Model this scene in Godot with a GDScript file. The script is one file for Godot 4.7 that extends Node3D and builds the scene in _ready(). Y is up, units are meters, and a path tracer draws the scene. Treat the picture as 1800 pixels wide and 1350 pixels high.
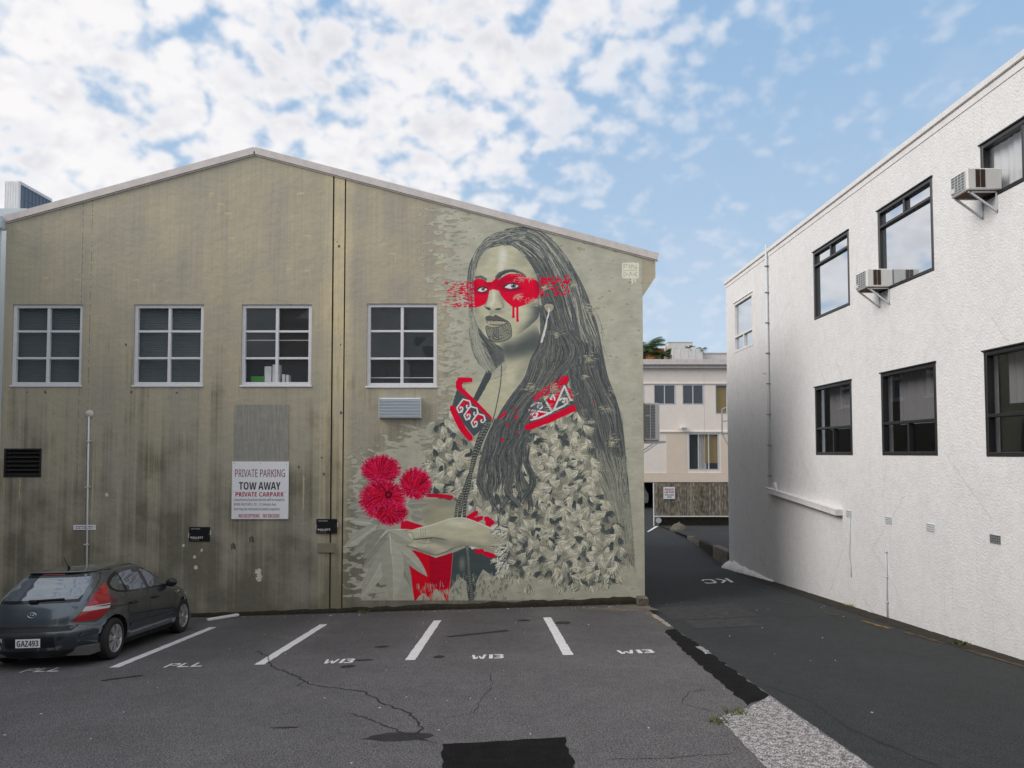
extends Node3D
# A back-street car park: a gabled workshop with a painted mural, a white office block across the alley.

var WALL_Z := -17.5       # face of the gabled workshop
var WHITE_X := 6.96       # face of the white block along the alley
var used := {}
var rng := RandomNumberGenerator.new()
var M := {}

# ------------------------------------------------------------------ mesh helper
class B:
	var st := SurfaceTool.new()
	var xf := Transform3D()
	func _init(smooth := false) -> void:
		st.begin(Mesh.PRIMITIVE_TRIANGLES)
		st.set_smooth_group(0 if smooth else -1)
	func tri(a: Vector3, b: Vector3, c: Vector3, ua := Vector2.ZERO, ub := Vector2.ZERO, uc := Vector2.ZERO) -> void:
		# a, b, c counter-clockwise as seen from outside
		st.set_uv(ua); st.add_vertex(xf * a)
		st.set_uv(uc); st.add_vertex(xf * c)
		st.set_uv(ub); st.add_vertex(xf * b)
	func quad(a: Vector3, b: Vector3, c: Vector3, d: Vector3, ua := Vector2.ZERO, ub := Vector2.ZERO, uc := Vector2.ZERO, ud := Vector2.ZERO) -> void:
		tri(a, b, c, ua, ub, uc)
		tri(a, c, d, ua, uc, ud)
	func box(lo: Vector3, hi: Vector3) -> void:
		obox((lo + hi) * 0.5, (hi - lo) * 0.5, Basis())
	func obox(c: Vector3, h: Vector3, bs: Basis) -> void:
		var p := []
		for i in 8:
			p.append(c + bs * Vector3(h.x * (1 if i & 1 else -1), h.y * (1 if i & 2 else -1), h.z * (1 if i & 4 else -1)))
		quad(p[4], p[5], p[7], p[6]); quad(p[1], p[0], p[2], p[3]); quad(p[5], p[1], p[3], p[7])
		quad(p[0], p[4], p[6], p[2]); quad(p[6], p[7], p[3], p[2]); quad(p[0], p[1], p[5], p[4])
	func bevel_box(lo: Vector3, hi: Vector3, r: float) -> void:
		# a box whose four edges along the longest axis and whose ends are chamfered
		var c := (lo + hi) * 0.5
		var h := (hi - lo) * 0.5
		var s := [Vector3(h.x - r, h.y - r, h.z), Vector3(h.x, h.y - r, h.z - r), Vector3(h.x - r, h.y, h.z - r)]
		for sx in [-1.0, 1.0]:
			for sy in [-1.0, 1.0]:
				for sz in [-1.0, 1.0]:
					var f := Vector3(sx, sy, sz)
					var a: Vector3 = c + s[0] * f
					var b2: Vector3 = c + s[1] * f
					var d: Vector3 = c + s[2] * f
					if sx * sy * sz > 0: tri(a, b2, d)
					else: tri(a, d, b2)
		for sx in [-1.0, 1.0]:
			var f := Vector3(sx, 1, 1)
			var q := [c + Vector3(sx * h.x, -h.y + r, -h.z + r), c + Vector3(sx * h.x, h.y - r, -h.z + r), c + Vector3(sx * h.x, h.y - r, h.z - r), c + Vector3(sx * h.x, -h.y + r, h.z - r)]
			if sx > 0: quad(q[0], q[1], q[2], q[3])
			else: quad(q[3], q[2], q[1], q[0])
		for sy in [-1.0, 1.0]:
			var q := [c + Vector3(-h.x + r, sy * h.y, -h.z + r), c + Vector3(h.x - r, sy * h.y, -h.z + r), c + Vector3(h.x - r, sy * h.y, h.z - r), c + Vector3(-h.x + r, sy * h.y, h.z - r)]
			if sy > 0: quad(q[3], q[2], q[1], q[0])
			else: quad(q[0], q[1], q[2], q[3])
		for sz in [-1.0, 1.0]:
			var q := [c + Vector3(-h.x + r, -h.y + r, sz * h.z), c + Vector3(h.x - r, -h.y + r, sz * h.z), c + Vector3(h.x - r, h.y - r, sz * h.z), c + Vector3(-h.x + r, h.y - r, sz * h.z)]
			if sz > 0: quad(q[0], q[1], q[2], q[3])
			else: quad(q[3], q[2], q[1], q[0])
		for i in 12:
			var u: int = i / 4
			var s1 := 1.0 if i & 1 else -1.0
			var s2 := 1.0 if i & 2 else -1.0
			var v: int = (u + 1) % 3
			var w: int = (u + 2) % 3
			var p := []
			for t in [-1.0, 1.0]:
				var a := Vector3(); a[u] = t * (h[u] - r); a[v] = s1 * h[v]; a[w] = s2 * (h[w] - r)
				var d := Vector3(); d[u] = t * (h[u] - r); d[v] = s1 * (h[v] - r); d[w] = s2 * h[w]
				p.append(c + a); p.append(c + d)
			if s1 * s2 > 0: quad(p[1], p[3], p[2], p[0])
			else: quad(p[0], p[2], p[3], p[1])
	func bar(a: Vector3, b: Vector3, w: float, h: float) -> void:
		var d := (b - a).normalized()
		var side := d.cross(Vector3.UP if absf(d.y) < 0.95 else Vector3.RIGHT).normalized()
		obox((a + b) * 0.5, Vector3(w * 0.5, h * 0.5, a.distance_to(b) * 0.5), Basis(side, (-d).cross(side), -d))
	func tube(pts: Array, r: float, n := 10, caps := true) -> void:
		var rings := []
		var up := Vector3.UP
		for i in pts.size():
			var d: Vector3 = (pts[mini(i + 1, pts.size() - 1)] - pts[maxi(i - 1, 0)]).normalized()
			var s := d.cross(up if absf(d.dot(up)) < 0.95 else Vector3.BACK).normalized()
			var t := d.cross(s)
			var ring := []
			for k in n:
				var a := TAU * k / n
				ring.append(pts[i] + (s * cos(a) + t * sin(a)) * r)
			rings.append(ring)
		for i in rings.size() - 1:
			for k in n:
				var l: int = (k + 1) % n
				quad(rings[i][k], rings[i][l], rings[i + 1][l], rings[i + 1][k])
		if caps:
			for k in n:
				var l: int = (k + 1) % n
				tri(pts[0], rings[0][l], rings[0][k])
				tri(pts[-1], rings[-1][k], rings[-1][l])
	func lathe(prof: Array, n := 28, axis := Basis(), at := Vector3.ZERO) -> void:
		# prof: Vector2(radius, along the axis y), outside seen when the profile runs upwards
		for i in prof.size() - 1:
			for k in n:
				var p := []
				for q in [[i, k], [i, k + 1], [i + 1, k + 1], [i + 1, k]]:
					var a: float = TAU * q[1] / n
					var v: Vector2 = prof[q[0]]
					p.append(at + axis * Vector3(v.x * cos(a), v.y, -v.x * sin(a)))
				quad(p[0], p[1], p[2], p[3])
	func disc(c: Vector3, u: Vector3, v: Vector3, n := 24) -> void:
		for k in n:
			var a := TAU * k / n
			var b2 := TAU * (k + 1) / n
			tri(c, c + u * cos(a) + v * sin(a), c + u * cos(b2) + v * sin(b2))
	func done() -> ArrayMesh:
		st.generate_normals()
		return st.commit()

# ------------------------------------------------------------------ naming
func numbered(called: String) -> String:
	var n: int = used.get(called, 0)
	used[called] = n + 1
	return called if n == 0 else "%s_%03d" % [called, n]

func tag(o: Node, label := "", category := "", group := "", kind := "") -> Node:
	if label != "": o.set_meta("label", label)
	if category != "": o.set_meta("category", category)
	if group != "": o.set_meta("group", group)
	if kind != "": o.set_meta("kind", kind)
	return o

func thing(called: String, label: String, category: String, at := Vector3.ZERO, group := "") -> Node3D:
	var o := Node3D.new()
	o.name = numbered(called)
	add_child(o)
	o.position = at
	tag(o, label, category, group)
	return o

func obj(called: String, mesh: Mesh, mat: Material, parent: Node = self, at := Vector3.ZERO) -> MeshInstance3D:
	var o := MeshInstance3D.new()
	o.name = numbered(called) if parent == self else called
	o.mesh = mesh
	o.material_override = mat
	o.position = at
	parent.add_child(o, true)
	return o

func struct(called: String, mesh: Mesh, mat: Material) -> MeshInstance3D:
	var o := obj(called, mesh, mat)
	o.set_meta("kind", "structure")
	return o

# ------------------------------------------------------------------ materials
func lin(r: float, g: float, b: float) -> Color:
	return Color(r, g, b).linear_to_srgb()

func mat(c: Color, rough := 0.8, metal := 0.0, spec := 0.5) -> StandardMaterial3D:
	var m := StandardMaterial3D.new()
	m.albedo_color = c
	m.roughness = rough
	m.metallic = metal
	m.metallic_specular = spec
	return m

func tex(im: Image) -> ImageTexture:
	return ImageTexture.create_from_image(im)

func noise_image(w: int, h: int, sd: int, freq: float, oct := 4, kind := FastNoiseLite.TYPE_SIMPLEX_SMOOTH) -> Image:
	var n := FastNoiseLite.new()
	n.seed = sd
	n.noise_type = kind
	n.frequency = freq
	n.fractal_octaves = oct
	return n.get_image(w, h, false, false, true)

func noise_tile(w: int, sd: int, freq: float, oct := 4) -> Image:
	var n := FastNoiseLite.new()
	n.seed = sd
	n.noise_type = FastNoiseLite.TYPE_SIMPLEX_SMOOTH
	n.frequency = freq
	n.fractal_octaves = oct
	return n.get_seamless_image(w, w, false, false, 0.12, true)

# a tile of grey grain: mean 'mid', spread 'amp', with pale and dark grains
func grain_tile(w: int, sd: int, mid: float, amp: float, tint := Color(1, 1, 1), stones := 0.0, broad := 0.5) -> ImageTexture:
	var a := noise_tile(w, sd, 0.02, 3).get_data()
	var b := noise_tile(w, sd + 1, 0.25, 2).get_data()
	var r := RandomNumberGenerator.new()
	r.seed = sd
	var out := PackedByteArray()
	out.resize(w * w * 3)
	for i in w * w:
		var v := mid + amp * ((a[i] / 255.0 - 0.5) * broad + (b[i] / 255.0 - 0.5) * 1.2 + (r.randf() - 0.5) * 0.9)
		if stones > 0.0 and r.randf() < stones:
			v += r.randf() * 0.28
		v = clampf(v, 0.0, 1.0) * 255.0
		out[i * 3] = int(v * tint.r); out[i * 3 + 1] = int(v * tint.g); out[i * 3 + 2] = int(v * tint.b)
	return tex(Image.create_from_data(w, w, false, Image.FORMAT_RGB8, out))

# nearly white tile with faint patches, hairline cracks and short dirt runs
func patchy_tile(w: int, sd: int) -> ImageTexture:
	var a := noise_tile(w, sd, 0.012, 4).get_data()
	var b := noise_tile(w, sd + 1, 0.05, 3).get_data()
	var out := PackedByteArray(); out.resize(w * w * 4)
	for i in w * w:
		var p := smoothstep(0.50, 0.56, a[i] / 255.0)
		var v := 0.992 - 0.012 * p - 0.020 * clampf((b[i] / 255.0 - 0.55) * 2.5, 0, 1)
		out[i * 4] = int(v * 255); out[i * 4 + 1] = int(v * 254); out[i * 4 + 2] = int(v * 252); out[i * 4 + 3] = 255
	var im := Image.create_from_data(w, w, false, Image.FORMAT_RGBA8, out)
	var r := RandomNumberGenerator.new(); r.seed = sd
	for k in 9:
		var p := Vector2(r.randf() * w, r.randf() * w)
		var d := Vector2(r.randf_range(-1, 1), r.randf_range(-0.6, 0.6)).normalized()
		for s in 60 + r.randi() % 90:
			p += d + Vector2(r.randf_range(-0.7, 0.7), r.randf_range(-0.7, 0.7))
			im.set_pixel(posmod(int(p.x), w), posmod(int(p.y), w), Color(0.86, 0.855, 0.85))
	for k in 26:
		var x := r.randi() % w; var y := r.randi() % w
		for s in 20 + r.randi() % 70: im.set_pixel(x, posmod(y + s, w), Color(0.93, 0.925, 0.91))
	return tex(im)

func tri_map(m: StandardMaterial3D, per_metre: float) -> StandardMaterial3D:
	m.uv1_triplanar = true
	m.uv1_world_triplanar = true
	m.uv1_scale = Vector3.ONE * per_metre
	return m

func bump(m: StandardMaterial3D, im: Image, cm: float) -> StandardMaterial3D:
	m.heightmap_enabled = true
	m.heightmap_texture = tex(im)
	m.heightmap_scale = cm
	return m

func glass(alpha := 0.06, spec := 0.5, tint := Color(0.75, 0.82, 0.84)) -> StandardMaterial3D:
	var m := mat(Color(tint.r, tint.g, tint.b, alpha), 0.02, 0.0, spec)
	m.transparency = BaseMaterial3D.TRANSPARENCY_ALPHA
	return m

func make_materials() -> void:
	var relief := noise_tile(512, 40, 0.05, 4)
	var fine := noise_tile(256, 41, 0.12, 3)
	M.asphalt = tri_map(mat(lin(0.9, 0.9, 0.9), 0.93), 0.31)
	M.asphalt.albedo_texture = grain_tile(640, 7, 0.60, 0.62, Color(1, 0.985, 0.985), 0.010, 0.12)
	M.asphalt.vertex_color_use_as_albedo = true
	bump(M.asphalt, noise_tile(512, 44, 0.3, 2), 0.6)
	M.road = tri_map(mat(lin(0.9, 0.9, 0.9), 0.9), 0.29)
	M.road.albedo_texture = grain_tile(640, 17, 0.57, 0.66, Color(0.95, 0.99, 1.0), 0.008, 0.18)
	M.road.vertex_color_use_as_albedo = true
	bump(M.road, noise_tile(512, 45, 0.3, 2), 0.6)
	M.tar = tri_map(mat(lin(0.021, 0.021, 0.022), 0.95, 0.0, 0.25), 0.7)
	M.tar.albedo_texture = grain_tile(256, 27, 0.7, 0.5)
	M.tar_old = tri_map(mat(lin(0.07, 0.07, 0.068), 0.9), 0.7)
	M.tar_old.albedo_texture = M.tar.albedo_texture
	M.crack = mat(lin(0.022, 0.021, 0.020), 0.95)
	M.oil = tri_map(mat(lin(0.035, 0.034, 0.033), 0.75), 0.9)
	M.oil.albedo_texture = M.tar.albedo_texture
	M.paint_line = tri_map(mat(lin(0.90, 0.88, 0.89), 0.7), 1.1)
	M.paint_line.albedo_texture = grain_tile(256, 33, 0.93, 0.22)
	M.paint_yellow = tri_map(mat(lin(0.42, 0.24, 0.045), 0.75), 1.6)
	M.paint_yellow.albedo_texture = grain_tile(256, 34, 0.62, 1.1)
	M.yellow_worn = tri_map(mat(lin(0.15, 0.10, 0.045), 0.85), 1.6)
	M.yellow_worn.albedo_texture = M.paint_yellow.albedo_texture
	M.concrete = tri_map(mat(lin(0.30, 0.28, 0.25), 0.9), 0.5)
	M.concrete.albedo_texture = grain_tile(256, 35, 0.66, 0.55, Color(1, 0.97, 0.92))
	bump(M.concrete, relief, 0.5)
	M.mossy = tri_map(mat(lin(0.06, 0.055, 0.04), 0.95), 1.2)
	M.mossy.albedo_texture = grain_tile(256, 36, 0.6, 0.9, Color(1, 0.95, 0.8))
	bump(M.mossy, relief, 2.0)
	M.stucco = tri_map(mat(lin(0.82, 0.82, 0.83), 0.75, 0.0, 0.35), 0.42)
	M.stucco.albedo_texture = grain_tile(512, 37, 0.95, 0.09)
	var st_im := noise_tile(1024, 50, 0.045, 3)
	bump(M.stucco, st_im, 0.65)
	# broad patchiness of an old coat: repairs, weathering
	M.stucco.detail_enabled = true
	M.stucco.detail_blend_mode = BaseMaterial3D.BLEND_MODE_MUL
	M.stucco.detail_uv_layer = BaseMaterial3D.DETAIL_UV_2
	M.stucco.uv2_triplanar = true
	M.stucco.uv2_world_triplanar = true
	M.stucco.uv2_scale = Vector3(0.16, 0.11, 0.16)
	M.stucco.detail_albedo = patchy_tile(512, 95)
	M.white_trim = tri_map(mat(lin(0.82, 0.80, 0.785), 0.6), 0.8)
	M.white_trim.albedo_texture = grain_tile(256, 38, 0.93, 0.12)
	M.white_paint = tri_map(mat(lin(0.80, 0.81, 0.84), 0.55), 1.3)
	M.white_paint.albedo_texture = grain_tile(256, 39, 0.97, 0.12)
	M.pale_steel = mat(lin(0.55, 0.58, 0.60), 0.5)
	M.pale_pipe = mat(lin(0.62, 0.70, 0.74), 0.5)
	M.flashing = tri_map(mat(lin(0.86, 0.79, 0.74), 0.5), 0.7)
	M.flashing.albedo_texture = grain_tile(256, 51, 0.88, 0.14)
	M.roof_sheet = mat(lin(0.28, 0.27, 0.26), 0.5, 0.3)
	M.black_frame = mat(lin(0.018, 0.019, 0.021), 0.35)
	M.dark_metal = mat(lin(0.02, 0.02, 0.02), 0.6)
	M.dark_room = mat(lin(0.26, 0.255, 0.245), 0.9)
	M.black = mat(lin(0.10, 0.098, 0.095), 0.9)
	M.glass = glass(0.06, 0.45)
	M.glass_dark = glass(0.10, 0.75, Color(0.1, 0.14, 0.16))
	M.mirror = mat(lin(0.66, 0.69, 0.72), 0.03, 0.94, 0.6)
	M.mirror_dim = mat(lin(0.20, 0.22, 0.235), 0.04, 0.85, 0.6)
	M.blind = mat(lin(0.11, 0.14, 0.15), 0.7)
	M.curtain = mat(lin(0.17, 0.17, 0.18), 0.9)
	M.curtain_pale = mat(lin(0.62, 0.64, 0.66), 0.9)
	M.ac_white = mat(lin(0.66, 0.65, 0.62), 0.5)
	M.ac_grey = mat(lin(0.20, 0.21, 0.215), 0.5)
	M.rust = mat(lin(0.075, 0.04, 0.024), 0.85)
	M.beige = tri_map(mat(lin(0.91, 0.83, 0.75), 0.8), 0.4)
	M.beige.albedo_texture = grain_tile(256, 52, 0.97, 0.06)
	M.tan = tri_map(mat(lin(0.80, 0.68, 0.55), 0.8), 0.4)
	M.tan.albedo_texture = M.beige.albedo_texture
	M.gold = mat(lin(0.33, 0.22, 0.055), 0.6)
	M.sign_white = mat(lin(0.90, 0.90, 0.93), 0.4)
	M.sign_black = mat(lin(0.008, 0.009, 0.011), 0.3)
	M.red_print = mat(lin(0.42, 0.015, 0.03), 0.5)
	M.plum_print = mat(lin(0.22, 0.03, 0.06), 0.5)
	M.black_print = mat(lin(0.012, 0.012, 0.014), 0.5)
	M.grey_print = mat(lin(0.10, 0.10, 0.11), 0.5)
	M.gold_print = mat(lin(0.20, 0.13, 0.05), 0.5)
	M.fine = fine
	M.relief = relief

# ------------------------------------------------------------------ lettering
func text(parent: Node, s: String, m: Material, at: Vector3, size: Vector2, bs := Basis(), bold := true, face := "Droid Sans") -> MeshInstance3D:
	# the words fill a box of 'size' centred on 'at', facing the z of 'bs'
	var f := SystemFont.new()
	f.font_names = PackedStringArray([face])
	f.font_weight = 700 if bold else 400
	var t := TextMesh.new()
	t.font = f
	t.text = s
	t.font_size = 48
	t.pixel_size = 0.01
	t.depth = 0.02
	t.curve_step = 2.0
	var bb := t.get_aabb()
	var o := obj("lettering", t, m, parent)
	var k := Vector3(size.x / maxf(bb.size.x, 0.01), size.y / maxf(bb.size.y, 0.01), 0.15)
	var c := bb.get_center()
	o.transform = Transform3D(bs * Basis.from_scale(k), at - bs * (Vector3(c.x, c.y, 0) * k))
	return o

# ------------------------------------------------------------------ a wall with openings
# local: x to the right, y up, face at z = 0 looking to +z. top: points of the upper edge from left to right.
func wall_with_holes(b: B, top: Array, ybot: float, holes: Array, thick: float, grooves := [], uv := Rect2(0, 0, 1, 1)) -> void:
	var xs := []
	for p in top: xs.append(p.x)
	for h in holes:
		xs.append(h.position.x); xs.append(h.end.x)
	for g in grooves:
		xs.append(g.x); xs.append(g.y)
	xs.sort()
	var ytop := func(x: float) -> float:
		for i in top.size() - 1:
			if x >= top[i].x - 1e-5 and x <= top[i + 1].x + 1e-5:
				return lerpf(top[i].y, top[i + 1].y, clampf((x - top[i].x) / maxf(top[i + 1].x - top[i].x, 1e-5), 0, 1))
		return top[-1].y
	var u := func(p: Vector3) -> Vector2:
		return Vector2((p.x - uv.position.x) / uv.size.x, 1.0 - (p.y - uv.position.y) / uv.size.y)
	var face := func(a: Vector3, c: Vector3, d: Vector3, e: Vector3) -> void:
		b.quad(a, c, d, e, u.call(a), u.call(c), u.call(d), u.call(e))
	for i in xs.size() - 1:
		var x0: float = xs[i]
		var x1: float = xs[i + 1]
		if x1 - x0 < 1e-4: continue
		var mid := (x0 + x1) * 0.5
		var z := 0.0
		for g in grooves:
			if mid > g.x and mid < g.y: z = -g.z
		var cuts := []
		for h in holes:
			if mid > h.position.x and mid < h.end.x: cuts.append(h)
		cuts.sort_custom(func(p, q): return p.position.y < q.position.y)
		var y := ybot
		for c in cuts:
			face.call(Vector3(x0, y, z), Vector3(x1, y, z), Vector3(x1, c.position.y, z), Vector3(x0, c.position.y, z))
			y = c.end.y
		face.call(Vector3(x0, y, z), Vector3(x1, y, z), Vector3(x1, ytop.call(x1), z), Vector3(x0, ytop.call(x0), z))
		b.quad(Vector3(x1, ybot, -thick), Vector3(x0, ybot, -thick), Vector3(x0, cuts[0].position.y if cuts else ytop.call(x0), -thick), Vector3(x1, cuts[0].position.y if cuts else ytop.call(x1), -thick))
		if cuts:
			b.quad(Vector3(x1, cuts[-1].end.y, -thick), Vector3(x0, cuts[-1].end.y, -thick), Vector3(x0, ytop.call(x0), -thick), Vector3(x1, ytop.call(x1), -thick))
			for k in cuts.size() - 1:
				b.quad(Vector3(x1, cuts[k].end.y, -thick), Vector3(x0, cuts[k].end.y, -thick), Vector3(x0, cuts[k + 1].position.y, -thick), Vector3(x1, cuts[k + 1].position.y, -thick))
		b.quad(Vector3(x0, ytop.call(x0), z), Vector3(x1, ytop.call(x1), z), Vector3(x1, ytop.call(x1), -thick), Vector3(x0, ytop.call(x0), -thick))
		if z < 0.0:
			b.quad(Vector3(x0, ybot, 0), Vector3(x0, ybot, z), Vector3(x0, ytop.call(x0), z), Vector3(x0, ytop.call(x0), 0))
			b.quad(Vector3(x1, ybot, z), Vector3(x1, ybot, 0), Vector3(x1, ytop.call(x1), 0), Vector3(x1, ytop.call(x1), z))
	for h in holes:
		var a: Vector2 = h.position
		var e: Vector2 = h.end
		face.call(Vector3(a.x, a.y, 0), Vector3(e.x, a.y, 0), Vector3(e.x, a.y, -thick), Vector3(a.x, a.y, -thick))
		face.call(Vector3(a.x, e.y, -thick), Vector3(e.x, e.y, -thick), Vector3(e.x, e.y, 0), Vector3(a.x, e.y, 0))
		face.call(Vector3(a.x, a.y, 0), Vector3(a.x, a.y, -thick), Vector3(a.x, e.y, -thick), Vector3(a.x, e.y, 0))
		face.call(Vector3(e.x, a.y, -thick), Vector3(e.x, a.y, 0), Vector3(e.x, e.y, 0), Vector3(e.x, e.y, -thick))
	var l: float = top[0].x
	var r: float = top[-1].x
	b.quad(Vector3(l, ybot, -thick), Vector3(l, ybot, 0), Vector3(l, top[0].y, 0), Vector3(l, top[0].y, -thick))
	b.quad(Vector3(r, ybot, 0), Vector3(r, ybot, -thick), Vector3(r, top[-1].y, -thick), Vector3(r, top[-1].y, 0))

# ------------------------------------------------------------------ scene
func _ready() -> void:
	rng.seed = 11
	# camera: 28 mm lens with a little rise, 3.5 m above the foot of the mural
	var cam := Camera3D.new()
	cam.name = "camera"
	cam.near = 0.1
	cam.far = 900.0
	cam.projection = Camera3D.PROJECTION_FRUSTUM
	cam.keep_aspect = Camera3D.KEEP_HEIGHT
	cam.size = 0.1 * 1350.0 / 1400.0
	cam.frustum_offset = Vector2(0.1 * 15.0 / 1400.0, 0.1 * 58.0 / 1400.0)
	add_child(cam)
	cam.position = Vector3(0, 3.5, 0)
	cam.rotation.x = atan(0.0455)
	cam.current = true
	# sky, haze-free air
	var env := Environment.new()
	env.background_mode = Environment.BG_SKY
	env.sky = Sky.new()
	env.sky.sky_material = make_sky()
	env.tonemap_mode = Environment.TONE_MAPPER_LINEAR
	env.tonemap_exposure = 1.66
	env.sdfgi_enabled = true
	env.ssao_enabled = true
	env.ssil_enabled = true
	var we := WorldEnvironment.new()
	we.name = "world_environment"
	we.environment = env
	add_child(we)
	# a low sun spread wide by thin cloud, on the left
	var sun := DirectionalLight3D.new()
	sun.name = "sun"
	sun.light_energy = 0.48
	sun.light_color = Color(1.0, 0.975, 0.95)
	sun.light_angular_distance = 34.0
	sun.shadow_enabled = true
	add_child(sun)
	sun.look_at_from_position(Vector3.ZERO, Vector3(0.80, -0.53, -0.28), Vector3.UP)

	make_materials()
	build_ground()
	build_workshop()
	build_white_block()
	build_far_block()
	build_behind_camera()
	build_wall_things()
	build_markings()
	build_car()

# ------------------------------------------------------------------ sky
func make_sky() -> PanoramaSkyMaterial:
	var w := 3072
	var h := 1536
	var n1 := FastNoiseLite.new()
	n1.seed = 5; n1.frequency = 1.0; n1.fractal_octaves = 5; n1.fractal_gain = 0.55
	n1.noise_type = FastNoiseLite.TYPE_SIMPLEX_SMOOTH
	var n2 := FastNoiseLite.new()
	n2.seed = 6; n2.frequency = 1.0; n2.fractal_octaves = 2
	n2.noise_type = FastNoiseLite.TYPE_SIMPLEX_SMOOTH
	var cell := FastNoiseLite.new()
	cell.seed = 9; cell.frequency = 15.5; cell.noise_type = FastNoiseLite.TYPE_CELLULAR
	cell.cellular_return_type = FastNoiseLite.RETURN_DISTANCE
	cell.cellular_jitter = 0.9
	cell.fractal_type = FastNoiseLite.FRACTAL_NONE
	var data := PackedFloat32Array()
	data.resize(w * h * 3)
	for j in h:
		var el := (0.5 - (j + 0.5) / h) * PI
		var y := sin(el)
		var flat := cos(el)
		var yy := maxf(y, 0.012)
		var t := pow(clampf(y, 0.0, 1.0), 0.55)
		# clear air: pale at the horizon, blue above
		var air := Vector3(0.45, 0.51, 0.56).lerp(Vector3(0.072, 0.20, 0.385), clampf(t * 1.05, 0, 1))
		var k := 1.0 / (yy + 0.45)
		var low := smoothstep(0.03, 0.22, y)
		for i in w:
			var c := Vector3(0.14, 0.137, 0.133)
			if y > -0.02:
				var az := (i + 0.5) / w * TAU  # column 0 looks along -z
				var sa := sin(az)
				var u := sa * flat * k
				var v := cos(az) * flat * k
				var wx := n1.get_noise_2d(u * 6.5 + 20.0, v * 6.5)
				var wu := u + 0.050 * wx
				var wv := v + 0.045 * n2.get_noise_2d(u * 8.0, v * 8.0 + 40.0)
				var puff := -cell.get_noise_2d(wu + 0.2 * wv, wv * 0.95) - 0.36
				var f := n1.get_noise_2d(u * 22.0, v * 22.0)
				var big := n2.get_noise_2d(u * 2.1 + 7.0, v * 2.1)
				# the cloud field ends along a line to the right of the picture
				var edge := u + 0.5 * (v - 0.885) - 0.345
				var cover := 0.10 - smoothstep(-0.34, 0.10, edge) * 0.44 + 0.07 * smoothstep(-0.5, -0.95, edge) + big * 0.13
				var d := cover + puff * 0.80 + f * 0.42
				var a := smoothstep(-0.22, 0.36, d)
				a = maxf(a, 0.20 * smoothstep(-0.15, 0.5, wx + big) * smoothstep(-0.1, 0.3, edge))
				a *= lerpf(0.97, 0.32, smoothstep(-0.28, 0.10, edge)) * (low * 0.85 + 0.15)
				var thick := smoothstep(0.12, 0.60, d)
				var side := smoothstep(0.0, 1.0, -sa)
				var lit := Vector3(0.565, 0.557, 0.565).lerp(Vector3(0.615, 0.598, 0.592), side)
				var g2 := clampf(0.5 + 1.1 * n2.get_noise_2d(u * 4.5 - 9.0, v * 6.0 + 3.0) - f * 1.2, 0, 1)
				var cl := lit.lerp(Vector3(0.41, 0.415, 0.45), thick * g2 * 0.75)
				c = air.lerp(cl, a)
			var q := (j * w + i) * 3
			data[q] = c.x; data[q + 1] = c.y; data[q + 2] = c.z
	var im := Image.create_from_data(w, h, false, Image.FORMAT_RGBF, data.to_byte_array())
	var sm := PanoramaSkyMaterial.new()
	sm.panorama = tex(im)
	return sm

# ------------------------------------------------------------------ ground
func lot_y(x: float, z: float) -> float:
	return 1.356 + 0.069 * z + 0.03 * x

func alley_y(x: float, z: float) -> float:
	var zz := maxf(z, -25.0)
	var step := 0.075 * smoothstep(-9.2, -12.5, zz)
	var k := lot_y(2.95, zz) - step
	k = maxf(k, -0.16)
	var w := 1.313 + 0.054 * zz
	var y := lerpf(k, w, clampf((x - 2.95) / 4.0, 0, 1))
	if z < -25.0:
		var far := 0.24 if z > -36.0 else lerpf(0.24, 0.57, clampf((-36.0 - z) / 5.0, 0, 1))
		y = lerpf(y, far, smoothstep(-25.0, -30.5, z))
	return y

func sheet(called: String, x0: float, x1: float, z0: float, z1: float, step: float, hf: Callable, cf: Callable, m: Material) -> MeshInstance3D:
	var st := SurfaceTool.new()
	st.begin(Mesh.PRIMITIVE_TRIANGLES)
	st.set_smooth_group(0)
	var nx := int(ceil((x1 - x0) / step))
	var nz := int(ceil((z1 - z0) / step))
	for j in nz + 1:
		for i in nx + 1:
			var x := lerpf(x0, x1, float(i) / nx)
			var z := lerpf(z0, z1, float(j) / nz)
			st.set_color(cf.call(x, z))
			st.add_vertex(Vector3(x, hf.call(x, z), z))
	for j in nz:
		for i in nx:
			var a := j * (nx + 1) + i
			for q in [a, a + 1, a + nx + 2, a, a + nx + 2, a + nx + 1]: st.add_index(q)
	st.generate_normals()
	return struct(called, st.commit(), m)

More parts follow.
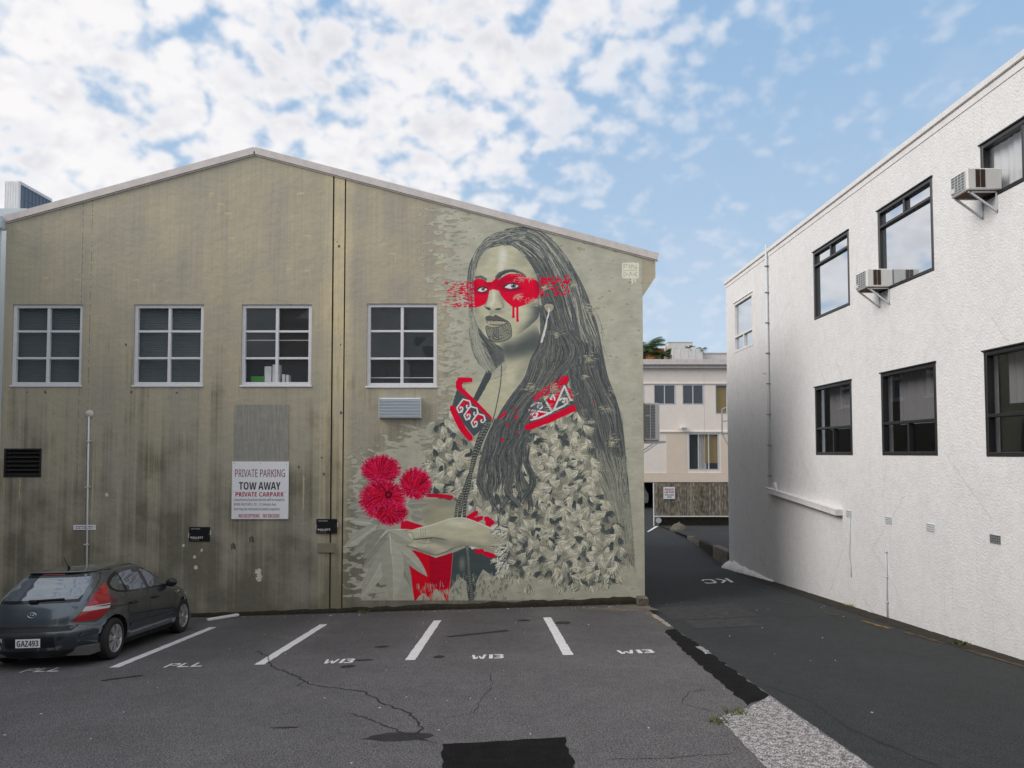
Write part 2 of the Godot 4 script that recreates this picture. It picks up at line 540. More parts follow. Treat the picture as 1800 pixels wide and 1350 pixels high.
func build_ground() -> void:
	var n := FastNoiseLite.new()
	n.seed = 3; n.frequency = 0.55; n.fractal_octaves = 4
	var lot_c := func(x: float, z: float) -> Color:
		var v := 0.36 * (1.0 + 0.17 * n.get_noise_2d(x, z * 1.6) + 0.08 * n.get_noise_2d(x * 5.0 + 30.0, z * 5.0))
		# the worn wheel tracks of the bays are darker with oil and rubber
		var bay := absf(fposmod(x - 0.85, 2.2) - 1.1)
		v *= 1.0 - 0.22 * smoothstep(-11.6, -13.0, z + 0.8 * n.get_noise_2d(x * 1.5, z)) * smoothstep(1.05, 0.55, bay + 0.25 * n.get_noise_2d(x * 3.0, z * 3.0))
		return Color(v, v * 0.985, v * 1.005)
	var road_c := func(x: float, z: float) -> Color:
		var v := 0.085 * (1.0 + 0.22 * n.get_noise_2d(x * 1.4 + 50.0, z * 0.7) + 0.12 * n.get_noise_2d(x * 4.0, z * 4.0))
		if z < -29.0: v *= 1.35
		return Color(v * 0.94, v * 1.0, v * 1.03)
	M.lot_c = lot_c
	sheet("car_park", -34.0, 2.95, -17.6, 19.5, 0.3, lot_y, lot_c, M.asphalt)
	sheet("alley", 2.95, 7.3, -25.0, 19.5, 0.3, alley_y, road_c, M.road)
	sheet("back_yard", -12.0, 34.0, -60.0, -25.0, 0.7, func(x, z): return alley_y(x, z) - 0.002, road_c, M.road)
	# a raised drive to the right of the alley's lower end
	var drive := func(x: float, z: float) -> float:
		return lerpf(0.44, 0.26, clampf((-24.9 - z) / 11.0, 0, 1)) + 0.004
	sheet("driveway", 7.0, 20.0, -37.0, -24.9, 0.6, drive, func(x, z): return Color(0.12, 0.118, 0.117) * (1.0 + 0.4 * n.get_noise_2d(x, z)), M.road)
	var g := B.new()
	g.quad(Vector3(-420, -1.3, 420), Vector3(420, -1.3, 420), Vector3(420, -1.3, -420), Vector3(-420, -1.3, -420))
	var gm := tri_map(mat(lin(0.16, 0.15, 0.14), 0.95), 0.3)
	gm.albedo_texture = M.concrete.albedo_texture
	struct("ground", g.done(), gm)

# ------------------------------------------------------------------ the workshop with the mural
const RIDGE := Vector2(-5.55, 10.25)
const EAVE_L := Vector2(-11.05, 8.71)
const EAVE_R := Vector2(3.37, 7.87)

func roof_y(x: float) -> float:
	if x < RIDGE.x: return lerpf(EAVE_L.y, RIDGE.y, (x - EAVE_L.x) / (RIDGE.x - EAVE_L.x))
	return lerpf(RIDGE.y, EAVE_R.y, (x - RIDGE.x) / (EAVE_R.x - RIDGE.x))

func steel_window(w: float, h: float, kind: int) -> MeshInstance3D:
	# local: lower left corner of the opening at the origin, glass to +z
	var fr := B.new()
	var f := 0.075
	fr.bevel_box(Vector3(0, 0, -0.13), Vector3(f, h, -0.035), 0.006)
	fr.bevel_box(Vector3(w - f, 0, -0.13), Vector3(w, h, -0.035), 0.006)
	fr.bevel_box(Vector3(f, h - f, -0.13), Vector3(w - f, h, -0.037), 0.006)
	fr.bevel_box(Vector3(f, 0, -0.13), Vector3(w - f, f * 0.9, -0.037), 0.006)
	fr.bevel_box(Vector3(-0.02, -0.045, -0.13), Vector3(w + 0.02, -0.002, 0.025), 0.008)
	var win := MeshInstance3D.new()
	win.name = "window"
	win.mesh = fr.done()
	win.material_override = M.white_paint
	var mu := B.new()
	mu.bevel_box(Vector3(w / 2 - 0.032, f * 0.9, -0.125), Vector3(w / 2 + 0.032, h - f, -0.045), 0.006)
	obj("mullion", mu.done(), M.white_paint, win)
	var ys := [f * 0.9, h * 0.335, h * 0.668, h - f]
	for k in [1, 2]:
		for s in 2:
			var gb := B.new()
			var xa: float = f if s == 0 else w / 2 + 0.032
			var xb: float = w / 2 - 0.032 if s == 0 else w - f
			gb.bevel_box(Vector3(xa, ys[k] - 0.024, -0.12), Vector3(xb, ys[k] + 0.024, -0.05), 0.006)
			obj("glazing_bar", gb.done(), M.white_paint, win)
	for k in 3:
		for s in 2:
			var p := B.new()
			var xa: float = f - 0.01 if s == 0 else w / 2 + 0.02
			var xb: float = w / 2 - 0.02 if s == 0 else w - f + 0.01
			var tilt := 0.010 * (((k * 2 + s) * 7) % 5 - 2)
			p.quad(Vector3(xa, ys[k] - 0.01, -0.088 + tilt), Vector3(xb, ys[k] - 0.01, -0.088), Vector3(xb, ys[k + 1] + 0.01, -0.088 - tilt * 0.5), Vector3(xa, ys[k + 1] + 0.01, -0.088))
			obj("pane", p.done(), M.glass, win)
	if kind == 0:
		var bl := B.new()
		var n := 44
		for i in n:
			var y := 0.04 + (h - 0.1) * i / n
			bl.obox(Vector3(w / 2, y, -0.22), Vector3(w / 2 - 0.03, 0.0009, 0.019), Basis(Vector3.RIGHT, 0.95))
		for q in [0.2, 0.78]:
			bl.box(Vector3(w * q, 0.03, -0.198), Vector3(w * q + 0.004, h, -0.195))
		tag(obj("venetian_blind", bl.done(), M.blind, win), "", "", "", "stuff")
	return win

func build_workshop() -> void:
	var t := thing("workshop_building", "long olive gabled workshop wall carrying the painted portrait of a woman", "building", Vector3(-4, 0, WALL_Z))
	var off := Vector3(4, 0, 0)
	var holes := [Rect2(-10.86, 5.0, 1.55, 1.79), Rect2(-8.17, 5.0, 1.54, 1.79), Rect2(-5.79, 5.0, 1.55, 1.79), Rect2(-3.02, 4.98, 1.55, 1.83), Rect2(-10.93, 3.0, 0.77, 0.58)]
	var b := B.new()
	b.xf = Transform3D(Basis(), off)
	wall_with_holes(b, [EAVE_L, RIDGE, Vector2(3.08, roof_y(3.08))], -0.6, holes, 0.24, [Vector3(-3.80, -3.765, 0.06), Vector3(-3.535, -3.505, 0.06)], Rect2(-11.05, -0.6, 14.42, 10.85))
	# the corbelled end of the eave on the right
	var co := PackedVector2Array([Vector2(3.08, 6.97), Vector2(3.14, 7.05), Vector2(3.37, 7.4), Vector2(3.37, 7.87), Vector2(3.08, roof_y(3.08))])
	for i in range(1, 4):
		var pa := Vector3(co[0].x, co[0].y, 0); var pb := Vector3(co[i].x, co[i].y, 0); var pc := Vector3(co[i + 1].x, co[i + 1].y, 0)
		var uu := func(p): return Vector2((p.x + 11.05) / 14.42, 1.0 - (p.y + 0.6) / 10.85)
		b.tri(pa, pb, pc, uu.call(pa), uu.call(pb), uu.call(pc))
	for i in range(0, 3):
		var pa := Vector3(co[i].x, co[i].y, 0); var pb := Vector3(co[i + 1].x, co[i + 1].y, 0)
		b.quad(pa, pa + Vector3(0, 0, -0.24), pb + Vector3(0, 0, -0.24), pb)
	var wm := mat(Color.WHITE, 0.85, 0.0, 0.3)
	wm.albedo_texture = tex(wall_image())
	wm.heightmap_enabled = true
	wm.heightmap_texture = tex(noise_image(1024, 1024, 71, 0.05, 4))
	wm.heightmap_scale = 0.7
	obj("front_wall", b.done(), wm, t)
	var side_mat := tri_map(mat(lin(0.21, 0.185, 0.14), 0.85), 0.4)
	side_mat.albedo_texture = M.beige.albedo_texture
	# right side along the alley, with its own windows
	var sh := []
	for k in 3: sh.append(Rect2(-8.2 + k * 2.65, 4.98, 1.55, 1.8))
	b = B.new()
	b.xf = Transform3D(Basis(Vector3(0, 0, -1), Vector3.UP, Vector3(1, 0, 0)), off + Vector3(3.08, 0, -0.24 - 9.2))
	# local x runs away from the camera; mirror to keep the face outwards
	b.xf = Transform3D(Basis(Vector3(0, 0, -1), Vector3.UP, Vector3(1, 0, 0)), off + Vector3(3.08, 0, -0.24))
	var sh2 := []
	for r in sh: sh2.append(Rect2(-r.end.x, r.position.y, r.size.x, r.size.y))
	wall_with_holes(b, [Vector2(0, 7.6), Vector2(9.2, 7.6)], -0.8, sh2, 0.24)
	obj("side_wall", b.done(), side_mat, t)
	b = B.new()
	b.box(Vector3(-11.05, -0.8, -9.4) + off, Vector3(-10.81, 8.68, -0.24) + off)
	obj("side_wall", b.done(), side_mat, t)
	b = B.new()
	b.xf = Transform3D(Basis(Vector3(-1, 0, 0), Vector3.UP, Vector3(0, 0, -1)), off + Vector3(-4, 0, -9.64))
	wall_with_holes(b, [Vector2(-7.08, 7.85), Vector2(1.55, 10.15), Vector2(7.05, 8.6)], -0.8, [], 0.24)
	obj("rear_wall", b.done(), side_mat, t)
	# floors and the back wall of the upper rooms
	b = B.new()
	b.box(Vector3(-10.8, 4.5, -5.0) + off, Vector3(2.83, 4.7, -0.25) + off)
	obj("upper_floor", b.done(), M.dark_room, t)
	b = B.new()
	b.box(Vector3(-10.8, 4.7, -5.2) + off, Vector3(2.83, 7.4, -5.0) + off)
	obj("partition", b.done(), M.dark_room, t)
	b = B.new()
	b.box(Vector3(-10.8, 7.4, -5.2) + off, Vector3(2.83, 7.55, -0.25) + off)
	obj("ceiling", b.done(), M.dark_room, t)
	for x in [-8.75, -3.4]:
		b = B.new()
		b.box(Vector3(x, 4.7, -5.0) + off, Vector3(x + 0.1, 7.4, -0.25) + off)
		obj("room_divider", b.done(), M.dark_room, t)
	# roof and its pale barge flashings
	for s in 2:
		b = B.new()
		var e := EAVE_L if s == 0 else EAVE_R
		var d := (e - RIDGE).normalized()
		e = e + d * (0.06 if s == 1 else 0.03)
		var up := Vector2(0, 0.07)
		var q: Array = [RIDGE + Vector2(0, 0.01), e + Vector2(0, 0.01), e + up, RIDGE + up]
		for k in 4:
			var p0: Vector2 = q[k]; var p1: Vector2 = q[(k + 1) % 4]
			var a := Vector3(p0.x, p0.y, -0.03) + off; var c := Vector3(p1.x, p1.y, -0.03) + off
			var a2 := a + Vector3(0, 0, -9.8); var c2 := c + Vector3(0, 0, -9.8)
			if s == 1: b.quad(a2, a, c, c2)
			else: b.quad(a, a2, c2, c)
		obj("roof", b.done(), M.roof_sheet, t)
		b = B.new()
		var ang := atan2(d.y, d.x)
		var ln := (e - RIDGE).length()
		var m2 := (e + RIDGE) * 0.5
		b.obox(Vector3(m2.x, m2.y - 0.005, 0.02) + off, Vector3(ln * 0.5, 0.075, 0.035), Basis(Vector3.BACK, ang))
		b.obox(Vector3(m2.x, m2.y - 0.098, 0.012) + off, Vector3(ln * 0.5, 0.014, 0.012), Basis(Vector3.BACK, ang))
		obj("barge_flashing", b.done(), M.flashing, t)
	# front windows
	for k in 4:
		var r: Rect2 = holes[k]
		var w := steel_window(r.size.x, r.size.y, 0 if k < 2 else 1)
		w.position = Vector3(r.position.x, r.position.y, 0) + off
		t.add_child(w, true)
	for r in sh:
		var w := steel_window(r.size.x, r.size.y, 1)
		w.transform = Transform3D(Basis(Vector3(0, 0, -1), Vector3.UP, Vector3(1, 0, 0)), Vector3(3.08, r.position.y, -0.24 + r.position.x + r.size.x) + off)
		w.position.z = -0.24 + r.end.x
		t.add_child(w, true)
	# white rails seen behind two of the windows
	for q in [[-5.74, 6.02, 1.45], [-2.97, 5.18, 1.45]]:
		b = B.new()
		b.tube([Vector3(q[0], q[1], -0.2) + off, Vector3(q[0] + q[2], q[1], -0.2) + off], 0.012, 6)
		obj("window_rail", b.done(), M.white_paint, t)
	# louvre in the wall at lower left
	var vf := B.new()
	vf.box(Vector3(-10.93, 3.0, -0.2) + off, Vector3(-10.16, 3.58, -0.17) + off)
	for q in [[-10.955, 2.975, -10.915, 3.605], [-10.175, 2.975, -10.135, 3.605], [-10.915, 2.975, -10.175, 3.01], [-10.915, 3.57, -10.175, 3.605]]:
		vf.box(Vector3(q[0], q[1], -0.08) + off, Vector3(q[2], q[3], 0.012) + off)
	var lv := obj("louvre_vent", vf.done(), M.dark_metal, t)
	for k in 6:
		var sl := B.new()
		sl.obox(Vector3(-10.545, 3.055 + k * 0.094, -0.04) + off, Vector3(0.37, 0.005, 0.055), Basis(Vector3.RIGHT, 0.7))
		obj("slat", sl.done(), M.dark_metal, lv)
	# flat sheet over a closed opening, above the sign
	var ps := B.new()
	ps.box(Vector3(-5.92, 3.33, 0.002) + off, Vector3(-4.72, 4.57, 0.008) + off)
	var pm := mat(Color.WHITE, 0.7)
	pm.albedo_texture = tex(streak_image(256, 256, 81, Color(0.55, 0.55, 0.52), Color(0.635, 0.625, 0.58), 0.45))
	pm.uv1_triplanar = true
	pm.uv1_scale = Vector3(0.83, 0.8, 0.83)
	obj("cover_sheet", ps.done(), pm, t)
	# mossy plinth of crumbling concrete along the foot
	var pl := B.new(true)
	var prev := []
	var nn := FastNoiseLite.new()
	nn.seed = 8; nn.frequency = 2.4; nn.fractal_octaves = 3
	for i in 121:
		var x := lerpf(-11.0, 3.1, i / 120.0)
		var g := lot_y(x, WALL_Z + 0.1)
		var hgt := lerpf(0.06, 0.13, clampf((x + 7.0) / 9.0, 0, 1)) * (1.0 + 0.35 * nn.get_noise_1d(x))
		var dep := 0.10 + 0.05 * nn.get_noise_1d(x + 40.0)
		var ring := [Vector3(x, g - 0.2, dep + 0.03 + 0.04 * nn.get_noise_1d(x * 2.0)), Vector3(x, g + hgt * 0.5, dep + 0.02), Vector3(x, g + hgt * 0.92, dep * 0.8), Vector3(x, g + hgt * (1.0 + 0.15 * nn.get_noise_1d(x * 3.0 + 9.0)), 0.015), Vector3(x, g + hgt, -0.05)]
		if prev:
			for k in 4:
				pl.quad(prev[k] + off, ring[k] + off, ring[k + 1] + off, prev[k + 1] + off)
		prev = ring
	obj("mossy_plinth", pl.done(), M.mossy, t)
	for x in [-3.7825, -3.52]:
		b = B.new()
		b.box(Vector3(x - 0.016, -0.5, -0.058) + off, Vector3(x + 0.016, roof_y(x) - 0.05, -0.02) + off)
		obj("joint_sealant", b.done(), M.dark_metal, t)
	build_mural(t, off)

# vertical dirt streaks between two colours
func streak_image(w: int, h: int, sd: int, dark: Color, light: Color, bias: float) -> Image:
	var s1 := noise_image(w, 16, sd, 0.09, 3)
	s1.resize(w, h, Image.INTERPOLATE_CUBIC)
	var s2 := noise_image(w, h, sd + 1, 0.02, 4)
	var a := s1.get_data()
	var b := s2.get_data()
	var out := PackedByteArray()
	out.resize(w * h * 3)
	for i in w * h:
		var t := clampf(bias + (a[i] - 128) / 255.0 * 1.1 + (b[i] - 128) / 255.0 * 0.7, 0, 1)
		var c := dark.lerp(light, t)
		out[i * 3] = int(c.r * 255); out[i * 3 + 1] = int(c.g * 255); out[i * 3 + 2] = int(c.b * 255)
	return Image.create_from_data(w, h, false, Image.FORMAT_RGB8, out)

# the stained paint of the gable: 1 px = 8 mm
func wall_image() -> Image:
	var w := 1800
	var h := 1354
	var fine := noise_image(w, 40, 61, 0.10, 4)      # narrow streaks
	fine.resize(w, h, Image.INTERPOLATE_CUBIC)
	var wide := noise_image(w / 2, 14, 62, 0.022, 4)  # broad runs
	wide.resize(w, h, Image.INTERPOLATE_CUBIC)
	var cloud := noise_image(w / 2, h / 2, 63, 0.012, 5)
	cloud.resize(w, h, Image.INTERPOLATE_CUBIC)
	var weave := noise_image(w, h / 3, 64, 0.35, 2)
	weave.resize(w, h, Image.INTERPOLATE_CUBIC)
	var A := fine.get_data(); var Bd := wide.get_data(); var Cd := cloud.get_data(); var D := weave.get_data()
	var n1 := FastNoiseLite.new(); n1.seed = 66; n1.frequency = 0.02; n1.fractal_octaves = 4
	var reach := PackedFloat32Array(); reach.resize(w)   # how far down each column the run-off grime starts
	var tan_w := PackedFloat32Array(); tan_w.resize(w)   # bleached paint by the joints
	for i in w:
		var x := -11.05 + 14.42 * (i + 0.5) / w
		reach[i] = 4.4 + 2.6 * n1.get_noise_1d(i) + 1.2 * n1.get_noise_1d(i * 7.0 + 900.0)
		var d := minf(absf(x + 3.66) - 0.13, 9.0)
		tan_w[i] = 1.0 if d < 0.0 else clampf(1.0 - d / (0.28 + 0.2 * n1.get_noise_1d(i * 3.0)), 0, 1)
	var out := PackedByteArray(); out.resize(w * h * 3)
	for j in h:
		var y := 10.25 - 10.85 * (j + 0.5) / h
		for i in w:
			var q := j * w + i
			var f := (A[q] - 128) / 128.0
			var g := (Bd[q] - 128) / 128.0
			var c := (Cd[q] - 128) / 128.0
			var v := (D[q] - 128) / 128.0
			var t := 0.36 + 0.17 * g + 0.16 * f + 0.22 * c + tan_w[i] * (0.55 + 0.25 * c)
			var grime := clampf((reach[i] - y) * 0.22 + 0.25 * f + 0.5 * c, 0, 1) * (0.52 + 0.26 * c + 0.10 * g)
			t = clampf(t, -0.1, 1.15)
			var r := lerpf(164.0, 206.0, t); var gg := lerpf(160.0, 193.0, t); var b := lerpf(147.0, 160.0, t)
			var k := 1.0 - clampf(grime, 0, 0.6) * 0.56 + 0.045 * v
			out[q * 3] = clampi(int(r * k), 0, 255); out[q * 3 + 1] = clampi(int(gg * k * (1.0 + 0.03 * grime)), 0, 255); out[q * 3 + 2] = clampi(int(b * k * (1.0 + 0.04 * grime)), 0, 255)
	var im := Image.create_from_data(w, h, false, Image.FORMAT_RGB8, out)
	var X := func(x: float) -> int: return int((x + 11.05) / 14.42 * w)
	var Y := func(y: float) -> int: return int((10.25 - y) / 10.85 * h)
	# putty-coloured repairs shaped like steps, with runs below them
	var r2 := RandomNumberGenerator.new(); r2.seed = 4
	var putty := Color8(206, 192, 156)
	for p in [[-6.55, 9.3], [-6.36, 9.05], [-6.2, 8.85], [-8.2, 7.35], [-10.2, 7.4], [-9.5, 7.35], [-4.45, 8.35], [-4.8, 7.6], [-4.4, 7.55], [-2.75, 8.15], [-2.55, 7.95], [-4.6, 9.3], [-6.1, 8.3], [-7.8, 7.25]]:
		var x: float = p[0]; var y: float = p[1]
		# one short bed joint, then the run from its end
		var len_x := 8 + r2.randi() % 16
		var xa: int = X.call(x); var ya: int = Y.call(y)
		for k in len_x: im.fill_rect(Rect2i(xa + k, ya + (r2.randi() % 2), 1, 2 + r2.randi() % 4), putty)
		var drop := 16 + r2.randi() % 34
		var at := xa + (len_x - 3 if r2.randf() < 0.6 else 0)
		for k in drop: im.fill_rect(Rect2i(at + (r2.randi() % 2), ya + k, 2 + r2.randi() % 2, 1), putty.lerp(Color8(184, 174, 148), float(k) / drop))
	for p in [[-4.38, 3.0, 0.7], [-9.0, 3.1, 0.9], [-10.6, 3.5, 1.0], [-6.3, 8.4, 1.6], [-4.05, 7.3, 0.9]]:
		for k in 60:
			im.fill_rect(Rect2i(X.call(p[0]) + (r2.randi() % 3) - 1, Y.call(p[1] - p[2] * k / 60.0), 2, 5), Color8(196, 181, 146))
	# fixings, knocks, hand prints and flakes
	for p in [[-4.0, 3.4], [-3.95, 3.05], [-3.7, 8.2], [-3.66, 8.1], [-5.2, 1.8], [-4.5, 3.2], [-3.6, 5.9], [-3.58, 4.4], [-8.35, 5.9], [-10.5, 4.85], [-10.1, 4.85], [-8.2, 4.85], [-7.2, 4.84], [-1.25, 6.2]]:
		var rr := 1 + r2.randi() % 3
		for k in 24:
			var a := r2.randf() * TAU; var d := r2.randf() * rr
			im.fill_rect(Rect2i(X.call(p[0]) + int(cos(a) * d), Y.call(p[1]) + int(sin(a) * d * 1.4), 3, 3), Color8(104, 97, 82))
	for p in [[-5.95, 1.55], [-5.55, 1.7]]:
		for k in 5:
			for s in 10: im.fill_rect(Rect2i(X.call(p[0] + k * 0.022) + s / 5, Y.call(p[1] - 0.012 * s - absf(k - 2) * 0.02), 2, 3), Color8(86, 82, 68))
	for p in [[-5.36, 0.92, 9], [-5.34, 0.8, 8], [-6.75, 1.25, 3], [-6.72, 1.02, 4], [-6.6, 1.4, 2], [-7.0, 1.5, 2], [-8.7, 2.6, 3]]:
		for k in 30:
			var a := r2.randf() * TAU; var d: float = sqrt(r2.randf()) * p[2]
			im.fill_rect(Rect2i(X.call(p[0]) + int(cos(a) * d), Y.call(p[1]) + int(sin(a) * d * 1.3), 4, 4), Color8(226, 220, 200))
	# faint fold lines of the cladding
	for x in [-9.35, -9.15]:
		for k in 260:
			if r2.randf() < 0.7: im.fill_rect(Rect2i(X.call(x), k * 5, 1, 5), Color8(104, 97, 80))
	return im

# ------------------------------------------------------------------ white block along the alley
# local frame: x = world z, y = up, z = towards the alley (world -x)
func white_frame() -> Transform3D:
	return Transform3D(Basis(Vector3(0, 0, 1), Vector3.UP, Vector3(-1, 0, 0)), Vector3(WHITE_X, 0, 0))

# kind 0: lights on top, 1: lights at the foot, 2: white frame, lights at the foot, 3: two tall lights
func ally_window(w: float, h: float, kind: int, pane_mat: Material) -> MeshInstance3D:
	var fm: Material = M.white_trim if kind == 2 else M.black_frame
	var f := 0.065 if kind != 2 else 0.075
	var o := B.new()
	o.bevel_box(Vector3(0, 0, -0.1), Vector3(f, h, 0.012), 0.008)
	o.bevel_box(Vector3(w - f, 0, -0.1), Vector3(w, h, 0.012), 0.008)
	o.bevel_box(Vector3(f, h - f, -0.1), Vector3(w - f, h, 0.010), 0.008)
	o.bevel_box(Vector3(f, 0, -0.1), Vector3(w - f, f, 0.010), 0.008)
	o.bevel_box(Vector3(-0.02, h, -0.05), Vector3(w + 0.02, h + 0.025, 0.035), 0.006)
	var win := MeshInstance3D.new()
	win.name = "window"
	win.mesh = o.done()
	win.material_override = fm
	var rects := []
	if kind == 0:
		var yt := h * 0.78
		rects = [Rect2(f, f, w - 2 * f, yt - f), Rect2(f, yt + f * 0.8, w / 2 - f * 1.4, h - f - yt - f * 0.8), Rect2(w / 2 + f * 0.4, yt + f * 0.8, w / 2 - f * 1.4, h - f - yt - f * 0.8)]
	elif kind == 1 or kind == 2:
		var yt := h * (0.37 if kind == 1 else 0.30)
		rects = [Rect2(f, yt + f * 0.8, w - 2 * f, h - f - yt - f * 0.8), Rect2(f, f, w / 2 - f * 1.4, yt - f), Rect2(w / 2 + f * 0.4, f, w / 2 - f * 1.4, yt - f)]
	else:
		rects = [Rect2(f, f, w / 2 - f * 1.4, h - 2 * f), Rect2(w / 2 + f * 0.4, f, w / 2 - f * 1.4, h - 2 * f)]
	# the bars between the lights
	var bars := B.new()
	if kind == 0:
		bars.bevel_box(Vector3(f, h * 0.78, -0.09), Vector3(w - f, h * 0.78 + f * 0.8, 0.004), 0.006)
		bars.bevel_box(Vector3(w / 2 - f * 0.4, h * 0.78 + f * 0.8, -0.09), Vector3(w / 2 + f * 0.4, h - f, 0.002), 0.006)
	elif kind < 3:
		var yt := h * (0.37 if kind == 1 else 0.30)
		bars.bevel_box(Vector3(f, yt, -0.09), Vector3(w - f, yt + f * 0.8, 0.006), 0.006)
		bars.bevel_box(Vector3(w / 2 - f * 0.4, f, -0.09), Vector3(w / 2 + f * 0.4, yt, 0.002), 0.006)
	else:
		bars.bevel_box(Vector3(w / 2 - f * 0.4, f, -0.09), Vector3(w / 2 + f * 0.4, h - f, 0.002), 0.006)
	obj("glazing_bar", bars.done(), fm, win)
	for r in rects:
		var p := B.new()
		p.quad(Vector3(r.position.x - 0.008, r.position.y - 0.008, -0.055), Vector3(r.end.x + 0.008, r.position.y - 0.008, -0.055), Vector3(r.end.x + 0.008, r.end.y + 0.008, -0.055), Vector3(r.position.x - 0.008, r.end.y + 0.008, -0.055))
		obj("pane", p.done(), pane_mat, win)
	return win

func wavy_curtain(w: float, h: float) -> ArrayMesh:
	var c := B.new(true)
	var n := 60
	for i in n:
		var p := []
		for q in [i, i + 1]:
			var s := float(q) / n
			p.append(Vector3(s * w, 0, 0.012 * sin(s * 75.0) + 0.014 * sin(s * 23.0 + 1.0)))
		c.quad(p[0], p[1], p[1] + Vector3(0, h, 0), p[0] + Vector3(0, h, 0))
	return c.done()

func build_white_block() -> void:
	var t := thing("white_building", "white roughcast office block with black framed windows along the alley", "building", Vector3(WHITE_X, 0, -14))
	var xf := white_frame()
	xf.origin -= t.position
	# openings as (start along z, sill, width, height)
	var up := [[-17.70, 6.47, 1.83, 1.52], [-14.62, 6.45, 1.88, 1.53], [-11.43, 7.13, 1.86, 0.84]]
	var low := [[-17.74, 3.46, 1.86, 1.50], [-14.63, 3.46, 1.86, 1.50], [-11.48, 3.45, 1.90, 1.51], [-8.30, 3.45, 1.90, 1.51]]
	var wh := [-23.86, 6.50, 1.79, 1.50]
	var holes := []
	for q in up + low + [wh]: holes.append(Rect2(q[0], q[1], q[2], q[3]))
	var top := 8.76
	var b := B.new()
	b.xf = xf
	wall_with_holes(b, [Vector2(-24.72, top), Vector2(8.0, top)], -0.9, holes, 0.2)
	obj("alley_wall", b.done(), M.stucco, t)
	b = B.new()
	b.xf = Transform3D(Basis(), -t.position)
	b.box(Vector3(WHITE_X + 0.001, -0.9, -24.7), Vector3(20, top, -24.5))
	obj("end_wall", b.done(), M.stucco, t)
	b = B.new()
	b.xf = Transform3D(Basis(), -t.position)
	b.box(Vector3(7.16, top - 0.25, -24.4), Vector3(20, top - 0.05, 8.0))
	obj("roof", b.done(), M.roof_sheet, t)
	b = B.new()
	b.xf = Transform3D(Basis(), -t.position)
	b.box(Vector3(19.8, -0.9, -24.4), Vector3(20, top - 0.3, 8.0))
	b.box(Vector3(7.16, -0.9, 7.8), Vector3(19.8, top - 0.3, 8.0))
	obj("rear_wall", b.done(), M.stucco, t)
	# parapet capping: a lapped metal cover with a shadow gap under it
	b = B.new()
	b.xf = Transform3D(Basis(), -t.position)
	b.bevel_box(Vector3(WHITE_X - 0.045, top + 0.012, -24.80), Vector3(WHITE_X + 0.26, top + 0.115, 8.0), 0.01)
	b.box(Vector3(WHITE_X - 0.012, top - 0.10, -24.74), Vector3(WHITE_X - 0.001, top + 0.02, 8.0))
	obj("parapet_cap", b.done(), M.white_trim, t)
	# floors and back walls behind the glass
	b = B.new()
	b.xf = Transform3D(Basis(), -t.position)
	b.box(Vector3(7.17, 3.0, -24.4), Vector3(11.5, 3.2, 7.9))
	b.box(Vector3(7.17, 5.6, -24.4), Vector3(11.5, 6.0, 7.9))
	b.box(Vector3(11.5, 2.9, -24.4), Vector3(11.7, 8.5, 7.9))
	obj("upper_floor", b.done(), M.dark_room, t)
	for i in up.size():
		var q: Array = up[i]
		var w := ally_window(q[2], q[3], 3 if i == 2 else 0, M.glass_dark if i == 2 else M.mirror)
		w.transform = xf * Transform3D(Basis(), Vector3(q[0], q[1], 0))
		t.add_child(w, true)
		if i == 2:
			obj("curtain", wavy_curtain(q[2] - 0.1, q[3] - 0.05), M.curtain_pale, w, Vector3(0.05, 0.02, -0.17))
	for i in low.size():
		var q: Array = low[i]
		var w := ally_window(q[2], q[3], 1, M.glass_dark)
		w.transform = xf * Transform3D(Basis(), Vector3(q[0], q[1], 0))
		t.add_child(w, true)
		if i < 2: obj("curtain", wavy_curtain(q[2] - 0.3 * (i + 1), 0.92), M.curtain, w, Vector3(0.1, 0.56, -0.3))
		else: obj("curtain", wavy_curtain(q[2] - 0.2, 0.72), M.curtain, w, Vector3(0.1, 0.76, -0.3))
	var w2 := ally_window(wh[2], wh[3], 2, M.mirror)
	w2.transform = xf * Transform3D(Basis(), Vector3(wh[0], wh[1], 0))
	t.add_child(w2, true)
	# four pierced vents near the ground
	for q in [[-16.23, 2.23], [-14.57, 2.235], [-13.16, 2.235], [-11.45, 2.23]]:
		b = B.new()
		b.xf = xf
		var z0: float = q[0]; var y0: float = q[1]
		b.box(Vector3(z0, y0, -0.02), Vector3(z0 + 0.235, y0 + 0.115, 0.003))
		for k in 5: b.box(Vector3(z0 + 0.01 + k * 0.0517, y0 + 0.01, 0.003), Vector3(z0 + 0.018 + k * 0.0517, y0 + 0.105, 0.014))
		for k in 4: b.box(Vector3(z0, y0 + k * 0.0355, 0.003), Vector3(z0 + 0.235, y0 + k * 0.0355 + 0.009, 0.018))
		var v := obj("air_vent", b.done(), M.pale_steel, t)
		v.material_override = M.ac_grey if q[0] > -12.0 else M.pale_steel
	# lumps of render along the foot near the far corner
	var sk := B.new(true)
	var nn := FastNoiseLite.new(); nn.seed = 21; nn.frequency = 1.4
	var prev := []
	for i in 60:
		var z := lerpf(-24.78, -20.6, i / 59.0)
		var g := alley_y(6.9, z)
		var hgt := lerpf(0.26, 0.02, i / 59.0) * (1.0 + 0.4 * nn.get_noise_1d(z * 2.0))
		var dp := lerpf(0.20, 0.03, i / 59.0) * (1.0 + 0.5 * nn.get_noise_1d(z * 3.0 + 5.0))
		var ring := [Vector3(WHITE_X - dp - 0.02, g - 0.1, z), Vector3(WHITE_X - dp, g + 0.04, z), Vector3(WHITE_X - dp * 0.5, g + hgt * 0.7, z), Vector3(WHITE_X - 0.004, g + hgt, z)]
		if prev:
			for k in 3: sk.quad(prev[k] - t.position, prev[k + 1] - t.position, ring[k + 1] - t.position, ring[k] - t.position)
		prev = ring
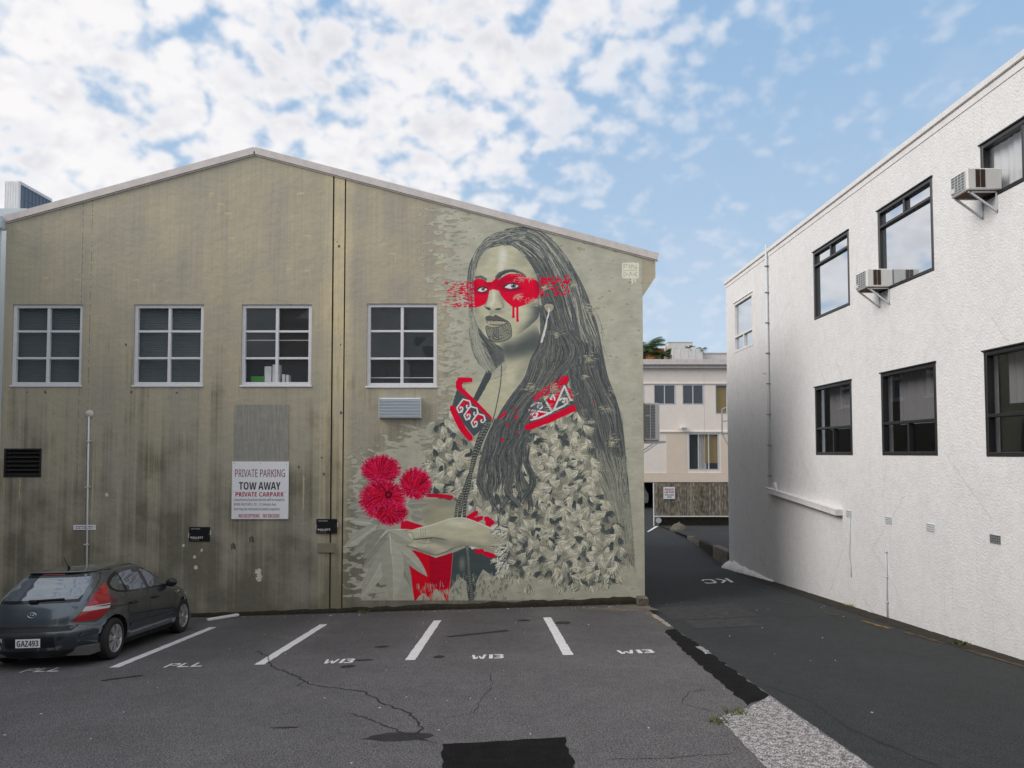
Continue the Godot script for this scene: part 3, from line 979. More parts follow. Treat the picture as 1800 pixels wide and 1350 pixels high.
	obj("render_skirt", sk.done(), M.white_trim, t)

# ------------------------------------------------------------------ beyond the alley
func build_far_block() -> void:
	var t := thing("beige_building", "beige two storey block over a dark parking level at the alley's end", "building", Vector3(10, 0, -42))
	var o := -t.position
	var holes := [Rect2(5.35, 6.07, 2.08, 1.06), Rect2(7.94, 6.07, 1.15, 1.06), Rect2(9.45, 6.07, 1.13, 1.06), Rect2(11.19, 5.56, 1.25, 1.57), Rect2(9.75, 2.62, 1.60, 1.92), Rect2(13.2, 2.62, 1.6, 1.92), Rect2(13.4, 6.07, 1.2, 1.06)]
	var b := B.new()
	b.xf = Transform3D(Basis(), o + Vector3(0, 0, -42))
	wall_with_holes(b, [Vector2(2.0, 8.05), Vector2(24.0, 8.05)], 2.46, holes, 0.25, [Vector3(10.60, 10.62, 0.02)])
	obj("front_wall", b.done(), M.beige, t)
	b = B.new()
	b.xf = Transform3D(Basis(), o)
	b.box(Vector3(8.57, 2.464, -41.998), Vector3(9.65, 4.58, -41.985))
	obj("wall_panel", b.done(), M.tan, t)
	b = B.new()
	b.xf = Transform3D(Basis(), o)
	b.box(Vector3(11.45, 2.464, -41.998), Vector3(13.1, 4.58, -41.985))
	obj("wall_panel", b.done(), M.tan, t)
	b = B.new()
	b.xf = Transform3D(Basis(), o)
	b.box(Vector3(2.0, 4.6, -42.0), Vector3(24.0, 4.66, -41.94))
	b.box(Vector3(2.0, 7.16, -42.0), Vector3(24.0, 7.20, -41.95))
	obj("string_course", b.done(), M.beige, t)
	b = B.new()
	b.xf = Transform3D(Basis(), o)
	b.box(Vector3(2.0, 1.98, -42.2), Vector3(24.0, 2.455, -41.96))
	obj("edge_beam", b.done(), M.tan, t)
	b = B.new()
	b.xf = Transform3D(Basis(), o)
	b.box(Vector3(2.0, 7.98, -42.1), Vector3(24.0, 8.16, -41.80))
	b.box(Vector3(2.0, 8.16, -42.1), Vector3(24.0, 8.43, -41.62))
	obj("cornice", b.done(), M.flashing, t)
	b = B.new()
	b.xf = Transform3D(Basis(), o)
	b.box(Vector3(2.0, 2.0, -56.0), Vector3(24.0, 2.45, -42.26))
	b.box(Vector3(2.0, 5.3, -46.0), Vector3(24.0, 5.5, -42.26))
	b.box(Vector3(2.0, 2.46, -46.2), Vector3(24.0, 8.0, -46.0))
	b.box(Vector3(2.0, 0.0, -56.2), Vector3(24.0, 2.0, -56.0))
	b.box(Vector3(2.0, 0.0, -56.0), Vector3(2.2, 2.0, -43.0))
	b.box(Vector3(23.8, 0.0, -56.0), Vector3(24.0, 2.0, -43.0))
	obj("parking_level", b.done(), M.black, t)
	b = B.new()
	b.xf = Transform3D(Basis(), o)
	b.box(Vector3(2.0, 8.0, -56.0), Vector3(24.0, 8.3, -42.1))
	obj("roof", b.done(), M.concrete, t)
	b = B.new()
	b.xf = Transform3D(Basis(), o)
	for x in [12.2, 18.0]: b.box(Vector3(x, -0.1, -42.3), Vector3(x + 0.4, 1.98, -41.99))
	obj("column", b.done(), M.tan, t)
	for i in holes.size():
		var r: Rect2 = holes[i]
		var f := B.new()
		var n := 3 if i in [4, 5] else 2
		var w := r.size.x; var h := r.size.y
		f.box(Vector3(0, 0, -0.1), Vector3(0.045, h, 0.01)); f.box(Vector3(w - 0.045, 0, -0.1), Vector3(w, h, 0.01))
		f.box(Vector3(0.045, 0, -0.1), Vector3(w - 0.045, 0.05, 0.008)); f.box(Vector3(0.045, h - 0.05, -0.1), Vector3(w - 0.045, h, 0.008))
		for k in range(1, n): f.box(Vector3(w * k / n - 0.022, 0.05, -0.09), Vector3(w * k / n + 0.022, h - 0.05, 0.004))
		var win := obj("window", f.done(), M.pale_steel, t, Vector3(r.position.x, r.position.y, -42) + o)
		for k in n:
			var p := B.new()
			p.quad(Vector3(w * k / n + 0.02, 0.04, -0.05), Vector3(w * (k + 1) / n - 0.02, 0.04, -0.05), Vector3(w * (k + 1) / n - 0.02, h - 0.04, -0.05), Vector3(w * k / n + 0.02, h - 0.04, -0.05))
			obj("pane", p.done(), M.glass if i in [3, 4, 5] else M.mirror_dim, win)
		if i == 3 or i == 4:
			var g := B.new()
			var g0 := 0.03 if i == 3 else w * 0.56
			g.box(Vector3(g0, 0.03 if i == 3 else 0.36, -0.18), Vector3(w - 0.03, h - 0.03, -0.16))
			obj("gold_blind", g.done(), M.gold, win)
		if i == 4:
			obj("curtain", wavy_curtain(0.42, h - 0.1), M.flashing, win, Vector3(w * 0.36, 0.05, -0.2))
	# fitting over the lower window
	var lamp := B.new()
	lamp.xf = Transform3D(Basis(), o)
	lamp.bevel_box(Vector3(9.28, 4.78, -41.94), Vector3(9.60, 4.90, -41.6), 0.02)
	lamp.box(Vector3(9.40, 4.70, -41.9), Vector3(9.56, 4.78, -41.66))
	tag(obj("floodlight", lamp.done(), M.white_trim, t), "unlit square floodlight under the upper windows")
	# things on the roof
	var rb := B.new()
	rb.box(Vector3(-0.7, 0, -0.5), Vector3(0.7, 1.0, 0.5))
	rb.box(Vector3(-0.73, 1.0, -0.53), Vector3(0.73, 1.04, 0.53))
	tag(obj("roof_house", rb.done(), M.white_trim, self, Vector3(10.15, 8.86, -46)), "square white lift housing on the roof of the beige block", "roof structure")
	rb = B.new()
	rb.box(Vector3(-0.85, 0, -0.3), Vector3(0.85, 1.05, 0.3))
	for k in 5: rb.box(Vector3(-0.83 + k * 0.41, 0.02, 0.3), Vector3(-0.80 + k * 0.41, 1.02, 0.312))
	tag(obj("roof_planter", rb.done(), M.white_trim, self, Vector3(10.28, 8.3, -44.6)), "white panelled planter wall in front of the roof housing", "planter")
	rb = B.new()
	rb.box(Vector3(-3.4, 0, -0.15), Vector3(3.4, 0.86, 0.15))
	rb.box(Vector3(-3.4, 0.86, -0.2), Vector3(3.4, 0.92, 0.2))
	for k in 4: rb.box(Vector3(-3.0 + k * 1.7, 0.02, 0.15), Vector3(-2.97 + k * 1.7, 0.85, 0.158))
	tag(obj("roof_parapet", rb.done(), M.white_trim, self, Vector3(14.3, 8.3, -45.2)), "long low white parapet on the roof right of the planter", "parapet")
	rb = B.new()
	rb.box(Vector3(-2.4, 0, -3), Vector3(2.0, 12.0, 3))
	rb.box(Vector3(-2.5, 12.0, -3.1), Vector3(2.1, 12.3, 3.1))
	var ob := obj("orange_building", rb.done(), mat(lin(0.42, 0.15, 0.05), 0.8), self, Vector3(10.6, -1.0, -62))
	tag(ob, "orange walled building showing behind the palm on the roof", "building")
	palm("palm_tree", "feathery palm rising behind the roof edge beside the mural wall", Vector3(8.05, 7.2, -45.5), 2.1, 1.7, 30, 5)
	palm("potted_palm", "small yellow green palm in front of the orange building", Vector3(9.0, 7.9, -45.0), 1.1, 1.0, 22, 6)
	palm("potted_plant", "spiky plant growing on top of the white planter wall", Vector3(10.45, 9.3, -44.6), 0.12, 0.40, 14, 7)
	palm("potted_plant", "dark leafy plant hanging over the planter's right end", Vector3(11.12, 9.2, -44.5), 0.10, 0.42, 16, 8)
	# paling fence on a concrete upstand
	var f := thing("paling_fence", "weathered grey timber paling fence on a mossy concrete upstand", "fence", Vector3(8.6, 0.3, -36))
	var r3 := RandomNumberGenerator.new(); r3.seed = 31
	var woods := []
	for k in 6:
		var v := r3.randf_range(0.30, 0.55)
		var m := tri_map(mat(lin(v, v * r3.randf_range(0.88, 0.95), v * r3.randf_range(0.70, 0.84)), 0.9), 1.5)
		m.albedo_texture = tex(streak_image(128, 128, 90 + k, Color(0.55, 0.54, 0.50), Color(1.0, 0.98, 0.95), 0.5))
		woods.append(m)
	var x := 6.82
	while x < 11.4:
		var pw := r3.randf_range(0.115, 0.15)
		var pb := B.new()
		pb.bevel_box(Vector3(x - 8.6, 0.36 + r3.randf_range(-0.02, 0.02), -0.012), Vector3(x + pw - 8.6, 1.86 + r3.randf_range(-0.02, 0.015), r3.randf_range(0.008, 0.02)), 0.004)
		obj("paling", pb.done(), woods[r3.randi() % 6], f)
		x += pw + r3.randf_range(0.004, 0.018)
	for y in [0.62, 1.55]:
		var rl := B.new()
		rl.box(Vector3(-1.8, y, -0.07), Vector3(2.8, y + 0.09, -0.014))
		obj("rail", rl.done(), woods[0], f)
	var cb := B.new()
	cb.box(Vector3(-1.6, -0.5, -0.14), Vector3(2.8, 0.34, 0.10))
	obj("concrete_upstand", cb.done(), M.mossy, f)
	var pr := B.new()
	pr.tube([Vector3(-1.86, -0.35, 0.16), Vector3(-1.86, 1.88, 0.16)], 0.03, 8)
	pr.tube([Vector3(-1.86, 0.37, 0.18), Vector3(2.8, 0.37, 0.18)], 0.028, 8)
	obj("white_rail", pr.done(), M.white_trim, f)
	# its sign and round reflector
	var sg := B.new()
	sg.bevel_box(Vector3(-0.26, -0.27, -0.01), Vector3(0.26, 0.27, 0.01), 0.004)
	var so := obj("car_park_sign", sg.done(), M.sign_white, self, Vector3(7.46, 1.71, -35.955))
	tag(so, "small white private car park sign on the paling fence", "sign")
	text(so, "PRIVATE", M.red_print, Vector3(0, 0.16, 0.011), Vector2(0.40, 0.09))
	text(so, "CAR PARK", M.red_print, Vector3(0, 0.04, 0.011), Vector2(0.44, 0.09))
	text(so, "TOW AWAY", M.grey_print, Vector3(0, -0.085, 0.011), Vector2(0.42, 0.065))
	text(so, "AREA", M.grey_print, Vector3(0, -0.18, 0.011), Vector2(0.22, 0.065))
	var rf := B.new()
	rf.lathe([Vector2(0.0, 0.0), Vector2(0.125, 0.0), Vector2(0.125, 0.02), Vector2(0.0, 0.02)], 24, Basis(Vector3.RIGHT, PI / 2))
	tag(obj("round_marker", rf.done(), M.pale_steel, self, Vector3(6.93, 0.5, -35.75)), "round pale grey marker disc at the left foot of the fence", "marker")
	# broken lump and low retaining wall on the right of the alley
	var lump := B.new(true)
	var nn := FastNoiseLite.new(); nn.seed = 77; nn.frequency = 2.2
	for j in 8:
		for i in 12:
			var p := []
			for q in [[i, j], [i + 1, j], [i + 1, j + 1], [i, j + 1]]:
				var th: float = TAU * q[0] / 12.0; var ph: float = -PI / 2 + PI * q[1] / 8.0
				var d := Vector3(cos(th) * cos(ph), sin(ph), -sin(th) * cos(ph))
				var rr := 1.0 + 0.35 * nn.get_noise_3dv(d * 0.9)
				p.append(d * rr * Vector3(0.36, 0.36, 0.6))
			lump.quad(p[0], p[1], p[2], p[3])
	tag(obj("concrete_lump", lump.done(), M.concrete, self, Vector3(7.35, 0.22, -33.6)), "broken concrete kerb end below the fence's round marker", "kerb")
	var rw := thing("retaining_wall", "low mossy concrete retaining wall beside the white block's far corner", "wall", Vector3(7.0, 0, -27.5))
	for k in 3:
		var z0 := -24.95 - k * 1.85
		var hh: float = [0.44, 0.40, 0.36][k]
		var bb := B.new()
		var yb := alley_y(6.9, z0 - 0.9) - 0.3
		bb.bevel_box(Vector3(-0.02, yb, z0 - 1.83 + 27.5), Vector3(0.22, hh, z0 + 27.5), 0.03)
		obj("concrete_block", bb.done(), M.concrete if k != 1 else M.mossy, rw)
	# white line at the mouth of the lower car park and the rail behind the white block
	var ln := B.new()
	ln.quad(Vector3(5.9, 0.26, -33.0), Vector3(6.02, 0.26, -33.1), Vector3(6.9, 0.26, -35.6), Vector3(6.75, 0.26, -35.6))
	tag(obj("white_edge_line", ln.done(), M.paint_line, self), "white painted line running up to the left end of the fence", "road marking")
	var hr := B.new()
	hr.tube([Vector3(0, 0, 0), Vector3(0, 0.82, 0), Vector3(0.5, 1.0, -0.2)], 0.022, 8)
	hr.tube([Vector3(0, 0.42, 0), Vector3(0.5, 0.48, -0.2)], 0.018, 8)
	hr.tube([Vector3(0, 0.02, 0), Vector3(0.5, 0.06, -0.2)], 0.03, 8)
	hr.tube([Vector3(0, 0.02, 0), Vector3(0.5, -0.9, -0.1)], 0.012, 6)
	tag(obj("stair_rail", hr.done(), M.white_trim, self, Vector3(7.14, 4.12, -26)), "thin white stair railing peeping out behind the white block", "railing")
	# a pale car nosing out of the dark parking level, and its red lamps' neighbours
	var pc := B.new(true)
	var prof := [Vector2(0.3, 0.22), Vector2(0.78, 0.28), Vector2(0.82, 0.55), Vector2(0.8, 0.78), Vector2(0.74, 0.86), Vector2(0.6, 1.22), Vector2(0.5, 1.30), Vector2(0.0, 1.32)]
	for k in prof.size() - 1:
		for s in [-1.0, 1.0]:
			var a := Vector3(s * prof[k].x, prof[k].y, 0); var c := Vector3(s * prof[k + 1].x, prof[k + 1].y, 0)
			var back := Vector3(0, 0, -3.6)
			if s > 0: pc.quad(a, a + back, c + back, c)
			else: pc.quad(a, c, c + back, a + back)
			pc.tri(Vector3(0, 0.6, 0.06), a, c) if s > 0 else pc.tri(Vector3(0, 0.6, 0.06), c, a)
	var pco := obj("parked_car", pc.done(), mat(lin(0.5, 0.5, 0.48), 0.3), self, Vector3(6.95, 0.57, -42.8))
	tag(pco, "pale car parked in the dark level below the beige block", "car")
	var hl := B.new()
	for s in [-1.0, 1.0]: hl.box(Vector3(s * 0.6 - 0.14, 0.62, 0.0), Vector3(s * 0.6 + 0.14, 0.76, 0.035))
	obj("headlight", hl.done(), M.glass_dark, pco)
	var rl2 := B.new()
	rl2.box(Vector3(6.6, 1.42, -43.5), Vector3(7.75, 1.49, -43.46))
	var em := mat(lin(0.4, 0.01, 0.01), 0.5)
	em.emission_enabled = true; em.emission = Color(1.0, 0.05, 0.06); em.emission_energy_multiplier = 0.9
	var lo := obj("red_lamp", rl2.done(), em)
	tag(lo, "thin glowing red strip lamp in the dark parking level", "lamp")
	var li := OmniLight3D.new()
	li.name = "red_light"
	li.light_color = Color(1.0, 0.08, 0.08); li.light_energy = 0.05; li.omni_range = 12.0; li.omni_attenuation = 2.0; li.light_size = 0.3; li.shadow_enabled = true
	li.position = Vector3(7.2, 1.45, -43.3)
	add_child(li)

func palm(called: String, label: String, at: Vector3, trunk_h: float, reach: float, fronds: int, sd: int) -> void:
	var t := thing(called, label, "palm" if called != "potted_plant" else "plant", at)
	var r := RandomNumberGenerator.new(); r.seed = sd
	var tb := B.new(true)
	tb.tube([Vector3.ZERO, Vector3(0.02, trunk_h * 0.5, 0), Vector3(0, trunk_h, 0)], 0.05 + 0.04 * reach, 8)
	obj("trunk", tb.done(), mat(lin(0.12, 0.09, 0.06), 0.9), t)
	var greens := [mat(lin(0.045, 0.085, 0.025), 0.6), mat(lin(0.07, 0.11, 0.03), 0.6), mat(lin(0.03, 0.06, 0.022), 0.6)]
	for g in greens:
		g.backlight_enabled = true; g.backlight = Color(0.25, 0.35, 0.1)
	for k in fronds:
		var az := TAU * k * 0.618 + r.randf() * 0.4
		var rise := r.randf_range(0.15, 1.25)
		var ln := reach * r.randf_range(0.75, 1.1)
		var dir := Vector3(cos(az), 0, sin(az))
		var b := B.new()
		var prev := Vector3(0, trunk_h, 0)
		var pts := [prev]
		for i in range(1, 13):
			var s := i / 12.0
			pts.append(Vector3(0, trunk_h, 0) + dir * (ln * s * cos(rise * 0.5)) + Vector3(0, ln * (sin(rise) * s - 0.75 * s * s * (0.6 + 0.4 * cos(rise))), 0))
		var side := dir.cross(Vector3.UP).normalized()
		for i in 12:
			b.bar(pts[i], pts[i + 1], 0.014 * reach, 0.012 * reach)
			for s2 in [-1.0, 1.0]:
				for q in 2:
					var p: Vector3 = pts[i].lerp(pts[i + 1], q * 0.5)
					var s := (i + q * 0.5) / 12.0
					var ll := reach * 0.34 * sin(PI * clampf(s * 0.85 + 0.15, 0, 1)) * r.randf_range(0.8, 1.1) + 0.02
					var d2: Vector3 = (side * s2 + (pts[i + 1] - pts[i]).normalized() * 0.8 + Vector3(0, -0.35, 0)).normalized()
					var wd: Vector3 = (pts[i + 1] - pts[i]).normalized() * 0.018 * reach
					b.tri(p - wd, p + wd, p + d2 * ll)
		obj("frond", b.done(), greens[r.randi() % 3], t)

# buildings that stand behind the photographer and show in the glass
func build_behind_camera() -> void:
	var t := thing("rear_block", "grey flat roofed block across the street, mirrored in the workshop windows", "building", Vector3(2, 0, 24))
	var b := B.new()
	b.box(Vector3(-9, -1.5, 0), Vector3(14, 10.3, 10))
	b.box(Vector3(-9.2, 10.3, -0.25), Vector3(14.2, 10.8, 10.2))
	obj("wall", b.done(), mat(lin(0.30, 0.29, 0.28), 0.85), t)
	for i in 6:
		var w := B.new()
		w.box(Vector3(-8 + i * 3.6, 7.6, -0.05), Vector3(-5.7 + i * 3.6, 9.5, 0.02))
		obj("window", w.done(), M.mirror_dim, t)
	# the tall block on the car park's left side, whose shade lies over the bays and the lower white wall
	t = thing("left_block", "plain grey block on the left of the car park, outside the picture, shading the bays", "building", Vector3(-17.5, 0, -6))
	b = B.new()
	b.box(Vector3(-4, -1.5, -10.5), Vector3(4, 10.0, 14))
	b.box(Vector3(-4.1, 10.0, -10.6), Vector3(4.15, 10.3, 14.1))
	obj("wall", b.done(), mat(lin(0.34, 0.33, 0.32), 0.85), t)
	for i in 5:
		var w := B.new()
		w.box(Vector3(3.98, 5.6, -9 + i * 4.4), Vector3(4.03, 7.2, -7 + i * 4.4))
		obj("window", w.done(), M.mirror_dim, t)
	t = thing("terracotta_block", "orange walled block across the street, mirrored in the second workshop window", "building", Vector3(-17, 0, 26))
	b = B.new()
	b.box(Vector3(-8, -1.5, 0), Vector3(8, 10.2, 10))
	obj("wall", b.done(), mat(lin(0.52, 0.44, 0.38), 0.85), t)
	b = B.new()
	b.box(Vector3(-3.2, 10.2, 0.4), Vector3(4.6, 12.0, 6))
	b.box(Vector3(-3.5, 12.0, 0.1), Vector3(4.9, 12.35, 6.3))
	obj("upper_storey", b.done(), mat(lin(0.55, 0.24, 0.12), 0.85), t)

# ------------------------------------------------------------------ things fixed to walls and roofs
func board(called: String, label: String, category: String, size: Vector2, at: Vector3, m: Material, group := "", t := 0.012) -> MeshInstance3D:
	var b := B.new()
	b.bevel_box(Vector3(-size.x / 2, -size.y / 2, 0), Vector3(size.x / 2, size.y / 2, t), 0.003)
	var o := obj(called, b.done(), m, self, at)
	tag(o, label, category, group)
	return o

func screws(o: Node, pts: Array, z: float) -> void:
	for p in pts:
		var b := B.new()
		b.disc(Vector3(p[0], p[1], z), Vector3(0.009, 0, 0), Vector3(0, 0.009, 0), 8)
		obj("screw", b.done(), M.ac_grey, o)

func build_wall_things() -> void:
	var z := WALL_Z
	# the big tow-away sign
	var s := board("parking_sign", "large white private parking tow away sign below the grey cover sheet", "sign", Vector2(1.24, 1.255), Vector3(-5.32, 2.69, z + 0.01), M.sign_white, "", 0.025)
	var k := 1.24 / 495.0
	var put := func(words: String, m: Material, xa: float, xb: float, ya: float, yb: float, bold: bool) -> void:
		text(s, words, m, Vector3(((xa + xb) / 2 - 292.5) * k, (854.0 - (ya + yb) / 2) * k, 0.026), Vector2((xb - xa) * k, (yb - ya) * k), Basis(), bold)
	put.call("PRIVATE PARKING", M.plum_print, 72, 508, 672, 738, false)
	put.call("TOW AWAY", M.black_print, 108, 470, 782, 848, true)
	put.call("PRIVATE CARPARK", M.red_print, 78, 500, 869, 908, true)
	put.call("Unauthorised parked vehicles will be towed to", M.grey_print, 65, 508, 923, 953, false)
	put.call("ROWE MOTORS LTD   23 Glenlyn Ave", M.grey_print, 65, 432, 963, 993, false)
	put.call("And may be retrieved at owners expence", M.grey_print, 65, 465, 1003, 1035, false)
	put.call("NO EXCEPTIONS", M.red_print, 110, 290, 1060, 1090, true)
	put.call("NO EXCUSES", M.red_print, 322, 465, 1060, 1090, true)
	screws(s, [[-0.57, 0.585], [0, 0.585], [0.57, 0.57], [-0.59, -0.03], [0.57, -0.03]], 0.0265)
	# papers on the sill behind the third window
	for q in [[-5.50, 0.32, 0.14, "green", "green box on the sill behind the third window from the left"], [-5.28, 0.15, 0.36, "white", "white binder beside the green box, left one of the tall pair"], [-5.10, 0.15, 0.40, "white", "tallest white binder, just left of the third window's mullion"], [-4.93, 0.06, 0.18, "white", "small white binder right of the third window's mullion"], [-4.84, 0.06, 0.17, "white", "small white folder, rightmost beside the mullion of the third window"]]:
		var fb := B.new()
		fb.bevel_box(Vector3(-q[1] / 2, 0, -0.12), Vector3(q[1] / 2, q[2], 0.08), 0.006)
		if q[3] == "white": fb.box(Vector3(-q[1] / 2 + 0.015, q[2] * 0.25, 0.08), Vector3(q[1] / 2 - 0.015, q[2] * 0.55, 0.082))
		var fo := obj("green_box" if q[3] == "green" else "white_binder", fb.done(), mat(lin(0.05, 0.30, 0.02), 0.6) if q[3] == "green" else M.sign_white, self, Vector3(q[0], 5.085, z - 0.36))
		tag(fo, q[4], "box" if q[3] == "green" else "binder", "" if q[3] == "green" else "white binders behind the third window")
	var sh := B.new()
	sh.box(Vector3(-0.74, -0.04, -0.25), Vector3(0.74, 0.0, 0.22))
	tag(obj("sill_shelf", sh.done(), M.dark_room, self, Vector3(-5.02, 5.083, z - 0.48)), "dark shelf inside the third window carrying the binders", "shelf")
	# two small black boards
	for q in [[Vector3(-6.635, 1.735, z + 0.01), "small black company parking board left of the hand prints on the wall"], [Vector3(-3.855, 1.91, z + 0.03), "small black company parking board across the wall joint beside the flowers"]]:
		var b := board("company_board", q[1], "sign", Vector2(0.45, 0.315), q[0], M.sign_black, "black parking boards on the workshop wall")
		text(b, "POLLETT", M.sign_white, Vector3(-0.055, -0.075, 0.0125), Vector2(0.27, 0.042))
		text(b, "LEGAL", M.gold_print, Vector3(-0.09, -0.125, 0.0125), Vector2(0.19, 0.032))
		text(b, "PRIVATE PARKING", M.pale_steel, Vector3(-0.085, 0.115, 0.0125), Vector2(0.20, 0.02))
		screws(b, [[-0.2, 0.0], [0.2, 0.0]], 0.013)
		for e in [[-0.235, -0.03], [0.235, 0.03]]:
			var tb := B.new()
			tb.box(Vector3(e[0] - 0.014, e[1] - 0.05, -0.004), Vector3(e[0] + 0.014, e[1] + 0.05, 0.001))
			obj("tape", tb.done(), M.flashing, b)
	# white notice behind the conduit
	var nb := board("white_notice", "narrow white notice with faded lettering behind the thin pipe", "sign", Vector2(0.49, 0.105), Vector3(-9.15, 1.88, z + 0.006), M.sign_white)
	var st := B.new()
	var r := RandomNumberGenerator.new(); r.seed = 3
	for line in 2:
		var x := -0.19
		while x < 0.17:
			var w := r.randf_range(0.015, 0.05)
			st.box(Vector3(x, 0.012 - line * 0.035, 0.012), Vector3(x + w, 0.03 - line * 0.035, 0.0135))
			x += w + 0.014
	obj("faded_lettering", st.done(), M.grey_print, nb)
	screws(nb, [[-0.225, 0.0], [0.225, 0.0]], 0.0126)
	# small blank plate under the second board
	var bp := B.new()
	bp.bevel_box(Vector3(-0.185, -0.105, 0), Vector3(0.185, 0.105, 0.03), 0.004)
	bp.box(Vector3(-0.04, 0.06, 0.03), Vector3(0.09, 0.068, 0.034))
	var bpm := tri_map(mat(lin(0.26, 0.235, 0.17), 0.7), 1.0)
	bpm.albedo_texture = M.beige.albedo_texture
	tag(obj("blank_plate", bp.done(), bpm, self, Vector3(-3.865, 1.44, z + 0.002)), "small olive painted metal plate below the right hand black board", "plate")
	# thin white pipe with a round cap
	var cp := thing("conduit_pipe", "thin white vertical pipe running down the wall behind the car", "pipe", Vector3(-9.10, 0, z))
	var b2 := B.new(true)
	b2.tube([Vector3(0, 4.32, 0.035), Vector3(0.015, 2.4, 0.035), Vector3(0.045, 0.1, 0.035)], 0.019, 10)
	obj("pipe", b2.done(), M.white_paint, cp)
	b2 = B.new(true)
	b2.lathe([Vector2(0.085, 0.0), Vector2(0.085, 0.03), Vector2(0.05, 0.055), Vector2(0.0, 0.06)], 20, Basis(Vector3.RIGHT, PI / 2), Vector3(0, 4.36, 0))
	obj("cap", b2.done(), M.flashing, cp)
	for y in [3.75, 2.75, 1.5]:
		var cl := B.new()
		cl.box(Vector3(-0.04, y, 0.0), Vector3(0.06, y + 0.025, 0.062))
		obj("clip", cl.done(), M.flashing, cp)
	# wall cooler grille below the right window
	var wc := thing("wall_grille", "white ribbed air grille under the window left of the portrait", "vent", Vector3(-2.265, 4.49, z))
	var g := B.new()
	g.bevel_box(Vector3(-0.465, -0.225, 0), Vector3(0.465, 0.225, 0.10), 0.008)
	obj("casing", g.done(), M.pale_steel, wc)
	for i in 13:
		var sl := B.new()
		sl.obox(Vector3(0, -0.195 + i * 0.0325, 0.115), Vector3(0.445, 0.003, 0.018), Basis(Vector3.RIGHT, 0.6))
		obj("slat", sl.done(), M.pale_pipe, wc)
	for x in [-0.455, 0.455]:
		var e := B.new()
		e.box(Vector3(x - 0.01, -0.225, 0.10), Vector3(x + 0.01, 0.225, 0.13))
		obj("edge", e.done(), M.pale_steel, wc)
	# downpipe and gutter end at the far left
	var dp := thing("left_downpipe", "pale blue grey downpipe at the workshop's left edge", "downpipe", Vector3(-11.2, 0, z))
	var d := B.new(true)
	d.tube([Vector3(0, 2.75, 0.07), Vector3(0, 8.5, 0.07)], 0.075, 14)
	obj("pipe", d.done(), M.pale_pipe, dp)
	d = B.new()
	d.bevel_box(Vector3(-0.16, 8.45, -0.05), Vector3(0.13, 8.74, 0.2), 0.02)
	obj("rain_head", d.done(), M.pale_pipe, dp)
	for y in [2.7, 5.5]:
		d = B.new(true)
		d.lathe([Vector2(0.088, 0.0), Vector2(0.088, 0.12)], 14, Basis(), Vector3(0, y, 0.07))
		obj("collar", d.done(), M.flashing, dp)
	# neighbour on the left with its roof plant
	var nbuild := B.new()
	nbuild.box(Vector3(-5, -1.5, -9), Vector3(5, 9.12, 0))
	nbuild.box(Vector3(-5.1, 9.12, -9.1), Vector3(5.05, 9.3, 0.06))
	tag(obj("left_neighbour", nbuild.done(), M.pale_pipe, self, Vector3(-16.35, 0, z - 1.2)), "pale flat roofed neighbour showing only at the picture's left edge", "building")
	for q in [[Vector3(-13.16, 9.3, -21.8), Vector3(0.42, 1.5, 1.55), "tall pale rooftop cooler with a blue grey coil on its right side"], [Vector3(-13.78, 9.3, -24.7), Vector3(0.46, 1.82, 1.2), "smaller pale rooftop cooler behind the tall one"]]:
		var u := thing("rooftop_cooler", q[2], "air conditioner", q[0], "coolers on the neighbour's roof")
		var h: Vector3 = q[1]
		var c := B.new()
		c.bevel_box(Vector3(-h.x / 2, 0, -h.z / 2), Vector3(h.x / 2, h.y, h.z / 2), 0.02)
		for i in 6: c.box(Vector3(-h.x / 2 + 0.03 + i * 0.068, 0.1, h.z / 2), Vector3(-h.x / 2 + 0.035 + i * 0.068, h.y - 0.05, h.z / 2 + 0.006))
		obj("casing", c.done(), M.white_trim, u)
		c = B.new()
		c.box(Vector3(h.x / 2, 0.1, -h.z / 2 + 0.12), Vector3(h.x / 2 + 0.006, h.y - 0.10, h.z / 2 - 0.05))
		obj("coil", c.done(), mat(lin(0.10, 0.14, 0.20), 0.5), u)
		c = B.new()
		for i in 9: c.box(Vector3(h.x / 2 + 0.006, 0.1, -h.z / 2 + 0.12 + i * (h.z - 0.2) / 8.0), Vector3(h.x / 2 + 0.022, h.y - 0.1, -h.z / 2 + 0.135 + i * (h.z - 0.2) / 8.0))
		for i in 5: c.box(Vector3(h.x / 2 + 0.006, 0.1 + i * (h.y - 0.22) / 4.0, -h.z / 2 + 0.12), Vector3(h.x / 2 + 0.024, 0.115 + i * (h.y - 0.22) / 4.0, h.z / 2 - 0.05))
		obj("guard_wires", c.done(), M.ac_grey, u)
	# condenser on the workshop's side wall, just round the corner
	var cu := thing("wall_condenser", "tall white condenser unit on brackets just round the workshop's right corner", "air conditioner", Vector3(3.08, 3.79, -18.45))
	var cb := B.new()
	cb.bevel_box(Vector3(0.16, 0, -0.62), Vector3(0.52, 0.87, 0.12), 0.02)
	obj("casing", cb.done(), M.white_trim, cu)
	cb = B.new()
	cb.box(Vector3(0.185, 0.05, 0.12), Vector3(0.415, 0.83, 0.124))
	obj("coil", cb.done(), M.ac_grey, cu)
	for i in 22:
		cb = B.new()
		cb.box(Vector3(0.185, 0.06 + i * 0.0355, 0.124), Vector3(0.415, 0.068 + i * 0.0355, 0.136))
		obj("slat", cb.done(), M.pale_steel, cu)
	cb = B.new()
	cb.box(Vector3(0.293, 0.05, 0.124), Vector3(0.309, 0.83, 0.14))
	cb.box(Vector3(0.18, 0.56, 0.124), Vector3(0.30, 0.585, 0.142))
	obj("guard", cb.done(), M.white_trim, cu)
	cb = B.new(true)
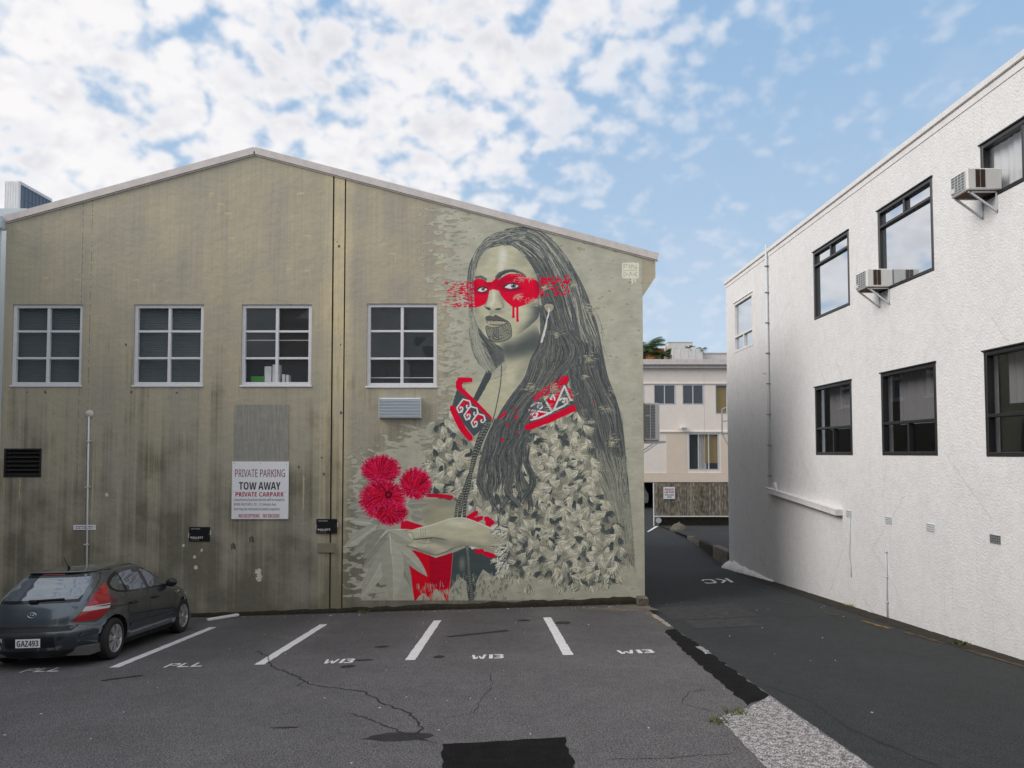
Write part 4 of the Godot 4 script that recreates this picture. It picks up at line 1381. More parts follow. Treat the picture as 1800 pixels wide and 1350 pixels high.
	cb.tube([Vector3(0.53, 0.12, -0.3), Vector3(0.545, 0.3, -0.28), Vector3(0.545, 0.6, -0.28), Vector3(0.53, 0.75, -0.3)], 0.012, 6)
	obj("pipe", cb.done(), M.white_trim, cu)
	for z2 in [-0.5, 0.05]:
		cb = B.new()
		cb.box(Vector3(0.0, -0.06, z2 - 0.025), Vector3(0.66, -0.004, z2 + 0.025))
		cb.bar(Vector3(0.02, -0.38, z2), Vector3(0.48, -0.06, z2), 0.02, 0.02)
		obj("bracket", cb.done(), M.pale_steel, cu)
	# two box coolers in the white block's upper windows
	cooler("box cooler in the highest right hand window, its side grille dark", Vector3(6.96, 7.20, -11.03), 0.42, 0.44, 0.31)
	cooler("rust stained box cooler under the middle upper window of the white block", Vector3(6.96, 6.49, -14.2), 0.45, 0.42, 0.33)
	# downpipe, boxed pipe and cables on the white wall
	var wd := thing("white_downpipe", "slim grey white downpipe with clips on the white wall", "downpipe", Vector3(WHITE_X, 0, -20.74))
	d = B.new(true)
	d.tube([Vector3(-0.05, 2.58, 0), Vector3(-0.05, 5.0, 0.01), Vector3(-0.05, 8.98, 0)], 0.032, 10)
	obj("pipe", d.done(), M.pale_steel, wd)
	for y in [2.9, 3.7, 4.5, 5.3, 6.1, 6.9, 7.7, 8.4]:
		d = B.new()
		d.box(Vector3(-0.09, y, -0.05), Vector3(0.0, y + 0.025, 0.05))
		obj("clip", d.done(), M.ac_grey, wd)
	d = B.new(true)
	d.tube([Vector3(-0.02, 5.62, 0.0), Vector3(-0.10, 5.6, -0.25)], 0.012, 6)
	obj("bracket", d.done(), M.pale_steel, wd)
	var gx := thing("pipe_boxing", "white sloping boxed pipe fixed low on the white wall", "pipe boxing", Vector3(WHITE_X, 0, -18.6))
	d = B.new()
	var a3 := Vector3(-0.075, 2.55, -2.24); var c3 := Vector3(-0.075, 2.28, 2.2)
	d.bar(a3, c3, 0.15, 0.11)
	d.bar(a3 + Vector3(0, 0.06, 0), c3 + Vector3(0, 0.06, 0), 0.165, 0.014)
	obj("box", d.done(), M.white_trim, gx)
	d = B.new(true)
	d.tube([Vector3(-0.08, 2.5, -1.45), Vector3(-0.10, 2.75, -1.58)], 0.045, 10)
	obj("stub_pipe", d.done(), M.white_trim, gx)
	d = B.new(true)
	d.tube([Vector3(-0.012, 2.24, 2.55), Vector3(-0.012, 1.8, 2.53), Vector3(-0.015, 1.45, 2.50), Vector3(-0.012, 1.25, 2.55), Vector3(-0.012, 1.03, 2.56)], 0.011, 6)
	tag(obj("loose_cable", d.done(), M.pale_steel, self, Vector3(WHITE_X, 0, -18.6)), "thin grey cable hanging from the first air vent", "cable")
	d = B.new(true)
	d.tube([Vector3(-0.018, 0.45, 0), Vector3(-0.018, 1.2, 0.005), Vector3(-0.018, 1.76, 0)], 0.014, 8)
	for y in [0.8, 1.25, 1.7]: d.box(Vector3(-0.036, y, -0.03), Vector3(0, y + 0.02, 0.03))
	tag(obj("short_conduit", d.done(), M.pale_steel, self, Vector3(WHITE_X, 0, -14.55)), "short grey conduit rising from the ground below the second air vent", "pipe")

func cooler(label: String, at: Vector3, w: float, dep: float, h: float) -> void:
	# at: foot of the near side where it meets the wall; reaches out to -x and away to -z
	var t := thing("window_cooler", label, "air conditioner", at, "box coolers in the white block's windows")
	var b := B.new()
	b.bevel_box(Vector3(-dep, 0, -w), Vector3(0.05, h, 0), 0.015)
	obj("casing", b.done(), M.ac_white, t)
	# coil and guard on the outer face
	b = B.new()
	b.box(Vector3(-dep - 0.004, 0.03, -w + 0.03), Vector3(-dep, h - 0.03, -0.05))
	obj("coil", b.done(), M.ac_grey, t)
	b = B.new()
	for i in 5: b.box(Vector3(-dep - 0.012, 0.03, -w + 0.03 + i * (w - 0.09) / 4.0), Vector3(-dep - 0.004, h - 0.03, -w + 0.038 + i * (w - 0.09) / 4.0))
	for i in 7: b.box(Vector3(-dep - 0.014, 0.035 + i * (h - 0.07) / 6.0, -w + 0.03), Vector3(-dep - 0.004, 0.04 + i * (h - 0.07) / 6.0, -0.05))
	b.box(Vector3(-dep - 0.02, 0.05, -w + 0.02), Vector3(-dep - 0.004, 0.11, -w + 0.13))
	obj("guard", b.done(), M.pale_steel, t)
	# two dark grilles in the near side
	for k in 2:
		b = B.new()
		var x0 := -dep + 0.115 + k * 0.072
		b.box(Vector3(x0, 0.035, 0.0005), Vector3(x0 + 0.062, h - 0.02, 0.004))
		var g := obj("side_grille", b.done(), M.rust, t)
		b = B.new()
		for i in 9: b.box(Vector3(x0, 0.05 + i * (h - 0.09) / 8.0, 0.004), Vector3(x0 + 0.062, 0.056 + i * (h - 0.09) / 8.0, 0.009))
		obj("louvre", b.done(), M.dark_metal, g)
	b = B.new()
	b.box(Vector3(-dep + 0.02, -0.012, -w + 0.03), Vector3(-0.02, -0.002, -0.02))
	obj("underside", b.done(), M.rust, t)
	for z in [-0.04, -w + 0.04]:
		b = B.new()
		b.bar(Vector3(-dep + 0.05, -0.02, z), Vector3(-0.01, -0.30, z), 0.025, 0.025)
		b.bar(Vector3(-0.012, -0.31, z), Vector3(-0.012, 0.0, z), 0.025, 0.02)
		b.bar(Vector3(-dep + 0.03, -0.02, z), Vector3(0, -0.02, z), 0.025, 0.016)
		obj("bracket", b.done(), M.pale_steel, t)

# ------------------------------------------------------------------ paint, cracks and patches on the ground
func ground_poly(pts: Array, lift: float, hf: Callable, step := 0.35) -> ArrayMesh:
	# a flat outline laid on the ground; pts as Vector2(x, z)
	var poly := PackedVector2Array(pts)
	if Geometry2D.is_polygon_clockwise(poly): poly.reverse()
	var st := SurfaceTool.new()
	st.begin(Mesh.PRIMITIVE_TRIANGLES)
	st.set_smooth_group(-1)
	var lo := poly[0]; var hi := poly[0]
	for p in poly:
		lo = lo.min(p); hi = hi.max(p)
	var x := lo.x
	while x < hi.x:
		var zz := lo.y
		while zz < hi.y:
			var cell := PackedVector2Array([Vector2(x, zz), Vector2(x + step, zz), Vector2(x + step, zz + step), Vector2(x, zz + step)])
			for piece in Geometry2D.intersect_polygons(poly, cell):
				var idx := Geometry2D.triangulate_polygon(piece)
				for i in range(0, idx.size(), 3):
					var a := piece[idx[i]]; var b := piece[idx[i + 1]]; var c := piece[idx[i + 2]]
					if (b - a).cross(c - a) < 0.0:
						var sw := b; b = c; c = sw
					for q in [a, b, c]:
						st.set_color(Color.WHITE)
						st.add_vertex(Vector3(q.x, hf.call(q.x, q.y) + lift, q.y))
			zz += step
		x += step
	st.generate_normals()
	return st.commit()

func ragged(pts: Array, amp: float, sd: int, sub := 0.12) -> Array:
	var n := FastNoiseLite.new(); n.seed = sd; n.frequency = 2.5; n.fractal_octaves = 3
	var out := []
	for i in pts.size():
		var a: Vector2 = pts[i]; var b: Vector2 = pts[(i + 1) % pts.size()]
		var m := maxi(1, int(a.distance_to(b) / sub))
		var nr := (b - a).orthogonal().normalized()
		for k in m:
			var p := a.lerp(b, float(k) / m)
			out.append(p + nr * amp * n.get_noise_2d(p.x * 2.0, p.y * 2.0) * 2.0)
	return out

func crack_mesh(pts: Array, w: float, sd: int, hf: Callable) -> ArrayMesh:
	var r := RandomNumberGenerator.new(); r.seed = sd
	var fine := []
	for i in pts.size() - 1:
		var a: Vector2 = pts[i]; var b: Vector2 = pts[i + 1]
		var m := maxi(2, int(a.distance_to(b) / 0.06))
		for k in m:
			fine.append(a.lerp(b, float(k) / m) + (b - a).orthogonal().normalized() * r.randf_range(-0.022, 0.022))
	fine.append(pts[-1])
	var st := SurfaceTool.new()
	st.begin(Mesh.PRIMITIVE_TRIANGLES)
	st.set_smooth_group(-1)
	var prev := []
	for i in fine.size():
		var d: Vector2 = (fine[mini(i + 1, fine.size() - 1)] - fine[maxi(i - 1, 0)]).normalized().orthogonal()
		var ww := w * r.randf_range(0.35, 1.1) * (0.25 if i < 3 or i > fine.size() - 4 else 1.0)
		var p: Vector2 = fine[i]
		var ring := []
		for s in [-0.5, 0.5]:
			var q: Vector2 = p + d * ww * s
			ring.append(Vector3(q.x, hf.call(q.x, q.y) + 0.004, q.y))
		if prev:
			for v in [prev[0], ring[0], ring[1], prev[0], ring[1], prev[1]]: st.add_vertex(v)
		prev = ring
	st.generate_normals()
	return st.commit()

# letters lying on the ground, read from the camera's side unless turned
func ground_word(parent: Node, s: String, x0: float, x1: float, z: float, depth: float, hf: Callable, turn := 0.0, lift := 0.005) -> void:
	var strokes := {
		"P": [[[0.0, 0], [0.22, 0], [0.22, 1], [0, 1]], [[0.30, 1], [0.85, 1], [1, 0.86], [1, 0.58], [0.85, 0.44], [0.30, 0.44], [0.30, 0.60], [0.74, 0.60], [0.78, 0.66], [0.78, 0.80], [0.74, 0.85], [0.30, 0.85]]],
		"L": [[[0, 1], [0.24, 1], [0.24, 0.2], [1, 0.2], [1, 0], [0, 0]]],
		"W": [[[0, 1], [0.18, 1], [0.3, 0.25], [0.44, 0.72], [0.44, 0.3], [0.36, 0], [0.14, 0]], [[0.5, 0.72], [0.58, 0.72], [0.7, 0.25], [0.82, 1], [1, 1], [0.86, 0], [0.64, 0], [0.5, 0.4]]],
		"B": [[[0, 0], [0.26, 0], [0.26, 1], [0, 1]], [[0.36, 1], [0.85, 1], [0.98, 0.86], [0.98, 0.62], [0.86, 0.52], [1, 0.40], [1, 0.14], [0.86, 0], [0.36, 0], [0.36, 0.18], [0.74, 0.18], [0.78, 0.40], [0.5, 0.46], [0.5, 0.58], [0.76, 0.64], [0.76, 0.80], [0.36, 0.82]]],
		"K": [[[0, 0], [0.22, 0], [0.22, 1], [0, 1]], [[0.3, 0.5], [0.76, 1], [1, 1], [0.56, 0.5], [1, 0], [0.74, 0]]],
		"C": [[[1, 0.72], [0.8, 1], [0.2, 1], [0, 0.8], [0, 0.52], [0.22, 0.52], [0.22, 0.74], [0.3, 0.84], [0.7, 0.84], [0.82, 0.68]], [[1, 0.28], [0.8, 0], [0.2, 0], [0, 0.2], [0, 0.45], [0.22, 0.45], [0.22, 0.26], [0.3, 0.16], [0.7, 0.16], [0.82, 0.32]]],
	}
	var n := s.length()
	var cell := (x1 - x0) / n
	var mid := Vector2((x0 + x1) / 2, z)
	for i in n:
		for poly in strokes[s[i]]:
			var pts := []
			for p in poly:
				var v := Vector2(x0 + (i + 0.06 + p[0] * 0.84) * cell, z + (0.5 - p[1]) * depth)
				pts.append(mid + (v - mid).rotated(turn))
			var o := obj("letter", ground_poly(pts, lift, hf), M.paint_line, parent)

func build_markings() -> void:
	var lot: Node = get_node("car_park")
	var alley: Node = get_node("alley")
	# bay lines
	for q in [[-7.95, -7.93, -11.9, -15.7], [-5.69, -5.68, -11.78, -15.74], [-3.53, -3.50, -11.66, -15.68], [-1.35, -1.29, -11.66, -15.74], [0.94, 0.85, -11.68, -15.68]]:
		var p := ragged([Vector2(q[0] - 0.075, q[2]), Vector2(q[1] - 0.075, q[3]), Vector2(q[1] + 0.075, q[3]), Vector2(q[0] + 0.075, q[2])], 0.007, int(q[0] * 10))
		obj("bay_line", ground_poly(p, 0.004, lot_y), M.paint_line, lot)
	for q in [["PLL", -6.98, -6.40, -11.75, 0.30], ["PLL", -4.93, -4.35, -11.80, 0.30], ["WB", -2.62, -2.15, -11.74, 0.32], ["WB", -0.48, 0.03, -11.74, 0.32], ["WB", 1.65, 2.22, -11.78, 0.28]]:
		ground_word(lot, q[0], q[1], q[2], q[3], q[4], lot_y)
	ground_word(alley, "KC", 5.32, 6.12, -21.6, 1.0, alley_y, PI + 0.1)
	# patches
	var patch := ragged([Vector2(-0.56, -7.45), Vector2(0.57, -7.56), Vector2(0.60, -6.2), Vector2(-0.46, -6.2)], 0.02, 5)
	obj("asphalt_patch", ground_poly(patch, 0.004, lot_y), M.tar, lot)
	patch = ragged([Vector2(2.72, -13.68), Vector2(2.60, -11.2), Vector2(2.57, -8.5), Vector2(2.93, -8.92), Vector2(2.945, -13.8)], 0.03, 6)
	obj("asphalt_patch", ground_poly(patch, 0.005, lot_y), M.tar, lot)
	var worn := mat(lin(0.9, 0.9, 0.9), 0.85)
	worn = tri_map(worn, 0.8)
	worn.albedo_texture = tex(worn_paint(512))
	patch = ragged([Vector2(2.14, -8.06), Vector2(2.58, -8.46), Vector2(2.93, -8.92), Vector2(2.94, -3.0), Vector2(2.08, -3.0)], 0.015, 7)
	obj("worn_painted_edge", ground_poly(patch, 0.004, lot_y), worn, lot)
	patch = ragged([Vector2(1.6, -16.85), Vector2(3.1, -17.3), Vector2(3.12, -16.3), Vector2(2.2, -16.35)], 0.06, 9)
	obj("concrete_apron", ground_poly(patch, 0.003, lot_y), M.concrete, lot)
	patch = ragged([Vector2(2.78, -16.2), Vector2(2.78, -13.9), Vector2(2.945, -13.9), Vector2(2.945, -16.0)], 0.01, 10)
	obj("kerb_top", ground_poly(patch, 0.0055, lot_y), M.concrete, lot)
	for q in [[2.82, -15.7, -14.9], [2.835, -14.8, -14.05]]:
		obj("yellow_dash", ground_poly(ragged([Vector2(q[0], q[1]), Vector2(q[0] + 0.09, q[1]), Vector2(q[0] + 0.09, q[2]), Vector2(q[0], q[2])], 0.02, int(q[1] * 9)), 0.010, lot_y), M.paint_yellow, lot)
	for q in [[-15.6, -14.0], [-12.0, -11.4]]:
		obj("white_kerb_mark", ground_poly(ragged([Vector2(2.86, q[0]), Vector2(2.95, q[0]), Vector2(2.95, q[1]), Vector2(2.86, q[1])], 0.02, int(q[0] * 7)), 0.012, lot_y), worn, lot)
	var kb := B.new()
	for i in 40:
		var z0 := -9.2 - i * 0.21; var z1 := z0 - 0.21
		kb.quad(Vector3(2.952, alley_y(2.95, z0) - 0.05, z0), Vector3(2.952, alley_y(2.95, z1) - 0.05, z1), Vector3(2.948, lot_y(2.95, z1) + 0.002, z1), Vector3(2.948, lot_y(2.95, z0) + 0.002, z0))
	obj("kerb_face", kb.done(), M.concrete, lot)
	# darker repair squares in the alley
	for q in [[3.2, -17.2, 4.9, -15.3], [3.4, -15.2, 4.6, -14.2]]:
		obj("repair_square", ground_poly(ragged([Vector2(q[0], q[1]), Vector2(q[2], q[1]), Vector2(q[2], q[3]), Vector2(q[0], q[3])], 0.02, int(q[1])), 0.004, alley_y), M.tar_old, alley)
	# yellow dashes and the dark gritty strip along the white wall
	for q in [[6.10, -15.6, -15.0], [6.33, -14.3, -13.45], [6.48, -13.1, -12.1], [6.58, -11.6, -10.3], [5.85, -17.3, -16.8]]:
		obj("yellow_dash", ground_poly(ragged([Vector2(q[0], q[1]), Vector2(q[0] + 0.09, q[1]), Vector2(q[0] + 0.19, q[2]), Vector2(q[0] + 0.11, q[2])], 0.04, int(q[1] * 5)), 0.006, alley_y), M.paint_yellow if q[0] == 6.33 else M.yellow_worn, alley)
	obj("gritty_strip", ground_poly(ragged([Vector2(6.62, -23.0), Vector2(6.98, -23.0), Vector2(6.98, -4.0), Vector2(6.72, -4.0), Vector2(6.66, -11.0), Vector2(6.60, -17.0)], 0.05, 14), 0.004, alley_y), M.mossy, alley)
	# cracks
	var cr := [
		[[Vector2(-4.0, -12.95), Vector2(-3.6, -12.3), Vector2(-3.3, -11.5), Vector2(-2.75, -10.75), Vector2(-2.45, -10.2), Vector2(-2.1, -10.0), Vector2(-1.68, -9.71), Vector2(-1.35, -9.1), Vector2(-1.0, -8.6), Vector2(-0.80, -8.0), Vector2(-0.9, -7.75), Vector2(-0.62, -7.5)], 0.026],
		[[Vector2(-2.5, -10.45), Vector2(-2.6, -10.15), Vector2(-2.42, -10.05)], 0.03],
		[[Vector2(-1.75, -8.75), Vector2(-1.45, -8.5), Vector2(-1.15, -8.1), Vector2(-0.9, -7.8), Vector2(-0.6, -7.45)], 0.020],
		[[Vector2(-0.2, -10.7), Vector2(-0.13, -9.9), Vector2(-0.25, -9.2), Vector2(-0.3, -8.55), Vector2(-0.75, -8.3)], 0.010],
		[[Vector2(0.7, -6.9), Vector2(1.3, -6.85), Vector2(2.1, -6.95)], 0.010],
		[[Vector2(2.2, -8.2), Vector2(1.9, -8.7), Vector2(2.1, -9.2), Vector2(2.5, -9.3)], 0.009],
	]
	for i in cr.size():
		obj("crack", crack_mesh(cr[i][0], cr[i][1], 100 + i, lot_y), M.crack, lot)
	var seams := [[Vector2(3.1, -13.2), Vector2(3.9, -12.8), Vector2(4.9, -12.75)], [Vector2(2.98, -9.6), Vector2(3.3, -8.6), Vector2(3.25, -7.6), Vector2(3.5, -6.4)], [Vector2(3.3, -17.3), Vector2(4.6, -17.5), Vector2(5.2, -15.2), Vector2(6.5, -14.7)], [Vector2(4.9, -11.9), Vector2(5.6, -11.6), Vector2(5.9, -10.9)]]
	for i in seams.size():
		obj("crack", crack_mesh(seams[i], 0.016, 140 + i, alley_y), M.crack, alley)
	# oil and scrape marks
	var rr := RandomNumberGenerator.new(); rr.seed = 2
	for q in [[-2.19, -11.33, 0.11, 0.12], [-2.05, -11.78, 0.16, 0.07], [-1.95, -12.9, 0.12, 0.10], [-0.95, -11.85, 0.09, 0.12], [1.1, -14.9, 0.16, 0.20], [0.4, -15.4, 0.14, 0.12], [-1.0, -7.75, 0.35, 0.14], [-2.2, -8.2, 0.16, 0.03]]:
		var pts := []
		for k in 16:
			var a := TAU * k / 16.0
			pts.append(Vector2(q[0] + cos(a) * q[2] * rr.randf_range(0.7, 1.15), q[1] + sin(a) * q[3] * rr.randf_range(0.7, 1.15)))
		obj("oil_spot", ground_poly(pts, 0.003, lot_y), M.oil, lot)
	for q in [[-5.36, -10.80, -4.95, -11.12, 0.10], [-0.9, -13.62, 0.12, -14.12, 0.16]]:
		var a := Vector2(q[0], q[1]); var b := Vector2(q[2], q[3]); var w: Vector2 = (b - a).orthogonal().normalized() * q[4]
		obj("scrape_mark", ground_poly(ragged([a, b, b + w, a + w], 0.02, int(q[0] * 31)), 0.003, lot_y), M.oil, lot)
	# loose bits: a broken white stop by the wall, a brick at the corner, scattered litter
	var st := B.new()
	st.bevel_box(Vector3(-0.34, 0, -0.055), Vector3(0.34, 0.05, 0.055), 0.012)
	var so := obj("white_plank", st.done(), M.white_trim, self, Vector3(-5.93, lot_y(-5.93, -17.02) + 0.005, -17.02))
	so.rotation = Vector3(0, 0.75, 0.02)
	tag(so, "short white painted plank lying by the plinth right of the car", "plank")
	var br := B.new()
	br.bevel_box(Vector3(-0.11, 0, -0.16), Vector3(0.11, 0.17, 0.16), 0.015)
	var bo := obj("loose_brick", br.done(), M.concrete, self, Vector3(2.97, lot_y(2.97, -17.1), -17.18))
	tag(bo, "mossy concrete brick at the foot of the workshop's right corner", "brick")
	var li := B.new()
	for k in 100:
		var x := rr.randf_range(-7.5, 2.6); var zz := rr.randf_range(-17.2, -6.6)
		if k > 50: zz = rr.randf_range(-17.3, -16.9)
		var sz := rr.randf_range(0.004, 0.011) * (1.0 if rr.randf() < 0.95 else 2.2)
		li.obox(Vector3(x, lot_y(x, zz) + 0.005, zz), Vector3(sz, 0.003, sz * rr.randf_range(0.4, 1.0)), Basis(Vector3.UP, rr.randf() * 3.0))
	for k in 16:
		var x := rr.randf_range(3.2, 6.5); var zz := rr.randf_range(-18.0, -7.0)
		var sz := rr.randf_range(0.004, 0.010)
		li.obox(Vector3(x, alley_y(x, zz) + 0.005, zz), Vector3(sz, 0.003, sz * 0.7), Basis(Vector3.UP, rr.randf() * 3.0))
	tag(obj("litter", li.done(), M.flashing), "scattered pale scraps and grit on the asphalt", "litter", "", "stuff")
	# weeds
	var wd := B.new()
	for q in [[6.78, -11.95, 1], [2.35, -8.2, 0], [2.1, -7.9, 0], [6.85, -16.0, 1], [-3.0, -17.25, 0]]:
		for k in 26:
			var a := rr.randf() * TAU; var x: float = q[0] + rr.randf_range(-0.09, 0.09); var zz: float = q[1] + rr.randf_range(-0.09, 0.09)
			var y: float = alley_y(x, zz) if q[2] == 1 else lot_y(x, zz)
			var h := rr.randf_range(0.03, 0.09)
			wd.tri(Vector3(x - 0.008, y, zz), Vector3(x + 0.008, y, zz), Vector3(x + cos(a) * h, y + h, zz + sin(a) * h))
	tag(obj("weeds", wd.done(), mat(lin(0.10, 0.12, 0.03), 0.8)), "small yellow green weeds in the edges of the paving", "weeds", "", "stuff")

func worn_paint(w: int) -> Image:
	var a := noise_tile(w, 91, 0.03, 4).get_data()
	var b := noise_tile(w, 92, 0.13, 3).get_data()
	var r := RandomNumberGenerator.new(); r.seed = 9
	var out := PackedByteArray(); out.resize(w * w * 3)
	for i in w * w:
		var t := (a[i] / 255.0 - 0.5) * 0.8 + (b[i] / 255.0 - 0.5) * 1.9 + (r.randf() - 0.5) * 0.35 - 0.03
		var k := smoothstep(-0.04, 0.10, t)
		var v := lerpf(66.0, 222.0, k)
		out[i * 3] = int(v); out[i * 3 + 1] = int(v * 0.98); out[i * 3 + 2] = int(v * 0.975)
	return Image.create_from_data(w, w, false, Image.FORMAT_RGB8, out)

# ------------------------------------------------------------------ the dark grey hatchback
# local: x to its right, y up, z towards its rear; plan outlines are rounded ovals that change with height
const CAR_W := [[0.16, 0.78], [0.24, 0.84], [0.42, 0.872], [0.6, 0.887], [0.78, 0.882], [0.9, 0.855], [0.97, 0.825], [1.0668, 0.775], [1.19, 0.705], [1.2956, 0.635], [1.3572, 0.575], [1.3924, 0.47], [1.4144, 0.28], [1.4206, 0.04]]
const CAR_R := [[0.16, 2.0], [0.24, 2.08], [0.4, 2.165], [0.54, 2.17], [0.6, 2.125], [0.72, 2.105], [0.86, 2.06], [0.93, 2.02], [0.9964, 1.965], [1.102, 1.83], [1.2164, 1.67], [1.3132, 1.55], [1.3528, 1.5], [1.3792, 1.3], [1.4056, 0.95], [1.4206, 0.45]]
const CAR_F := [[0.16, 1.96], [0.3, 2.05], [0.5, 2.07], [0.62, 2.04], [0.7, 1.98], [0.78, 1.86], [0.86, 1.58], [0.93, 1.14], [1.0404, 0.84], [1.1724, 0.56], [1.2956, 0.24], [1.3572, 0.02], [1.3924, -0.14], [1.4144, -0.3], [1.4206, -0.4]]
const CAR_ZM := 0.05

func curve(t: Array, y: float) -> float:
	for i in t.size() - 1:
		if y <= t[i + 1][0]:
			var k := clampf((y - t[i][0]) / (t[i + 1][0] - t[i][0]), 0, 1)
			# Hermite through the neighbours
			var a: Array = t[maxi(i - 1, 0)]; var d: Array = t[mini(i + 2, t.size() - 1)]
			var p0: float = t[i][1]; var p1: float = t[i + 1][1]
			var h: float = t[i + 1][0] - t[i][0]
			var m0: float = (p1 - a[1]) / maxf(t[i + 1][0] - a[0], 1e-4) * h
			var m1: float = (d[1] - p0) / maxf(d[0] - t[i][0], 1e-4) * h
			var k2 := k * k; var k3 := k2 * k
			return (2 * k3 - 3 * k2 + 1) * p0 + (k3 - 2 * k2 + k) * m0 * 0.8 + (3 * k2 - 2 * k3) * p1 + (k3 - k2) * m1 * 0.8
	return t[-1][1]

func car_n(y: float, rear: bool) -> float:
	if rear: return lerpf(3.6, 4.6, smoothstep(0.6, 1.1, y))
	return lerpf(4.3, 4.2, smoothstep(0.85, 1.2, y))

func car_pt(y: float, ph: float) -> Vector3:
	# ph 0 at the middle of the tail, PI / 2 at the right side
	var c := cos(ph); var s := sin(ph)
	var n := car_n(y, c > 0)
	var ext := curve(CAR_R, y) - CAR_ZM if c > 0 else curve(CAR_F, y) + CAR_ZM
	return Vector3(curve(CAR_W, y) * signf(s) * pow(absf(s), 2.0 / n), y, CAR_ZM + ext * signf(c) * pow(absf(c), 2.0 / n))

func car_side(y: float, z: float) -> float:
	var rear := z > CAR_ZM
	var ext := curve(CAR_R, y) - CAR_ZM if rear else curve(CAR_F, y) + CAR_ZM
	var n := car_n(y, rear)
	return curve(CAR_W, y) * pow(maxf(1.0 - pow(clampf(absf(z - CAR_ZM) / ext, 0, 1), n), 0.0), 1.0 / n)

func car_rear(y: float, x: float) -> float:
	var n := car_n(y, true)
	return CAR_ZM + (curve(CAR_R, y) - CAR_ZM) * pow(maxf(1.0 - pow(clampf(absf(x) / curve(CAR_W, y), 0, 1), n), 0.0), 1.0 / n)

# a strip on the flank: rows of [z, low y, high y]
func flank(rows: Array, out: float, side: float, nv := 8) -> ArrayMesh:
	var b := B.new(true)
	var fine := []
	for i in rows.size() - 1:
		for k in 5: fine.append([lerpf(rows[i][0], rows[i + 1][0], k / 5.0), lerpf(rows[i][1], rows[i + 1][1], k / 5.0), lerpf(rows[i][2], rows[i + 1][2], k / 5.0)])
	fine.append(rows[-1])
	var pt := func(r: Array, v: float) -> Vector3:
		var y := lerpf(r[1], r[2], v)
		return Vector3((car_side(y, r[0]) + out) * side, y + out * 0.3, r[0])
	for i in fine.size() - 1:
		for j in nv:
			var p := [pt.call(fine[i], float(j) / nv), pt.call(fine[i + 1], float(j) / nv), pt.call(fine[i + 1], float(j + 1) / nv), pt.call(fine[i], float(j + 1) / nv)]
			if side > 0: b.quad(p[3], p[2], p[1], p[0])
			else: b.quad(p[0], p[1], p[2], p[3])
	return b.done()

# a strip on the tail: rows of [y, x from, x to]
func tail(rows: Array, out: float, nv := 14) -> ArrayMesh:
	var b := B.new(true)
	var fine := []
	for i in rows.size() - 1:
		for k in 5: fine.append([lerpf(rows[i][0], rows[i + 1][0], k / 5.0), lerpf(rows[i][1], rows[i + 1][1], k / 5.0), lerpf(rows[i][2], rows[i + 1][2], k / 5.0)])
	fine.append(rows[-1])
	for i in fine.size() - 1:
		for j in nv:
			var p := []
			for q in [[i, j], [i, j + 1], [i + 1, j + 1], [i + 1, j]]:
				var r: Array = fine[q[0]]
				var x := lerpf(r[1], r[2], float(q[1]) / nv)
				p.append(Vector3(x, r[0] + out * 0.4, car_rear(r[0], x) + out))
			b.quad(p[0], p[1], p[2], p[3])
	return b.done()

# a strip round the corner: rows of [y, angle from, angle to]
func corner(rows: Array, out: float, side: float, nv := 12) -> ArrayMesh:
	var b := B.new(true)
	var fine := []
	for i in rows.size() - 1:
		for k in 6: fine.append([lerpf(rows[i][0], rows[i + 1][0], k / 6.0), lerpf(rows[i][1], rows[i + 1][1], k / 6.0), lerpf(rows[i][2], rows[i + 1][2], k / 6.0)])
	fine.append(rows[-1])
	for i in fine.size() - 1:
		for j in nv:
			var p := []
			for q in [[i, j], [i, j + 1], [i + 1, j + 1], [i + 1, j]]:
				var r: Array = fine[q[0]]
				var v := car_pt(r[0], deg_to_rad(lerpf(r[1], r[2], float(q[1]) / nv)))
				v += Vector3(v.x, 0, v.z - 0.6).normalized() * out
				p.append(Vector3(v.x * side, v.y, v.z))
			if side > 0: b.quad(p[0], p[1], p[2], p[3])
			else: b.quad(p[3], p[2], p[1], p[0])
	return b.done()

